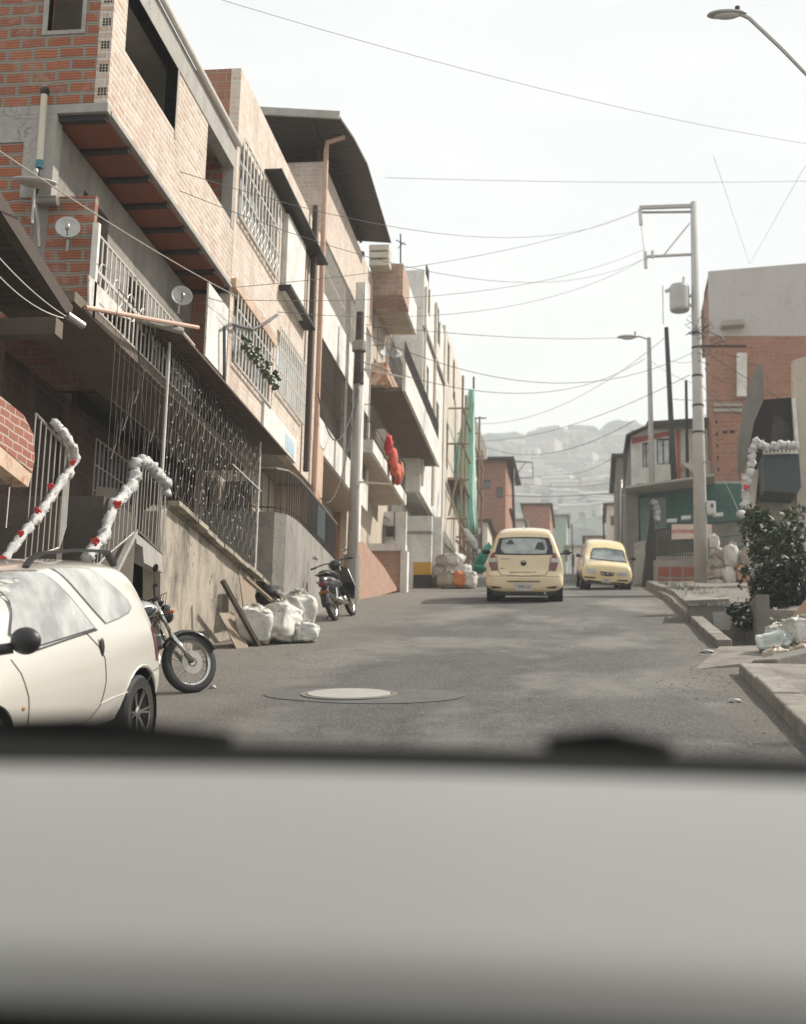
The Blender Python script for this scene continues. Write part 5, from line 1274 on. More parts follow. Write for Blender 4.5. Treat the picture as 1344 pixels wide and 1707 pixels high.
sack('rubble_sack', 'tall white sack at the right rear of the pile near the wall', onroad(489, 1062) + Vector((0, .25, .05)), .25, .24, .32, m_sackw, 14, 2.2, group=SGp)
sack('rubble_sack', 'small squat white sack at the right end of the pile', onroad(505, 1072), .19, .18, .15, m_sackw, 19, .7, group=SGp)
def board(name, label, pts, mat, th, off=None, cat='board'):
    g = G(); g.prism(pts, off or (.02, -.03, 0)); return tag(g.build(name, mat), label, cat)
XB = -4.95
board('wooden_board', 'pale square board leaning in front of the dark beam at the wall foot', [PX(364, 1022, XB), PX(388, 1022, XB), onroad(413, 1080) + Vector((0, 0, 0)), onroad(393, 1082)], m_wood, .03)
board('wooden_board', 'tilted brown board propped behind the leftmost white sack', [PX(398, 962, XB), PX(414, 962, XB), PX(428, 1010, XB + .1), PX(405, 1014, XB + .1)], m_wood, .03)
g = G(); g.bar(PX(371, 968, XB + .1), onroad(432, 1078), .06, .05); tag(g.build('timber_beam', m_wooddark), 'long dark beam leaning against the stained wall beside the boards', 'beam')
g = G(); g.bar(PX(408, 962, XB + .3), PX(472, 1018, XB + .45), .06, .03); tag(g.build('wooden_plank', m_wood), 'pale plank lying across the top of the white sacks', 'plank')
g = G(); c = PX(452, 995, -5.0); g.ell(c, .25, .3, .17, nu=18, nv=12, fn=lambda u, q: q * (1 + .5 * noise.noise(u * 2.6))); g.ell(c + Vector((-.3, -.2, .02)), .14, .2, .18, fn=lambda u, q: q * (1 + .5 * noise.noise(u * 2.6 + Vector((4, 0, 0)))))
tag(g.build('rubbish_heap', m_dark, smooth=True), 'dark heap of rubbish and bin bags on top of the sacks by the wall', 'rubbish', kind='stuff')
# sacks by the garage beyond
rnd = random.Random(6)
gp = 'rubble sacks heaped beyond the garage'
base = [(732, 980, .30), (748, 982, .30), (765, 982, .28), (779, 982, .24)]
names = ['grey rubble sack at the left bottom of the heap by the garage', 'grey rubble sack second from the left at the bottom of the garage heap', 'bright orange sack in the heap between garage and net', 'pale sack at the right bottom of the garage heap']
for k, (px, py, s) in enumerate(base): sack('rubble_sack', names[k], onroad(px, py), s, s, .26, [m_sackg, m_sackg, m_sacko, m_sackw][k], 40 + k, k, tie=False, group=gp)
for k, (px, py, l, mt) in enumerate(((735, 963, 'grey sack in the second layer at the left of the garage heap', m_sackg), (751, 960, 'grey sack in the middle of the second layer of the garage heap', m_sackg), (770, 961, 'pale sack over the orange one in the garage heap', m_sackw), (742, 944, 'grey sack in the third layer left of the garage heap', m_sackg), (758, 943, 'topmost light sack crowning the garage heap', m_sackw))):
    p = PY(px, py + 2, onroad(750, 981).y + .15); sack('rubble_sack', l, p, .26, .28, .20, mt, 50 + k, k * .7, tie=False, group=gp)
# stacks beside the big pole
Yk = 40.9; gp = 'sacks stacked beside the big pole'
for (px, pt, pb_, w_, mt, l) in ((1194, 966, 982, 11, m_sackw, 'white sack at the bottom of the grey stack by the big pole'), (1193, 948, 967, 13, m_sackg, 'lumpy beige sack above the white bottom one by the big pole'), (1194, 931, 949, 11, m_sackg, 'grey sack in the middle of the stack by the big pole'), (1194, 913, 932, 11, m_sackg, 'dark beige sack second from the top by the big pole'), (1191, 892, 914, 8, m_sackw, 'narrow pointed sack on top of the stack by the big pole'),
        (1217, 944, 979, 11, m_sackw, 'lower bright white sack right of the grey stack'), (1218, 908, 945, 12, m_sackw, 'upper bright white sack with an open ragged top'), (1243, 916, 944, 12, m_sackg, 'pinkish tied sack on top of the orange crate bag'), (1239, 943, 976, 11, mplain('peach_sack', (.56, .30, .15), (.45, .24, .12), .6, obj=True, scale=9), 'peach coloured bag at the right end of the stacks')):
    a, b2 = PY(px, pt, Yk), PY(px, pb_, Yk); k_ = w_ / FOC * Yk; sack('rubble_sack', l, b2, k_, k_, (a.z - b2.z) / 2 * 1.02, mt, int(px * 7 + pt), pt * .1, tie=pt in (892, 908, 916), group=gp)
# sacks on the near pavement
gp = 'dirty sacks on the right pavement'
def sk(px, py, Y, w_, d, h, mt, l, seed, lie=False, rot=0, tie=True):
    p = PY(px, py, Y); return sack('rubbish_sack', l, p, w_, d, h, mt, seed, rot, lie, tie, gp)
m_sackd = mplain('dirty_printed_sack', (.55, .47, .38), (.34, .22, .13), .6, scale=5, obj=True, bs=.5, bd=.01, lo=.4, hi=.6)
sk(1262, 1088, 17.7, .17, .12, .21, mplain('white_sack_teal_stripe', (.62, .64, .60), (.45, .55, .50), .5, scale=3, obj=True, bs=.5, bd=.01), 'white sack with a faint teal stripe lying at the left of the pavement pile', 61, True, 1.3)
sk(1305, 1082, 17.9, .20, .16, .15, m_sackw, 'pale sack lying in the upper middle of the pavement pile', 62, False, .3)
sk(1336, 1076, 17.7, .20, .18, .17, m_sackw, 'cream sack under the cardboard at the right frame edge', 63, False, 2)
sk(1296, 1121, 16.9, .15, .15, .145, m_sackd, 'brown stained sack with a green print at the front of the pavement pile', 64, False, .5)
sk(1340, 1121, 16.9, .17, .16, .17, m_sackd, 'speckled cream sack cut by the right frame edge', 65, False, 1.1)
g = G(); g.bar(PY(1322, 1040, 17.8), PY(1362, 988, 17.9), .12, .012, up=(0, -1, .3)); tag(g.build('cardboard_sheet', mplain('brown_cardboard', (.42, .28, .18), (.36, .23, .14), .8)), 'upper brown cardboard strip sticking out of the pavement pile', 'cardboard', 'cardboard pieces on the pavement pile')
g = G(); g.bar(PY(1328, 1052, 17.6), PY(1368, 1000, 17.7), .10, .012, up=(0, -1, .3)); tag(g.build('cardboard_sheet', mplain('pale_cardboard', (.48, .35, .25), (.40, .28, .2), .8)), 'lower paler cardboard strip sticking out of the pavement pile', 'cardboard', 'cardboard pieces on the pavement pile')
# ================================================================== vehicles
def eval_copy(o):
    bpy.context.view_layer.update()
    return bpy.data.meshes.new_from_object(o.evaluated_get(bpy.context.evaluated_depsgraph_get()))
def interp(st, y):
    if y <= st[0][0]: return st[0][1:]
    for a, b2 in zip(st, st[1:]):
        if y <= b2[0]:
            t = (y - a[0]) / (b2[0] - a[0]); return [lerp(p, q, t) for p, q in zip(a[1:], b2[1:])]
    return st[-1][1:]
def car_shell(root, name, st, wheels, wr, mat, crown=.02, cut=.30):
    g = G()
    for s in st:
        y, zb, zs, zt, wb, wm, ws, wt = s
        half = [(0, zb), (wb * .8, zb), (wb, zb + .05), (wm, lerp(zb, zs, .38)), (wm, lerp(zb, zs, .72)), (ws, zs), (lerp(ws, wt, .5), lerp(zs, zt, .5)), (wt + .01, lerp(zs, zt, .90)), (wt * .80, zt), (wt * .4, zt + crown * .8), (0, zt + crown)]
        ring = [(x, y, z) for x, z in half] + [(-x, y, z) for x, z in reversed(half[1:-1])]
        g.v += [Vector(p) for p in ring]
    n = 20
    for j in range(len(st) - 1):
        for k in range(n): g.f.append((j * n + k, j * n + (k + 1) % n, (j + 1) * n + (k + 1) % n, (j + 1) * n + k))
    for base in (0, (len(st) - 1) * n):
        for k in range(10):
            a, b2 = base + k, base + (k + 1); c_, d_ = base + (n - k) % n, base + (n - k - 1) % n
            if k == 0: g.f.append((base + 0, base + 1, base + n - 1))
            elif k == 9: g.f.append((base + 9, base + 10, base + 11))
            else: g.f.append((base + k, base + k + 1, base + n - k - 1, base + n - k))
    o = g.build(name, mat, root, smooth=True, local=True)
    o.modifiers.new('s', 'SUBSURF').levels = 3; o.modifiers[0].render_levels = 3
    me = eval_copy(o); o.modifiers.clear(); o.data = me
    bm = bmesh.new(); bm.from_mesh(me); bm.normal_update()
    bvh = BVHTree.FromBMesh(bm); bm.free()
    cut_objs = []
    for (y, z) in wheels:
        for sx in (-1, 1):
            c = G(); c.lathe((0, y, z), (sx, 0, 0), [(.001, cut + .18), (wr, cut + .18), (wr, 1.2), (.001, 1.2)], 40)
            co = c.build('tmp', mat, None, local=True); co.location = (0, 0, 0)
            M_ = wmat(root); co.matrix_world = M_; cut_objs.append(co)
    for co in cut_objs:
        m = o.modifiers.new('b', 'BOOLEAN'); m.operation = 'DIFFERENCE'; m.solver = 'EXACT'; m.object = co
    me = eval_copy(o); o.modifiers.clear(); o.data = me
    for co in cut_objs: bpy.data.objects.remove(co)
    me.materials.clear(); me.materials.append(mat)
    me.polygons.foreach_set('use_smooth', [True] * len(me.polygons))
    try: me.set_sharp_from_angle(angle=R(38))
    except Exception: pass
    return o, bvh
def patch(root, name, bvh, poly, axis, mat, off=.004, th=.0, step=.05, parent=None):
    """panel that follows the body: poly in (y,z) seen from +-x, or (x,z) seen from +-y"""
    bm = bmesh.new()
    if axis[1] == 'x': vs = [bm.verts.new((0, a, b2)) for a, b2 in poly]
    else: vs = [bm.verts.new((a, 0, b2)) for a, b2 in poly]
    bm.faces.new(vs)
    us = [p[0] for p in poly]; zs = [p[1] for p in poly]
    for k in frange(min(us), max(us), step)[1:-1]:
        co = (0, k, 0) if axis[1] == 'x' else (k, 0, 0); no = (0, 1, 0) if axis[1] == 'x' else (1, 0, 0)
        bmesh.ops.bisect_plane(bm, geom=bm.verts[:] + bm.edges[:] + bm.faces[:], plane_co=co, plane_no=no)
    for k in frange(min(zs), max(zs), step)[1:-1]:
        bmesh.ops.bisect_plane(bm, geom=bm.verts[:] + bm.edges[:] + bm.faces[:], plane_co=(0, 0, k), plane_no=(0, 0, 1))
    s = 1 if axis[0] == '+' else -1
    for v_ in bm.verts:
        if axis[1] == 'x': org, d = Vector((s * 3, v_.co.y, v_.co.z)), Vector((-s, 0, 0))
        else: org, d = Vector((v_.co.x, 2 * s + (2 if s < 0 else 4) * 0 + (s * 4), v_.co.z)), Vector((0, -s, 0))
        hit, nrm, _, _ = bvh.ray_cast(org, d)
        if hit is None:
            hit, nrm, _, _ = bvh.find_nearest(Vector((v_.co.x, v_.co.y, v_.co.z)) if axis[1] == 'y' else Vector((s * .7, v_.co.y, v_.co.z)))
        if nrm.dot(d) > 0: nrm = -nrm
        v_.co = hit + nrm * off
    g = G(); bm.verts.ensure_lookup_table()
    for i, v_ in enumerate(bm.verts): v_.index = i
    g.v = [v_.co.copy() for v_ in bm.verts]; g.f = [tuple(v_.index for v_ in f.verts) for f in bm.faces]; bm.free()
    return g.build(name, mat, parent or root, smooth=True, local=True)
def outline(root, name, bvh, pts, axis, mat, r=.004, parent=None, closed=True, off=.002):
    s = 1 if axis[0] == '+' else -1; P = []
    pl = pts + [pts[0]] if closed else pts
    for (a, b2) in zip(pl, pl[1:]):
        q = max(1, int(math.hypot(b2[0] - a[0], b2[1] - a[1]) / .05))
        for k in range(q): P.append((lerp(a[0], b2[0], k / q), lerp(a[1], b2[1], k / q)))
    if not closed: P.append(pts[-1])
    Q = []
    for (a, b2) in P:
        if axis[1] == 'x': org, d = Vector((s * 3, a, b2)), Vector((-s, 0, 0))
        else: org, d = Vector((a, s * 6, b2)), Vector((0, -s, 0))
        hit, nrm, _, _ = bvh.ray_cast(org, d)
        if hit is None: continue
        Q.append(hit + (nrm if nrm.dot(d) < 0 else -nrm) * off)
    g = G(); g.tube(Q, r, 5, closed=closed); return g.build(name, mat, parent or root, local=True)
def wheel(root, x, y, z, r, w, sx, rim='alloy', spokes=6):
    g = G(); rr = r * .66
    g.lathe((x, y, z), (sx, 0, 0), [(rr, -w / 2), (r * .93, -w / 2), (r, -w / 2 + .02), (r, w / 2 - .02), (r * .93, w / 2), (rr, w / 2 - .005), (rr, w / 2 - .03)], 44)
    t_ = g.build('tyre', m_rubber, root, smooth=False, local=True)
    g = G(); g.lathe((x, y, z), (sx, 0, 0), [(rr * .98, w / 2 - .004), (rr, w / 2 - .002), (rr, -w / 2), (rr * .9, -w / 2), (rr * .9, w / 2 - .01)], 40)
    c = Vector((x + sx * (w / 2 - .035), y, z))
    for k in range(spokes):
        a0 = 2 * math.pi * k / spokes
        for da in ((-.10, .10) if rim == 'alloy' else (0,)):
            a = a0 + da; d = Vector((0, math.cos(a), math.sin(a)))
            g.bar(c + d * .04, c + d * rr * .95 + Vector((sx * .02, 0, 0)), .016 if rim == 'alloy' else .09, .022, up=(sx, 0, 0))
    g.lathe(c + Vector((-sx * .01, 0, 0)), (sx, 0, 0), [(.001, .0), (.05, 0), (.05, .02), (.03, .03), (.001, .03)], 20)
    g.build('rim', m_chrome if rim == 'alloy' else m_silver, t_, local=True)
    g = G(); g.lathe((x - sx * w * .2, y, z), (sx, 0, 0), [(.001, 0), (rr * .85, 0), (rr * .85, .01), (.001, .01)], 24); g.build('brake_disc', m_dark, t_, local=True)
    return t_
def liner(root, x0, y, z, wr, sx):
    g = G(); n = 28
    for k in range(n):
        a = 2 * math.pi * k / n
        for x in (x0, x0 - sx * .30): g.v.append(Vector((x, y + math.cos(a) * (wr - .006), z + math.sin(a) * (wr - .006))))
    g.f = [(2 * k, 2 * k + 1, (2 * k + 3) % (2 * n), (2 * k + 2) % (2 * n)) for k in range(n)] + [tuple(2 * k + 1 for k in range(n))]
    return g.build('wheel_arch', m_black, root, local=True)
def mpaint(name, c, c2, rough=.28, metal=0, coat=1):
    m, t, b = nodes(name); v = posvec(t, True)
    t.links.new(mixrgb(t, noise_out(t, v, 1.2, 3, .5, .35, .7), c, c2), b.inputs['Base Color'])
    b.inputs['Metallic'].default_value = metal; b.inputs['Coat Weight'].default_value = coat; b.inputs['Coat Roughness'].default_value = .07
    r_ = N(t, 'ShaderNodeMapRange'); t.links.new(noise_out(t, v, 9, 5, .7), r_.inputs['Value']); r_.inputs['To Min'].default_value = rough; r_.inputs['To Max'].default_value = rough + .03
    t.links.new(r_.outputs[0], b.inputs['Roughness'])
    return m
m_taxi = mpaint('taxi_yellow_paint', (.76, .60, .37), (.71, .55, .33), .22)
m_taxi2 = mpaint('taxi_bright_yellow_paint', (.78, .63, .34), (.72, .56, .27), .26)
m_pearl = mpaint('pearl_champagne_paint', (.70, .66, .59), (.67, .62, .54), .22, .3)
m_plate = mplain('licence_plate_white', (.60, .58, .54), (.5, .48, .45), .5, obj=True, scale=20)

# ---- near taxi, seen from behind
ptx = PR(876, 1003); yaw = R(1.5)
grade = math.atan(.185)
TX = thing('taxi', 'yellow hatchback taxi driving away up the middle of the street', 'car', (ptx.x, ptx.y - .42, rz(ptx.y - .42)), (grade, 0, yaw))
st = [(0.00, .30, .42, .50, .50, .60, .60, .50), (.03, .23, .45, .56, .62, .76, .74, .66), (.09, .20, .50, .62, .68, .795, .775, .72), (.13, .20, .60, .74, .70, .80, .775, .70),
      (.15, .20, .82, .96, .71, .80, .765, .66), (.20, .20, .96, 1.08, .71, .80, .75, .64), (.34, .20, .98, 1.38, .71, .80, .745, .575), (.42, .20, .99, 1.49, .71, .80, .745, .555),
      (.60, .20, .99, 1.525, .71, .80, .745, .55), (1.3, .19, .98, 1.55, .71, .80, .745, .56), (2.0, .19, .96, 1.53, .71, .80, .745, .56), (2.3, .19, .95, 1.46, .71, .80, .74, .57),
      (2.75, .19, .94, 1.12, .71, .80, .735, .66), (2.95, .19, .92, .99, .70, .79, .72, .66), (3.3, .2, .80, .88, .68, .77, .69, .58), (3.5, .24, .60, .70, .60, .70, .62, .50), (3.56, .3, .5, .6, .5, .6, .55, .42)]
W_ = [(.62, .285), (2.95, .285)]
sh, bv = car_shell(TX, 'body', st, W_, .335, m_taxi)
def P2(px, py, cx0=876.0, k=80.1, z0=1003.0, xs=1): return ((px - cx0) / k * xs, (z0 - py) / k)
zoom = lambda zx, zy: P2(800 + zx / 8.96, 870 + zy / 8.96)
patch(TX, 'rear_window', bv, [zoom(*p) for p in ((300, 235), (480, 222), (700, 216), (900, 220), (1040, 230), (1090, 360), (1105, 480), (900, 486), (650, 488), (400, 486), (232, 480), (262, 360))], '-y', m_black, .004)
m_rw = mglass('mottled_reflection_glass', (.20, .23, .22), .10, True, (.42, .44, .41))  # opaque glass with pale reflections mottled into its colour
patch(TX, 'rear_glass', bv, [zoom(*p) for p in ((350, 262), (450, 246), (700, 240), (900, 244), (985, 262), (1022, 380), (1000, 462), (700, 470), (380, 462), (322, 400))], '-y', m_rw, .009)
for nm, pts in (('head_rest', ((400, 330), (450, 262), (490, 262), (530, 330))), ('head_rest', ((830, 400), (870, 300), (950, 300), (985, 390), (960, 420)))):
    patch(TX, nm, bv, [zoom(*p) for p in pts], '-y', m_dgreen, .012)
for s in (-1, 1):
    q = [(185, 470), (235, 440), (268, 600), (290, 715), (190, 725), (150, 600)]
    if s > 0: q = [(1310 - a + 20, b2) for a, b2 in q]
    tl = patch(TX, 'tail_light', bv, [zoom(*p) for p in q], '-y', m_lens, .006, step=.03)
    q2 = [(160, 540), (250, 528), (262, 590), (150, 600)]
    if s > 0: q2 = [(1330 - a, b2) for a, b2 in q2]
    patch(TX, 'indicator', bv, [zoom(*p) for p in q2], '-y', m_lensw, .011, step=.03, parent=tl)
outline(TX, 'tailgate_seam', bv, [zoom(*p) for p in ((270, 500), (285, 700), (330, 780), (650, 795), (985, 780), (1040, 720), (1062, 520))], '-y', m_black, .006, closed=False)
outline(TX, 'bumper_seam', bv, [zoom(*p) for p in ((150, 800), (400, 800), (650, 800), (900, 800), (1200, 800))], '-y', m_black, .004, closed=False)
patch(TX, 'bumper_slot', bv, [zoom(*p) for p in ((420, 868), (915, 868), (900, 884), (435, 884))], '-y', m_black, .006)
for s in (-1, 1):
    q = [(175, 945), (250, 950), (345, 962), (330, 978), (230, 980), (195, 968)]
    if s > 0: q = [(1345 - a, b2 - 4) for a, b2 in q]
    patch(TX, 'reflector', bv, [zoom(*p) for p in q], '-y', mplain('dark_reflector', (.10, .03, .015), None, .3, obj=True), .006, step=.03)
g = G(); a, b2 = zoom(540, 895), zoom(800, 1012); g.box(a[0], b2[0], -.02, .012, b2[1], a[1]); pl = g.build('licence_plate', m_plate, TX, local=True)
text('WMK 516', .085, m_dark, Matrix.Translation(((a[0] + b2[0]) / 2, -.022, (a[1] + b2[1]) / 2)) @ RX90, pl, 'plate_number', sx=.66)
hitz = zoom(655, 748)
def yhit(x, z):
    h = bv.ray_cast(Vector((x, -4, z)), Vector((0, 1, 0)))[0]; return (h.y if h else 0) - .006
text('SERVICIO PUBLICO', .066, m_dark, Matrix.Translation((hitz[0], yhit(*hitz), hitz[1])) @ RX90, TX, 'lettering', sx=.98)
z_ = zoom(398, 542); text('HATCH', .045, m_chrome, Matrix.Translation((z_[0], yhit(*z_), z_[1])) @ RX90, TX, 'badge') if False else None
g = G()
for zc_, w_ in ((zoom(398, 542), .075), (zoom(352, 685), .04)):
    for k in range(4): x = zc_[0] - w_ + k * w_ * .66; g.box(x - w_ * .24, x + w_ * .24, yhit(*zc_) - .002, yhit(*zc_) + .004, zc_[1] - .012, zc_[1] + .012)
g.build('badge', m_silver, TX, local=True)
g = G(); c = zoom(665, 605); g.lathe((c[0], yhit(*c) + .004, c[1]), (0, -1, 0), [(.001, 0), (.058, 0), (.058, .012), (.045, .016), (.001, .014)], 24); em = g.build('emblem', m_black, TX, local=True)
g = G(); g.ell((c[0], yhit(*c) - .014, c[1] + .028), .034, .004, .020); g.build('emblem_inset', m_lensw, em, local=True)
for s in (-1, 1):
    g = G(); g.ell((s * .895, 2.25, 1.03), .10, .07, .062, nu=16, nv=12); g.tube([(s * .73, 2.28, .99), (s * .86, 2.27, 1.0)], .02, 6); g.build('door_mirror', m_black, TX, smooth=True, local=True)
    patch(TX, 'side_window', bv, [(.75, 1.03), (2.45, 1.0), (2.15, 1.38), (1.5, 1.46), (.8, 1.44)], ('+' if s > 0 else '-') + 'x', m_winpale, .004)
patch(TX, 'windscreen', bv, [(-.62, 1.08), (.62, 1.08), (.5, 1.42), (-.5, 1.42)], '+y', m_win, .004)
g = G(); g.tube([(.0, .62, 1.54), (.0, .5, 1.66)], .006, 5); g.build('aerial', m_black, TX, local=True)
g = G(); g.box(-.66, .66, .05, 3.3, .17, .24); g.box(-.6, .6, .12, .3, .14, .2); g.build('underbody', m_black, TX, local=True)
for (y, z) in W_:
    for s in (-1, 1): wheel(TX, s * .70, y, z, .285, .17, s, 'steel', 5); liner(TX, s * .79, y, z, .335, s)
g = G(); g.tube([(.42, .10, .2), (.42, .02, .2)], .025, 10); g.build('exhaust', m_silver, TX, local=True)

# ---- parked taxi facing us
pat = PR(1008, 984)
T2 = thing('taxi', 'smaller yellow taxi facing downhill, parked at the right kerb by the crest', 'car', (pat.x + .02, pat.y + .5, rz(pat.y + .5)), (-grade, R(-3), R(180) + R(4)))
# local +y is the way it faces (towards the camera)
st = [(-3.0, .3, .5, .6, .5, .6, .6, .45), (-2.95, .22, .6, .8, .62, .72, .7, .6), (-2.9, .2, .9, 1.1, .68, .755, .72, .6), (-2.75, .2, .94, 1.42, .68, .755, .71, .56), (-2.0, .2, .94, 1.5, .68, .755, .71, .54), (-1.2, .2, .93, 1.49, .68, .755, .71, .54), (-.85, .2, .92, 1.42, .68, .755, .70, .55),
      (-.40, .2, .90, 1.05, .68, .755, .70, .62), (-.22, .2, .88, .96, .68, .755, .69, .62), (.18, .2, .78, .86, .68, .75, .68, .58), (.42, .20, .66, .77, .68, .745, .71, .62), (.50, .20, .60, .71, .67, .74, .69, .58), (.54, .22, .50, .62, .64, .71, .65, .52), (.555, .27, .44, .54, .54, .62, .56, .44)]
W2 = [(-.02, .27), (-2.35, .27)]
sh2, bv2 = car_shell(T2, 'body', st, W2, .315, m_taxi2)
k2 = 58.0
zm2 = lambda zx, zy: ((1008 - (950 + zx / 12.22)) / k2, (984 + (zx - 700) * .0045 - (890 + zy / 12.22)) / k2)
patch(T2, 'windscreen_surround', bv2, [zm2(*p) for p in ((430, 262), (700, 255), (1075, 310), (1130, 575), (800, 545), (350, 495), (380, 360))], '+y', m_black, .004)
patch(T2, 'windscreen', bv2, [zm2(*p) for p in ((450, 285), (700, 278), (1055, 332), (1100, 545), (800, 520), (385, 480), (405, 370))], '+y', mglass('green_windscreen', (.05, .07, .065), .08, True, (.22, .27, .25)), .009)
patch(T2, 'grille', bv2, [zm2(*p) for p in ((555, 745), (860, 775), (830, 845), (700, 850), (585, 825))], '+y', m_black, .006, step=.03)
for i in range(3): patch(T2, 'grille_bar', bv2, [zm2(590 + i * 95, 772), zm2(650 + i * 95, 778), zm2(650 + i * 95, 815), zm2(590 + i * 95, 808)], '+y', m_chrome, .012, step=.03)
for q in (((280, 690), (470, 690), (480, 815), (280, 800)), ((905, 770), (1080, 765), (1140, 790), (1130, 855), (910, 845))):
    patch(T2, 'headlight', bv2, [zm2(*p) for p in q], '+y', m_lensw, .006, step=.03)
patch(T2, 'lower_intake', bv2, [zm2(*p) for p in ((290, 925), (600, 955), (1095, 985), (1080, 1050), (600, 1025), (300, 985))], '+y', m_black, .006, step=.03)
for q in (((230, 850), (465, 870), (465, 905), (235, 880)), ((920, 920), (1150, 925), (1140, 962), (915, 950))): patch(T2, 'bumper_strip', bv2, [zm2(*p) for p in q], '+y', m_black, .006, step=.03)
c = zm2(700, 940); g = G(); g.box(c[0] - .15, c[0] + .15, .53, .56, c[1] - .06, c[1] + .06); pl2 = g.build('licence_plate', m_plate, T2, local=True)
text('TPQ 271', .07, m_dark, Matrix.Translation((c[0], .563, c[1])) @ Matrix.Rotation(math.pi, 4, 'Z') @ RX90, pl2, 'plate_number', sx=.6)
for s in (-1, 1):
    g = G(); g.ell((s * .83, -.45, .98), .08, .05, .055); g.tube([(s * .68, -.45, .96), (s * .8, -.45, .97)], .015, 6); g.build('door_mirror', m_black, T2, smooth=True, local=True)
    patch(T2, 'side_window', bv2, [(-.6, .98), (-2.6, 1.0), (-2.4, 1.36), (-1.0, 1.38)], ('+' if s > 0 else '-') + 'x', m_win, .004)
g = G(); g.box(-.62, .62, -2.8, .45, .17, .24); g.build('underbody', m_black, T2, local=True)
T2.scale = (.95, .95, .95)
for (y, z) in W2:
    for s in (-1, 1): wheel(T2, s * .665, y, z, .27, .16, s, 'steel', 5); liner(T2, s * .745, y, z, .315, s)

# ---- pearl hatchback parked at the left, nose towards us
YR_ = 10.62; XS = -3.42
gr2 = math.atan(.19)
WC = thing('parked_car', 'pearl white three door hatchback with black roof rails parked nose down at the left edge', 'car', (XS - .80, YR_, rz(YR_) - .07), (-gr2, 0, R(180) - R(3.2)))
Mi = WM[WC.name].inverted()
def L(px, py, x=.80):
    """photo pixel -> (y,z) on the plane x=const of the car"""
    r = (Mi.to_3x3() @ ray(px, py)); o_ = Mi @ Vector((0, 0, 0)); t_ = (x - o_.x) / r.x; p = o_ + r * t_; return (p.y, p.z)
# the side we see is local +x?  local x axis points to world -X after the turn, so the street side is local -x
def L(px, py, x=-.80):
    r = (Mi.to_3x3() @ ray(px, py)); o_ = Mi @ Vector((0, 0, 0)); t_ = (x - o_.x) / r.x; p = o_ + r * t_; return (p.y, p.z)
print('car px->local', L(235, 1179), L(235, 1239), L(100, 928, -.55), L(5, 1190), L(170, 935, -.55), L(250, 1110), L(30, 1095))
st = [(-.43, .34, .56, .62, .5, .60, .60, .50), (-.415, .25, .60, .74, .68, .77, .75, .66), (-.39, .21, .76, .92, .71, .81, .785, .69), (-.355, .20, .92, 1.08, .72, .815, .785, .67), (-.26, .20, .95, 1.33, .72, .815, .785, .63), (-.18, .20, .96, 1.42, .72, .815, .78, .61), (.1, .20, .96, 1.46, .72, .815, .78, .61), (.8, .20, .95, 1.475, .72, .815, .78, .62),
      (1.4, .20, .94, 1.45, .72, .815, .78, .62), (1.7, .20, .93, 1.37, .72, .815, .78, .63), (2.15, .20, .91, 1.12, .72, .815, .775, .68), (2.4, .20, .88, .99, .72, .81, .76, .69), (2.75, .22, .78, .88, .70, .80, .73, .63), (2.95, .24, .62, .72, .66, .76, .67, .57), (3.02, .3, .5, .58, .5, .64, .56, .45)]
WWy = L(235, 1179)[0]; WW = [(WWy, .29), (WWy + 2.42, .29)]
sh3, bv3 = car_shell(WC, 'body', st, WW, .345, m_pearl)
zq = lambda zx, zy: L(zx / 3.36, 850 + zy / 3.36, -.70)
zs_ = lambda zx, zy: L(zx / 3.36, 850 + zy / 3.36, -.80)
m_sil = mglass('painted_reflection_glass', (.24, .24, .23), .04, True, (.50, .49, .46))  # sky reflection painted into the base colour as mottled pale grey
dw = [(78, 790), (20, 700), (60, 600), (130, 400), (165, 360), (235, 340), (303, 338), (345, 395), (400, 490), (440, 570), (488, 668), (330, 715), (200, 755)]
patch(WC, 'window_seal', bv3, [zq(*p) for p in dw], '-x', m_black, .003)
cx_, cy_ = 260, 560
patch(WC, 'door_window', bv3, [zq(cx_ + (a - cx_) * .95, cy_ + (b2 - cy_) * .95) for a, b2 in dw], '-x', m_sil, .008)
qw = [(372, 325), (480, 320), (575, 328), (620, 385), (665, 440), (705, 500), (715, 545), (690, 580), (620, 615), (545, 642), (500, 570), (440, 460)]
cx_, cy_ = 550, 480
patch(WC, 'window_seal', bv3, [zq(*p) for p in qw], '-x', mplain('grey_seal', (.25, .23, .2), None, .4, obj=True), .003)
patch(WC, 'quarter_window', bv3, [zq(cx_ + (a - cx_) * .95, cy_ + (b2 - cy_) * .95) for a, b2 in qw], '-x', m_sil, .008)
outline(WC, 'door_seam', bv3, [zs_(*p) for p in ((492, 672), (560, 770), (583, 830), (585, 960), (570, 1100), (530, 1170), (440, 1228))], '-x', m_black, .0035, closed=False)
outline(WC, 'door_seam', bv3, [zs_(*p) for p in ((80, 840), (120, 920), (150, 1050), (158, 1200))], '-x', m_black, .0035, closed=False)
outline(WC, 'bumper_seam', bv3, [(-.36, .60), (-.22, .58), (-.12, .50)], '-x', m_black, .003, closed=False)
patch(WC, 'tail_light', bv3, [(-.36, .66), (-.30, .66), (-.27, .92), (-.31, .95)], '-x', m_lens, .005, step=.03)
outline(WC, 'waist_strip', bv3, [zq(*p) for p in ((96, 800), (240, 752), (330, 722), (490, 672))], '-x', m_black, .006, closed=False, off=.006)
outline(WC, 'sill_crease', bv3, [zs_(*p) for p in ((570, 1085), (640, 1050), (718, 1020))], '-x', m_dish, .004, closed=False)
hy, hz = zs_(572, 770)
g = G(); g.ell((-.80, hy, hz), .014, .035, .07); g.build('door_handle', m_black, WC, smooth=True, local=True)
hy, hz = zs_(122, 1112); g = G(); g.ell((-.812, hy, hz), .008, .02, .015); g.build('side_repeater', mplain('amber_lens', (.5, .2, .08), None, .2, obj=True), WC, local=True)
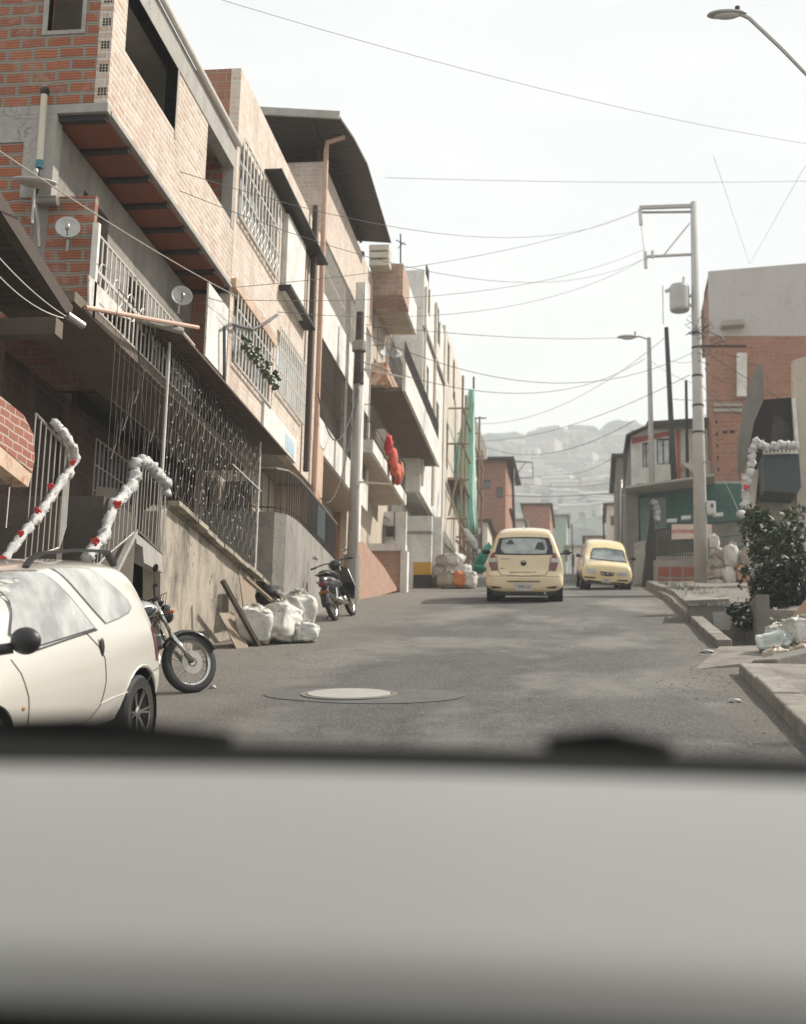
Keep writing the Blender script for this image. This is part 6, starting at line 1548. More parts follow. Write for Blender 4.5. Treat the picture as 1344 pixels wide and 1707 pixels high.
my, mz = L(38, 1068, -.90)
g = G(); g.ell((-.93, my + .02, mz), .10, .075, .085, nu=20, nv=14, fn=lambda u, q: Vector((q.x, q.y * (1.0 if u.y > 0 else .6), q.z))); g.tube([(-.72, my + .12, mz - .06), (-.86, my + .05, mz - .04)], .035, 8); g.build('door_mirror', m_black, WC, smooth=True, local=True)
for s in (-1, 1):
    g = G(); x = s * .50; P_ = [(x, -.20, 1.43), (x, -.12, 1.50), (x, .0, 1.53), (x, .5, 1.545), (x, 1.1, 1.53), (x, 1.25, 1.49), (x, 1.33, 1.44)]
    for a, b2 in zip(P_, P_[1:]): g.bar(a, b2, .045, .022)
    g.bar((x, -.22, 1.42), (x, -.08, 1.52), .05, .03); g.build('roof_rail', m_black, WC, local=True)
g = G(); g.box(-.66, .66, -.5, 2.8, .17, .24); g.build('underbody', m_black, WC, local=True)
patch(WC, 'windscreen', bv3, [(-.6, .98), (.6, .98), (.5, 1.30), (-.5, 1.30)], '+y', m_win, .004)
patch(WC, 'rear_window', bv3, [(-.55, 1.0), (.55, 1.0), (.46, 1.32), (-.46, 1.32)], '-y', m_win, .004)
for s in (-1, 1):
    patch(WC, 'tail_light', bv3, [(s * .58, .62), (s * .74, .62), (s * .72, .88), (s * .6, .86)], '-y', m_lens, .005)
    patch(WC, 'headlight', bv3, [(s * .35, .62), (s * .58, .62), (s * .6, .74), (s * .38, .76)], '+y', m_lensw, .005)
for (y, z) in WW:
    for s in (-1, 1): wheel(WC, s * .715, y, z, .285, .17, s, 'alloy', 6); liner(WC, s * .80, y, z, .345, s)
outline(WC, 'arch_lip', bv3, [(WWy + .36 * math.cos(a), .29 + .36 * math.sin(a)) for a in [i * math.pi / 14 for i in range(0, 15)]], '-x', m_pearl, .008, closed=False)  # raised bead in body paint around the rear wheel arch

# ================================================================== motorcycles
def mc_wheel(root, c, r, tw, spokes=24, disc=True, alloy=False, nm='wheel'):
    c = Vector(c); g = G(); n = 40
    g.lathe(c, (1, 0, 0), [(r - tw * .9, -tw * .42), (r - tw * .35, -tw * .5), (r - tw * .05, -tw * .3), (r, 0), (r - tw * .05, tw * .3), (r - tw * .35, tw * .5), (r - tw * .9, tw * .42)], n)
    ty = g.build('tyre', m_rubber, root, smooth=True, local=True)
    g = G(); ri = r - tw * .9
    g.lathe(c, (1, 0, 0), [(ri + .004, -tw * .36), (ri - .018, -tw * .2), (ri - .018, tw * .2), (ri + .004, tw * .36)], n)
    if alloy:
        for k in range(6):
            a = k * math.pi / 3; d = Vector((0, math.cos(a), math.sin(a))); g.bar(c + d * .03, c + d * (ri - .012), .035, .02, up=(1, 0, 0))
    else:
        for k in range(spokes):
            a = k * 2 * math.pi / spokes; d = Vector((0, math.cos(a), math.sin(a))); e = Vector((0, math.cos(a + .35), math.sin(a + .35))); s = 1 if k % 2 else -1
            g.tube([c + e * .03 + Vector((s * .03, 0, 0)), c + d * (ri - .015)], .0022, 4)
    g.lathe(c, (1, 0, 0), [(.001, -.06), (.03, -.06), (.03, .06), (.001, .06)], 14)
    g.build('rim', m_chrome if not alloy else m_silver, ty, local=True)
    if disc:
        g = G(); g.lathe(c + Vector((.06, 0, 0)), (1, 0, 0), [(.05, 0), (.115, 0), (.115, .005), (.05, .005)], 28); g.build('brake_disc', m_silver, ty, local=True)
    return ty
def arc(c, r, a0, a1, n=12, x=0): return [(x, c[1] + r * math.cos(R(lerp(a0, a1, k / n))), c[2] + r * math.sin(R(lerp(a0, a1, k / n)))) for k in range(n + 1)]
def fender(root, c, r, a0, a1, w, mat, name='mudguard'):
    g = G(); n = 14; P_ = arc(c, r, a0, a1, n); m_ = 5
    for k, p in enumerate(P_):
        for i in range(m_):
            u = (i / (m_ - 1) - .5) * 2; dr = -(u * u) * .03
            d = Vector((0, p[1] - c[1], p[2] - c[2])).normalized(); g.v.append(Vector((u * w / 2, p[1], p[2])) + d * dr)
    g.f = [(k * m_ + i, k * m_ + i + 1, (k + 1) * m_ + i + 1, (k + 1) * m_ + i) for k in range(n) for i in range(m_ - 1)]
    o = g.build(name, mat, root, smooth=True, local=True); o.modifiers.new('s', 'SOLIDIFY').thickness = .006
    return o
def motorcycle(name, label, front, heading, lean, kind):
    h = Vector(heading).normalized(); ang = math.atan2(h.y, h.x) - math.pi / 2
    WB = 1.27; r = .30
    base = Vector((front.x, front.y, 0)) - Vector((h.x, h.y, 0)) * WB / 2
    z0 = rz(base.y); pit = math.atan((rz(front.y) - rz(front.y - h.y * WB)) / WB)
    o = thing(name, label, 'motorcycle', (base.x, base.y, z0), (0, 0, 0))
    Mx = Matrix.Translation((base.x, base.y, z0)) @ Matrix.Rotation(ang, 4, 'Z') @ Matrix.Rotation(pit, 4, 'X') @ Matrix.Rotation(lean, 4, 'Y')
    o.matrix_world = Mx; WM[o.name] = Mx
    fc, rc = (0, WB / 2, r), (0, -WB / 2, r)
    steer = Vector((0, .30, .90))           # top of fork
    al = kind == 'scooter'
    mc_wheel(o, fc, r, .085 if not al else .08, alloy=al); mc_wheel(o, rc, r, .10 if not al else .085, disc=False, alloy=al)
    fender(o, fc, r + .035, 20, 150, .12, m_bikeblack); fender(o, rc, r + .05, 30, 185, .15, m_bikeblack)
    for s in (-1, 1):
        g = G(); g.tube([(s * .075, WB / 2, r), (s * .075, .42, .60)], .024, 10); g.tube([(s * .075, .43, .585), (s * .075, .30, .92)], .018, 10); g.build('fork', m_chrome, o, smooth=True, local=True)
    if kind == 'bike':
        g = G(); g.tube([(0, .30, .84), (0, .22, .62), (0, .10, .34), (0, -.15, .30)], .022, 8)
        g.tube([(0, .28, .80), (0, 0, .74), (0, -.30, .70), (0, -.62, .76)], .022, 8)
        for s in (-1, 1): g.tube([(s * .11, -.62, .74), (s * .11, -.2, .70), (s * .09, -.12, .40), (s * .09, -WB / 2, r)], .016, 8)
        g.tube([(-.11, -.2, .70), (.11, -.2, .70)], .016, 6); g.build('frame', m_black, o, local=True)
        g = G(); g.ell((0, .10, .82), .145, .27, .125, nu=24, nv=16, fn=lambda u, q: Vector((q.x * (1 - .25 * max(0, -u.y)), q.y, q.z * (1 if u.z > 0 else .7) + .02 * u.y))); tk = g.build('fuel_tank', mpaint('silver_tank_paint', (.45, .44, .41), (.40, .39, .36), .25, .6), o, smooth=True, local=True)
        g = G()
        for s in (-1, 1): g.ell((s * .125, .12, .80), .03, .16, .05, Matrix.Rotation(.3, 3, 'X'))
        g.build('tank_stripe', m_bikeblack, tk, smooth=True, local=True)
        g = G(); g.lathe((0, .08, .945), (0, 0, 1), [(.001, 0), (.035, 0), (.035, .015), (.001, .015)], 14); g.build('filler_cap', m_chrome, tk, local=True)
        g = G(); g.ell((0, -.33, .80), .13, .34, .07, nu=20, nv=12, fn=lambda u, q: Vector((q.x, q.y, q.z + .04 * (u.y * u.y)))); g.build('seat', m_rubber, o, smooth=True, local=True)
        g = G(); g.box(-.10, .10, -.16, .14, .26, .42)
        for k in range(8): g.box(-.09 - (k % 2) * .008, .09 + (k % 2) * .008, .02 + k * .003, .19, .43 + k * .022, .443 + k * .022)
        g.build('engine', m_silver, o, local=True, bevel=.012)
        g = G()
        for s in (-1, 1): g.lathe((s * .095, -.05, .34), (s, 0, 0), [(.001, 0), (.085, 0), (.085, .03), (.06, .05), (.001, .055)], 22)
        g.build('crankcase_cover', m_chrome, o, smooth=False, local=True)
        g = G(); g.tube([(.03, .18, .50), (.06, .27, .44), (.10, .24, .30), (.12, .05, .24), (.13, -.25, .25)], .019, 10); g.tube([(.13, -.25, .25), (.14, -.32, .27), (.15, -.85, .36)], [.03, .042, .042], 14); g.build('exhaust', m_chrome, o, smooth=True, local=True)
        g = G(); g.ell((0, .45, .80), .085, .07, .095, nu=20, nv=14); g.ell((0, .37, .92), .07, .06, .05); hl = g.build('headlight', m_bikeblack, o, smooth=True, local=True)
        g = G(); g.ell((0, .485, .80), .072, .045, .08, nu=20, nv=12); g.build('headlight_lens', m_lensw, hl, smooth=True, local=True)
        g = G(); g.box(-.13, .13, .04, .30, .44, .60); g.build('side_cover', m_black, o, local=True, bevel=.03)
        g = G(); g.bar((-.02, -.66, .80), (-.02, -.88, .86), .16, .03); g.tube([(-.12, -.45, .85), (-.12, -.75, .90), (0, -.82, .91), (.12, -.75, .90), (.12, -.45, .85)], .010, 6); g.build('grab_rail', m_chrome, o, local=True)
        g = G(); g.ell((0, -.86, .72), .06, .04, .05); g.build('tail_light', m_lens, o, smooth=True, local=True)
        for s in (-1, 1):
            g = G(); g.tube([(s * .12, -.35, .82), (s * .13, -.5, .45)], .014, 6)
            g.tube([(s * .11, -.38, .78), (s * .11, -.58, .34)], .022, 10); g.build('shock_absorber', m_chrome, o, local=True)
        for s in (-1, 1):
            g = G(); g.ell((s * .16, .42, .80), .022, .03, .022); g.tube([(s * .07, .40, .80), (s * .15, .41, .80)], .007, 5); g.build('indicator', mplain('orange_indicator', (.5, .14, .03), None, .3, obj=True), o, local=True)
        hb = [(-.36, .16, 1.03), (-.22, .22, 1.04), (-.08, .30, .95), (.08, .30, .95), (.22, .22, 1.04), (.36, .16, 1.03)]
        mz_ = 1.20; mx_ = .27
    else:
        g = G(); g.tube([(0, .30, .86), (0, .16, .45), (0, -.05, .34), (0, -.45, .55)], .035, 8)
        for s in (-1, 1): g.tube([(s * .08, -.3, .34), (s * .08, -WB / 2, r)], .018, 8)
        g.build('frame', m_black, o, local=True)
        for s in (-1, 1):      # leg shields
            g = G(); g.prism([(s * .03, .36, .95), (s * .22, .30, .84), (s * .29, .20, .50), (s * .24, .12, .30), (s * .06, .16, .34)], (0, .04, 0)); g.build('leg_shield', m_bikeblack, o, local=True, bevel=.012)
        g = G(); g.ell((0, -.40, .62), .155, .46, .17, nu=22, nv=14, fn=lambda u, q: Vector((q.x * (1 - .3 * max(0, -u.y)), q.y, q.z - .10 * u.y))); g.build('side_panel', m_bikeblack, o, smooth=True, local=True)
        g = G(); g.ell((0, -.33, .80), .15, .40, .075, fn=lambda u, q: Vector((q.x, q.y, q.z - .06 * u.y))); g.build('seat', m_rubber, o, smooth=True, local=True)
        g = G(); g.box(-.09, .09, -.12, .16, .24, .38); g.lathe((.09, -.02, .31), (1, 0, 0), [(.001, 0), (.08, 0), (.08, .04), (.001, .05)], 18); g.build('engine', m_silver, o, local=True, bevel=.01)
        g = G(); g.tube([(.1, .1, .28), (.13, -.2, .26), (.14, -.75, .38)], [.018, .035, .042], 12); g.build('exhaust', m_chrome, o, smooth=True, local=True)
        g = G(); g.ell((0, .33, .96), .12, .10, .09); g.build('headlight', m_bikeblack, o, smooth=True, local=True)
        g = G(); g.ell((0, -.82, .66), .085, .05, .055); g.build('tail_light', m_lens, o, smooth=True, local=True)
        g = G(); g.bar((0, -.80, .58), (0, -.90, .42), .14, .02); g.build('rear_mudguard', m_bikeblack, o, local=True)
        g = G(); g.obox((0, -.895, .49), (.085, 0, 0), (0, .004, 0), (0, -.03, .055)); g.build('licence_plate', mplain('orange_plate', (.50, .20, .04), (.42, .16, .03), .5, obj=True), o, local=True)
        g = G(); g.tube([(-.10, -.45, .80), (-.10, -.78, .84), (.10, -.78, .84), (.10, -.45, .80)], .012, 6); g.build('grab_rail', m_silver, o, local=True)
        g = G(); g.prism([(.135, -.2, .66), (.135, -.7, .74), (.125, -.72, .70), (.138, -.25, .60)], (.004, 0, 0)); g.prism([(-.135, -.2, .66), (-.135, -.7, .74), (-.125, -.72, .70), (-.138, -.25, .60)], (-.004, 0, 0)); g.build('silver_stripe', m_silver, o, local=True)
        for s in (-1, 1):
            g = G(); g.tube([(s * .11, -.38, .66), (s * .11, -.58, .34)], .02, 8); g.build('shock_absorber', m_chrome, o, local=True)
        hb = [(-.33, .16, 1.0), (-.15, .26, 1.02), (0, .30, .98), (.15, .26, 1.02), (.33, .16, 1.0)]
        mz_ = 1.17; mx_ = .22
    g = G(); g.tube(hb, .011, 8); g.build('handlebar', m_black, o, local=True)
    for s in (-1, 1):
        g = G(); g.tube([(hb[0][0] * -s * -1 if s < 0 else hb[-1][0], .16, hb[0][2]), ((hb[0][0] - .10) if s < 0 else (hb[-1][0] + .10), .12, hb[0][2] - .005)] if False else [(s * .30, .18, hb[0][2]), (s * .40, .14, hb[0][2] - .01)], .017, 8); g.build('grip', m_rubber, o, local=True)
        g = G(); g.tube([(s * mx_, .20, hb[0][2]), (s * (mx_ + .04), .20, mz_ - .04)], .005, 5); g.ell((s * (mx_ + .06), .20, mz_), .055, .016, .036, Matrix.Rotation(s * -.3, 3, 'Y'), nu=16, nv=10); g.build('mirror', m_black if kind == 'bike' else m_chrome, o, smooth=True, local=True)
        g = G(); g.tube([(s * .10, -.02, .30), (s * .20, -.04, .29)], .012, 6); g.build('foot_peg', m_black, o, local=True)
    g = G()
    for k in range(3): g.tube([(.05 * k - .05, .28, .95), (.14 - k * .05, .40, .99), (.12 - .08 * k, .36, .80), (.04, .25, .66)], .005, 5)
    g.build('cable', m_wire, o, local=True)
    g = G(); g.tube([(-.08, -.05, .26), (-.20 - abs(lean) * .6, -.12, .02)], .011, 6); g.build('kickstand', m_black, o, local=True)
    return o
fr = PR(320, 1157); ff = Vector((fr.x + .0, fr.y + .06, 0))
motorcycle('motorcycle', 'silver tanked black motorcycle with spoked wheels parked behind the white car', ff, (.68, .73), R(-6), 'bike')
fr2 = PR(556, 1036); hd = Vector((.07, .998)); motorcycle('motorcycle', 'black underbone motorcycle with red tail light leaning by the curved concrete wall', Vector((fr2.x + hd.x * 1.27 + .02, fr2.y + hd.y * 1.27 + .1, 0)), hd, R(-15), 'scooter')
# ================================================================== poles, lamps, wires
def pole(name, label, top, base, r0, r1, mat, n=12, cat='utility pole'):
    o = thing(name, label, cat, base); g = G(); g.tube([base + Vector((0, 0, -.3)), base.lerp(top, .5), top], [r0, (r0 + r1) / 2, r1], n); g.build('pole', mat, o, smooth=True); return o
bp = PR(1170, 982); bp = Vector((bp.x, bp.y, rz(bp.y) + .15)); tp = PY(1157, 337, bp.y)
BPo = pole('utility_pole', 'tall pale concrete pole with crossarms and a transformer on the right', tp, bp, .215, .105, mplaster('glare_pale_pole', (.50, .485, .455), (.36, .34, .31), .45, crack=.1), 8)  # pole concrete lightened in colour to stand for glare
Yb = bp.y
g = G(); g.bar(PY(1066, 346, Yb), PY(1156, 343, Yb), .09, .11); g.bar(PY(1067, 354, Yb + .15), PY(1156, 353, Yb + .15), .05, .06); g.build('crossarm', m_silver, BPo)
g = G(); g.bar(PY(1074, 428, Yb), PY(1153, 424, Yb), .06, .07); g.build('crossarm', m_silver, BPo)
g = G(); g.tube([PY(1067, 348, Yb), PY(1069, 375, Yb)], .06, 8); g.tube([PY(1069, 375, Yb), PY(1075, 425, Yb)], .015, 5); g.tube([PY(1076, 420, Yb), PY(1077, 447, Yb)], .06, 8); g.tube([PY(1088, 418, Yb), PY(1088, 430, Yb)], .05, 8); g.build('insulator', m_dish, BPo)
g = G(); g.bar(PY(1107, 425, Yb), PY(1150, 372, Yb), .035); g.build('brace', m_silver, BPo)
c = PY(1133, 497, Yb - .1); g = G(); g.lathe(c + Vector((0, 0, -.41)), (0, 0, 1), [(.001, 0), (.27, 0), (.30, .06), (.30, .74), (.27, .82), (.1, .85), (.001, .85)], 22); tr = g.build('transformer', mplain('transformer_grey', (.46, .46, .44), (.38, .37, .35), .5), BPo, smooth=False)
g = G(); g.tube([c + Vector((.1, 0, .4)), c + Vector((.14, 0, .68))], .035, 8); g.tube([c + Vector((-.28, 0, .30)), c + Vector((-.42, 0, .22))], .06, 8); g.bar(c + Vector((.25, .1, .1)), Vector((c.x + .5, Yb, c.z + .1)), .08); g.bar(c + Vector((.25, .1, -.2)), Vector((c.x + .5, Yb, c.z - .2)), .08); g.build('bushing', m_dish, tr)
g = G(); g.tube([PY(1105, 476, Yb), PY(1106, 540, Yb)], .012, 5); g.build('drop_wire', m_wire, BPo)
g = G(); g.bar(PY(1160, 577, Yb - .1), PY(1244, 577, Yb - .1), .06, .06); g.build('side_arm', m_iron, BPo)
g = G(); p = PY(1185, 847, Yb); g.obox(p, (.14, 0, 0), (0, .12, 0), (0, 0, .20)); mb = g.build('meter_box', m_dish, BPo, bevel=.04)
g = G(); g.obox(p + Vector((.03, -.125, .05)), (.03, 0, 0), (0, .01, 0), (0, 0, .05)); g.build('meter_glass', m_void, mb)
g = G()
for py in (568, 592, 640, 690, 735):
    g = G(); p0_ = bp.lerp(tp, (982 - py) / 645); k_ = lerp(.215, .105, (982 - py) / 645) + .01; g.lathe(p0_, (0, 0, 1), [(k_ - .02, -.03), (k_, -.03), (k_, .03), (k_ - .02, .03)], 14); g.build('clamp_band', m_iron, BPo)
rnd = random.Random(15)
for k in range(9):   # tangled service drops round the pole
    p0_ = bp.lerp(tp, rnd.uniform(.52, .66)) + Vector((0, -.22, 0)); pts = [p0_]
    for j in range(5): pts.append(pts[-1] + Vector((rnd.uniform(-.35, .45), rnd.uniform(-.1, .1), rnd.uniform(-.35, .28))))
    g = G(); g.tube(pts, .012, 4); g.build('service_wire', m_wire, BPo)
# lower-left pole with a bend of cables
lb = PR(585, 1003); lb = Vector((lb.x, lb.y, rz(lb.y))); lt = PY(601, 523, lb.y)
LPo = pole('utility_pole', 'slim grey pole with a thick cement foot in front of the white balconies', lt, lb, .135, .07, m_pole, 12)
g = G(); p1_ = PY(587, 925, lb.y); g.tube([lb + Vector((0, 0, -.2)), p1_], [.19, .17], 14); g.build('cement_foot', m_grey, LPo, smooth=False)
g = G(); q0, q1 = PY(598, 640, lb.y), PY(601, 521, lb.y); g.tube([q0 + Vector((0, -.01, 0)), q1], [.115, .085], 12); g.build('dark_sleeve', m_wooddark, LPo)
g = G(); q0 = PY(599, 578, lb.y); g.lathe(q0, (0, 0, 1), [(.12, -.12), (.16, -.1), (.16, .1), (.12, .12)], 14); g.build('clamp_band', m_grey, LPo)
g = G(); g.bar(PY(600, 614, lb.y), PY(676, 629, lb.y), .035); g.build('bracket', m_pvc, LPo); g = G(); g.bar(PY(592, 803, lb.y), PY(652, 807, lb.y), .035); g.build('bracket', m_pvc, LPo)
# three thinner poles at the right
def spole(px0, py0, px1, py1, Y, r0, r1, mat, name, label):
    t_ = PY(px1, py1, Y); b_ = PY(px0, py0, Y); d = (t_ - b_) / max(.01, t_.z - b_.z); gz = rz(Y); b_ = t_ - d * (t_.z - gz)
    return pole(name, label, t_, b_, r0, r1, mat)
P1 = spole(1087, 800, 1082, 563, 48.9, .13, .07, m_pole, 'lamp_pole', 'concrete pole carrying the low street lamp before the white and red house')
t1 = PY(1082, 566, 48.9)
g = G(); g.tube([t1, PY(1064, 560, 48.9)], .03, 6); g.build('lamp_arm', m_silver, P1)
def lamp_head(parent, c, L_, dirx=-1):
    g = G(); g.ell(c, L_ / 2, L_ * .2, L_ * .11, nu=20, nv=10, fn=lambda u, q: Vector((q.x, q.y * (1 + .25 * u.x * dirx), q.z if u.z > 0 else q.z * .35)))
    h = g.build('lamp_head', mplain('lamp_housing', (.40, .40, .38), (.33, .33, .31), .45), parent, smooth=True)
    g = G(); g.ell(c - Vector((0, 0, L_ * .03)), L_ * .33, L_ * .14, L_ * .09, nu=16, nv=8); g.build('lamp_glass', m_lensw, h, smooth=True)
lamp_head(P1, PY(1047, 562, 48.9), .78)
g = G(); g.tube([PY(1059, 560, 48.9), PY(1059, 552, 48.9)], .025, 6); g.build('photocell', m_iron, P1)
spole(1124, 800, 1111, 546, 48.4, .13, .075, m_dark, 'utility_pole', 'dark steel pole just left of the big pale pole')
spole(1146, 772, 1144, 634, 50.2, .075, .05, m_dark, 'utility_pole', 'short thin dark pole close behind the big pale pole')
P5 = spole(858, 900, 855, 767, 82, .12, .09, m_dark, 'utility_pole', 'distant dark pole with a square wire frame above the near taxi')
g = G(); g.bar(PY(855, 769, 82), PY(888, 771, 82), .06); g.bar(PY(888, 771, 82), PY(889, 796, 82), .04); g.bar(PY(861, 790, 82), PY(877, 771, 82), .04); g.bar(PY(856, 796, 82), PY(889, 797, 82), .04); g.build('crossarm', m_dark, P5)
P6 = spole(790, 760, 790, 628, 62, .07, .05, m_dark, 'utility_pole', 'thin pole rising just right of the green net')
g = G(); g.bar(PY(789, 697, 62), PY(811, 697, 62), .05); g.build('crossarm', m_dark, P6)
spole(955, 940, 954, 873, 95, .07, .05, m_dark, 'utility_pole', 'small far pole in the gap between the taxis')
spole(1007, 905, 1006, 846, 95, .08, .06, m_dark, 'utility_pole', 'small far pole above the roof of the parked taxi')
spole(1031, 960, 1030, 790, 70, .10, .08, m_dark, 'utility_pole', 'dark far pole at the corner of the dark sided house')
spole(1036, 955, 1036, 800, 60, .06, .05, m_silver, 'utility_pole', 'thin pale far pole next to the dark corner pole')
# overhead street lamp, top right
Ls = thing('street_lamp', 'street lamp on a long diagonal arm in the top right corner', 'street lamp', (8.2, 14.5, rz(14.5)))
g = G(); hp = Vector((3.3, 14.5, 7.3)); g.tube([PY(1232, 22, 14.5), PY(1249, 30, 14.5), PY(1300, 78, 14.5), PY(1370, 150, 14.5), Vector((8.1, 14.5, PY(1370, 150, 14.5).z - .9))], .022, 8); g.build('lamp_arm', m_silver, Ls)
g = G(); tz = PY(1370, 150, 14.5).z; g.tube([(8.2, 14.5, rz(14.5) - .2), (8.1, 14.5, tz)], [.13, .08], 12); g.build('pole', m_pole, Ls, smooth=True)
lamp_head(Ls, PY(1212, 24, 14.5), .44); g = G(); g.lathe(PY(1230, 18, 14.5), (0, 0, 1), [(.001, 0), (.03, 0), (.03, .05), (.001, .06)], 12); g.build('photocell', m_iron, Ls)
# wires
def wire(pa, pb, label, r=.010, sag=.3, mat=None, group=None, name='cable', n=18):
    P_ = []
    for k in range(n + 1):
        t_ = k / n; p = pa.lerp(pb, t_); p.z -= sag * 4 * t_ * (1 - t_); P_.append(p)
    g = G(); g.tube(P_, r * .62, 5); return tag(g.build(name, mat or m_wire), label, 'cable', group)
OW = 'overhead cables across the street'
top_ = PY(1068, 350, Yb); low_ = PY(1077, 430, Yb); mid = bp.lerp(tp, .62)
wire(PX(358, -4, -5.0), PY(1420, 250, 30), 'faint cable sagging from the top left across the sky', .006, .25, group=OW)
wire(PX(642, 296, -4.9), PY(1420, 300, 42), 'level cable crossing the sky from the tin canopy', .009, .1, group=OW)
wire(PX(300, 286, -5.1), top_, 'cable from the unfinished house up to the top crossarm', .008, .9, group=OW)
wire(PX(300, 318, -5.1), low_, 'cable from the unfinished house up to the lower crossarm', .008, 1.0, group=OW)
wire(PX(380, 480, -5.1), top_, 'cable climbing from the lower grille window to the top crossarm', .009, .35, group=OW)
wire(PX(395, 500, -5.1), low_ + Vector((0, 0, .3)), 'cable climbing from the lower grille window to the lower crossarm', .009, .5, group=OW)
wire(PX(462, 520, -5.1), low_, 'slack cable from beside the teal window to the lower crossarm', .009, .7, group=OW)
wire(PX(610, 541, -4.9), PY(1030, 563, 48.9), 'black cable running level into the low street lamp', .014, .15, group=OW)
wire(lt + Vector((0, 0, -.4)), PY(1160, 585, Yb), 'sagging black cable between the slim pole and the big pole', .013, 1.1, group=OW)
wire(PX(596, 600, -4.9), PY(1075, 598, 48.9), 'deeply sagging cable ending at the lamp pole', .014, 1.0, group=OW)
wire(PY(800, 735, 62), PY(1150, 625, Yb), 'cable rising right over the hill from the thin pole', .016, .5, group=OW)
wire(PY(790, 706, 62), PY(1112, 560, 48.4), 'cable rising from the thin pole to the dark steel pole', .014, .9, group=OW)
wire(PY(810, 745, 70), PY(1060, 700, 50), 'thick dark cable over the hill below the others', .020, .8, group=OW)
wire(PY(855, 802, 82), PY(1040, 802, 60), 'cable level above the taxis at half height of the hill', .022, .3, group=OW)
wire(PY(795, 822, 75), PY(1040, 820, 62), 'lowest cable crossing just above the gable house', .028, .2, group=OW)
wire(PY(940, 790, 80), PY(1050, 745, 52), 'short cable slanting up to the white and red house', .018, .3, group=OW)
wire(PY(1083, 600, 48.9), PY(1160, 640, Yb), 'short cable from the lamp pole to the big pole', .010, .1, group=OW)
wire(PY(1116, 600, 48.4), PY(1165, 600, Yb), 'short level cable from the dark steel pole to the big pole', .010, .1, group=OW)
wire(PY(1112, 665, 48.4), PY(1265, 665, 44), 'level cable crossing in front of the orange building', .016, .05, group=OW)
wire(PY(1168, 580, Yb), PY(1420, 730, 36), 'cable falling right from the side arm over the orange building', .016, .1, group=OW)
wire(PY(1168, 640, Yb), PY(1262, 700, 36), 'cable falling to the grey stair slab', .014, .2, group=OW)
wire(PY(1172, 770, Yb), PY(1234, 860, 36.2), 'thick cable bending from the big pole down to the stair slab', .022, -.35, group=OW)
wire(PY(1250, 440, 49), PY(1190, 260, 30), 'faint cable slanting up left from the orange building roof', .007, 0, group=OW)
wire(PY(1250, 440, 49), PY(1420, 140, 24), 'faint cable slanting up right from the orange building roof', .007, 0, group=OW)
wire(PX(-40, 225, -4.85), PX(395, 494, -5.25), 'thick pale rope cable running down along the unfinished house', .013, .06, m_wirepale, group='pale cables at the left')
wire(PX(-20, 408, -5.0), PX(110, 527, -5.25), 'upper white cable under the dark tin roof', .009, .05, m_rail, group='pale cables at the left')
wire(PX(-20, 440, -5.0), PX(106, 530, -5.25), 'lower white cable under the dark tin roof', .009, .08, m_rail, group='pale cables at the left')
g = G(); g.tube([PX(374, 660, -5.3), PX(374, 545, -5.3), PX(385, 540, -5.3), PX(420, 549, -5.3), PX(440, 540, -5.3), PX(462, 525, -5.3)], .025, 6); tag(g.build('cable_bundle', m_wire), 'black conduit bending over beside the lower barred window', 'cable')
rnd = random.Random(2)
for k, (a, b2) in enumerate((((535, 830), (598, 650)), ((530, 655), (598, 640)))):
    wire(PX(a[0], a[1], -5.2), PY(b2[0], b2[1], lb.y - .1), ['thick cable looping from the drainpipe foot up to the slim pole', 'cable drooping against the ornate grille by the slim pole'][k], .022, [.9, 1.1][k], group='cables at the slim pole')
# television aerial
AE = thing('tv_aerial', 'thin television aerial on the roof beyond the tin canopy', 'aerial', PY(668, 440, 34))
g = G(); g.tube([PY(668, 442, 34), PY(668, 390, 34)], .02, 6); g.bar(PY(660, 400, 34), PY(677, 408, 34), .02); g.bar(PY(663, 414, 34), PY(674, 404, 34), .015); g.build('mast', m_iron, AE)
# dangling tassel at the left
g = G(); g.tube([PX(16, 812, -5), PX(13, 846, -5), PX(10, 880, -5)], .006, 5); tag(g.build('tinsel', m_rail), 'thin tinsel strand dangling below the brick balcony at the left edge', 'tinsel')

# ================================================================== the car the picture is taken from
tilt = math.atan(.185)
CR = thing('camera_car', 'interior of the car in front of the lens, with pale dashboard and dark wiper cowl', 'car', (0, 0, -1.3), (tilt, R(.5), 0))
MC = WM[CR.name].copy(); MC.translation = Vector((0, 0, 0))
def cg(pts, off, name, mat, **k):
    g = G(); g.prism([MC @ Vector(p) for p in pts], MC.to_3x3() @ Vector(off)); return g.build(name, mat, CR, **k)
g = G(); nx, ny_ = 40, 26; prof = []
for j in range(ny_ + 1):
    t_ = j / ny_
    if t_ < .12: q = t_ / .12; y = 1.17 - .02 * (1 - math.cos(q * 1.57)); z = -.226 + .035 * math.sin(q * 1.57)
    elif t_ < .70: q = (t_ - .12) / .58; y = lerp(1.15, .70, q); z = -.191 + .006 * math.sin(q * 1.6) - .016 * q * q
    else: q = (t_ - .70) / .30; y = .70 - .08 * math.sin(q * 1.57); z = -.201 - .16 * (1 - math.cos(q * 1.57))
    prof.append((y, z))
for (y, z) in prof:
    for i in range(nx + 1):
        x = lerp(-.85, .85, i / nx); g.v.append(MC @ Vector((x, y - .05 * x * x, z - .012 * x * x)))
cutj = 21; allf = [(j, (j * (nx + 1) + i, j * (nx + 1) + i + 1, (j + 1) * (nx + 1) + i + 1, (j + 1) * (nx + 1) + i)) for j in range(ny_) for i in range(nx)]
g2 = G(); g2.v = list(g.v); g2.f = [f for j, f in allf if j >= cutj]
g.f = [f for j, f in allf if j < cutj]
m_dash = mplain('pale_grey_dashboard', (.27, .268, .254), (.235, .232, .217), .5, scale=3, obj=True, bs=.1)
d_ = g.build('dashboard', m_dash, CR, smooth=True)
g2.build('painted_shade_edge', m_cowl, CR, smooth=True)  # rolled near edge coloured black to stand for the shade in the cabin
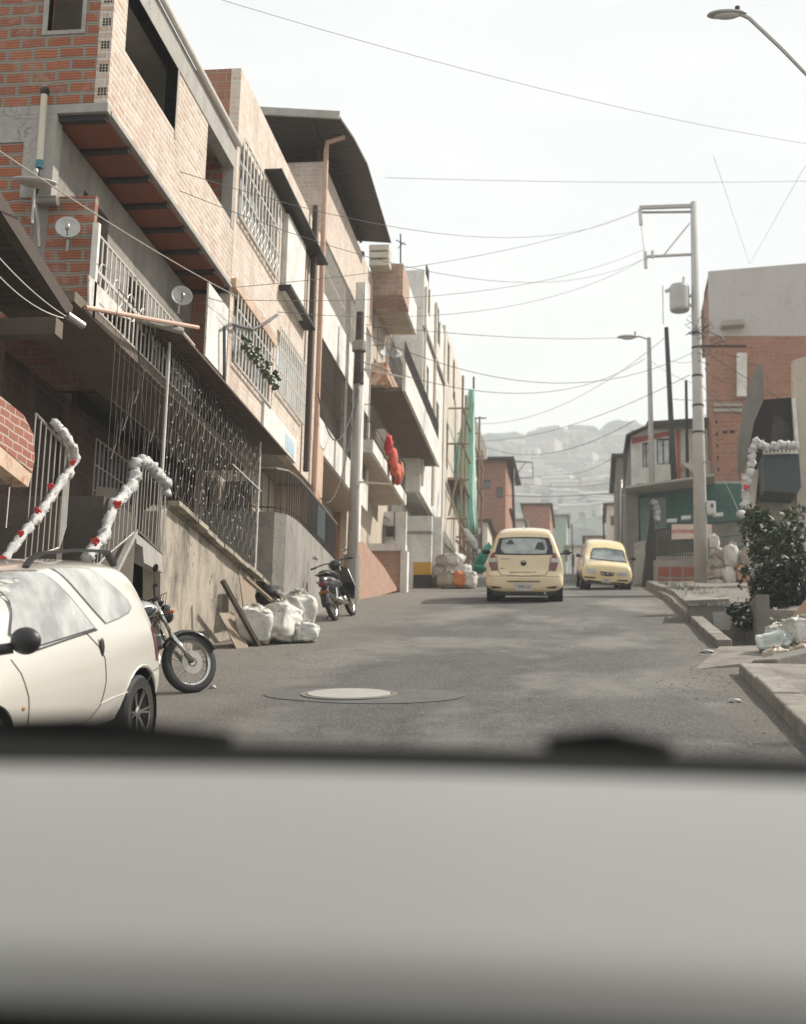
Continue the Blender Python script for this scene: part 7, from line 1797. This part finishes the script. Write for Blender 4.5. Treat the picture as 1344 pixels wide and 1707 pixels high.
cg([(-.9, 1.30, -.222), (.9, 1.30, -.222), (.9, 1.17, -.238), (-.9, 1.17, -.238)], (0, 0, .03), 'wiper_cowl', m_cowl)
for (x0_, x1_) in ((-.66, -.34), (-.04, .07)):
    g = G(); g.tube([MC @ Vector((x0_, 1.34, -.199)), MC @ Vector(((x0_ + x1_) / 2, 1.33, -.190)), MC @ Vector((x1_, 1.30, -.197))], .015, 10); g.build('wiper_arm', m_cowl, CR, smooth=True)
cg([(-.75, .62, .38), (.75, .62, .38), (.75, -1.8, .38), (-.75, -1.8, .38)], (0, 0, .04), 'roof', m_black)
for s in (-1, 1):
    cg([(s * .75, .45, .42), (s * .75, -1.8, .42), (s * .78, -1.8, .0), (s * .78, -1.8, -.9), (s * .80, 1.2, -.9), (s * .80, 1.2, -.25), (s * .79, .5, -.2), (s * .77, -.3, -.15), (s * .75, -.3, .36), (s * .75, .42, .36)] if False else [(s * .80, 1.2, -.25), (s * .80, 1.2, -.9), (s * .80, -1.8, -.9), (s * .80, -1.8, -.15)], (s * .03, 0, 0), 'door', m_black)
    g = G(); g.tube([MC @ Vector((s * .80, 1.25, -.24)), MC @ Vector((s * .74, .62, .38))], .035, 8); g.build('windscreen_pillar', m_black, CR)
cg([(-.8, -1.8, -.9), (.8, -1.8, -.9), (.8, -1.8, .42), (-.8, -1.8, .42)], (0, -.03, 0), 'tailgate', m_black)
cg([(-.8, 1.2, -.9), (.8, 1.2, -.9), (.8, -1.8, -.9), (-.8, -1.8, -.9)], (0, 0, .02), 'floor', m_black)

# ================================================================== air
g = G(); g.box(-1600, 1600, -75, 2500, -20, 330)
m = bpy.data.materials.new('haze'); m.use_nodes = True; t = m.node_tree; t.nodes.clear()
mo = t.nodes.new('ShaderNodeOutputMaterial'); vo = t.nodes.new('ShaderNodeVolumePrincipled')
vo.inputs['Color'].default_value = (.90, .93, .95, 1); vo.inputs['Density'].default_value = .00105; vo.inputs['Anisotropy'].default_value = 0
t.links.new(vo.outputs[0], mo.inputs['Volume'])
hz = g.build('haze', m, kind='stuff', label='thin pale haze over the street and the far hillside')
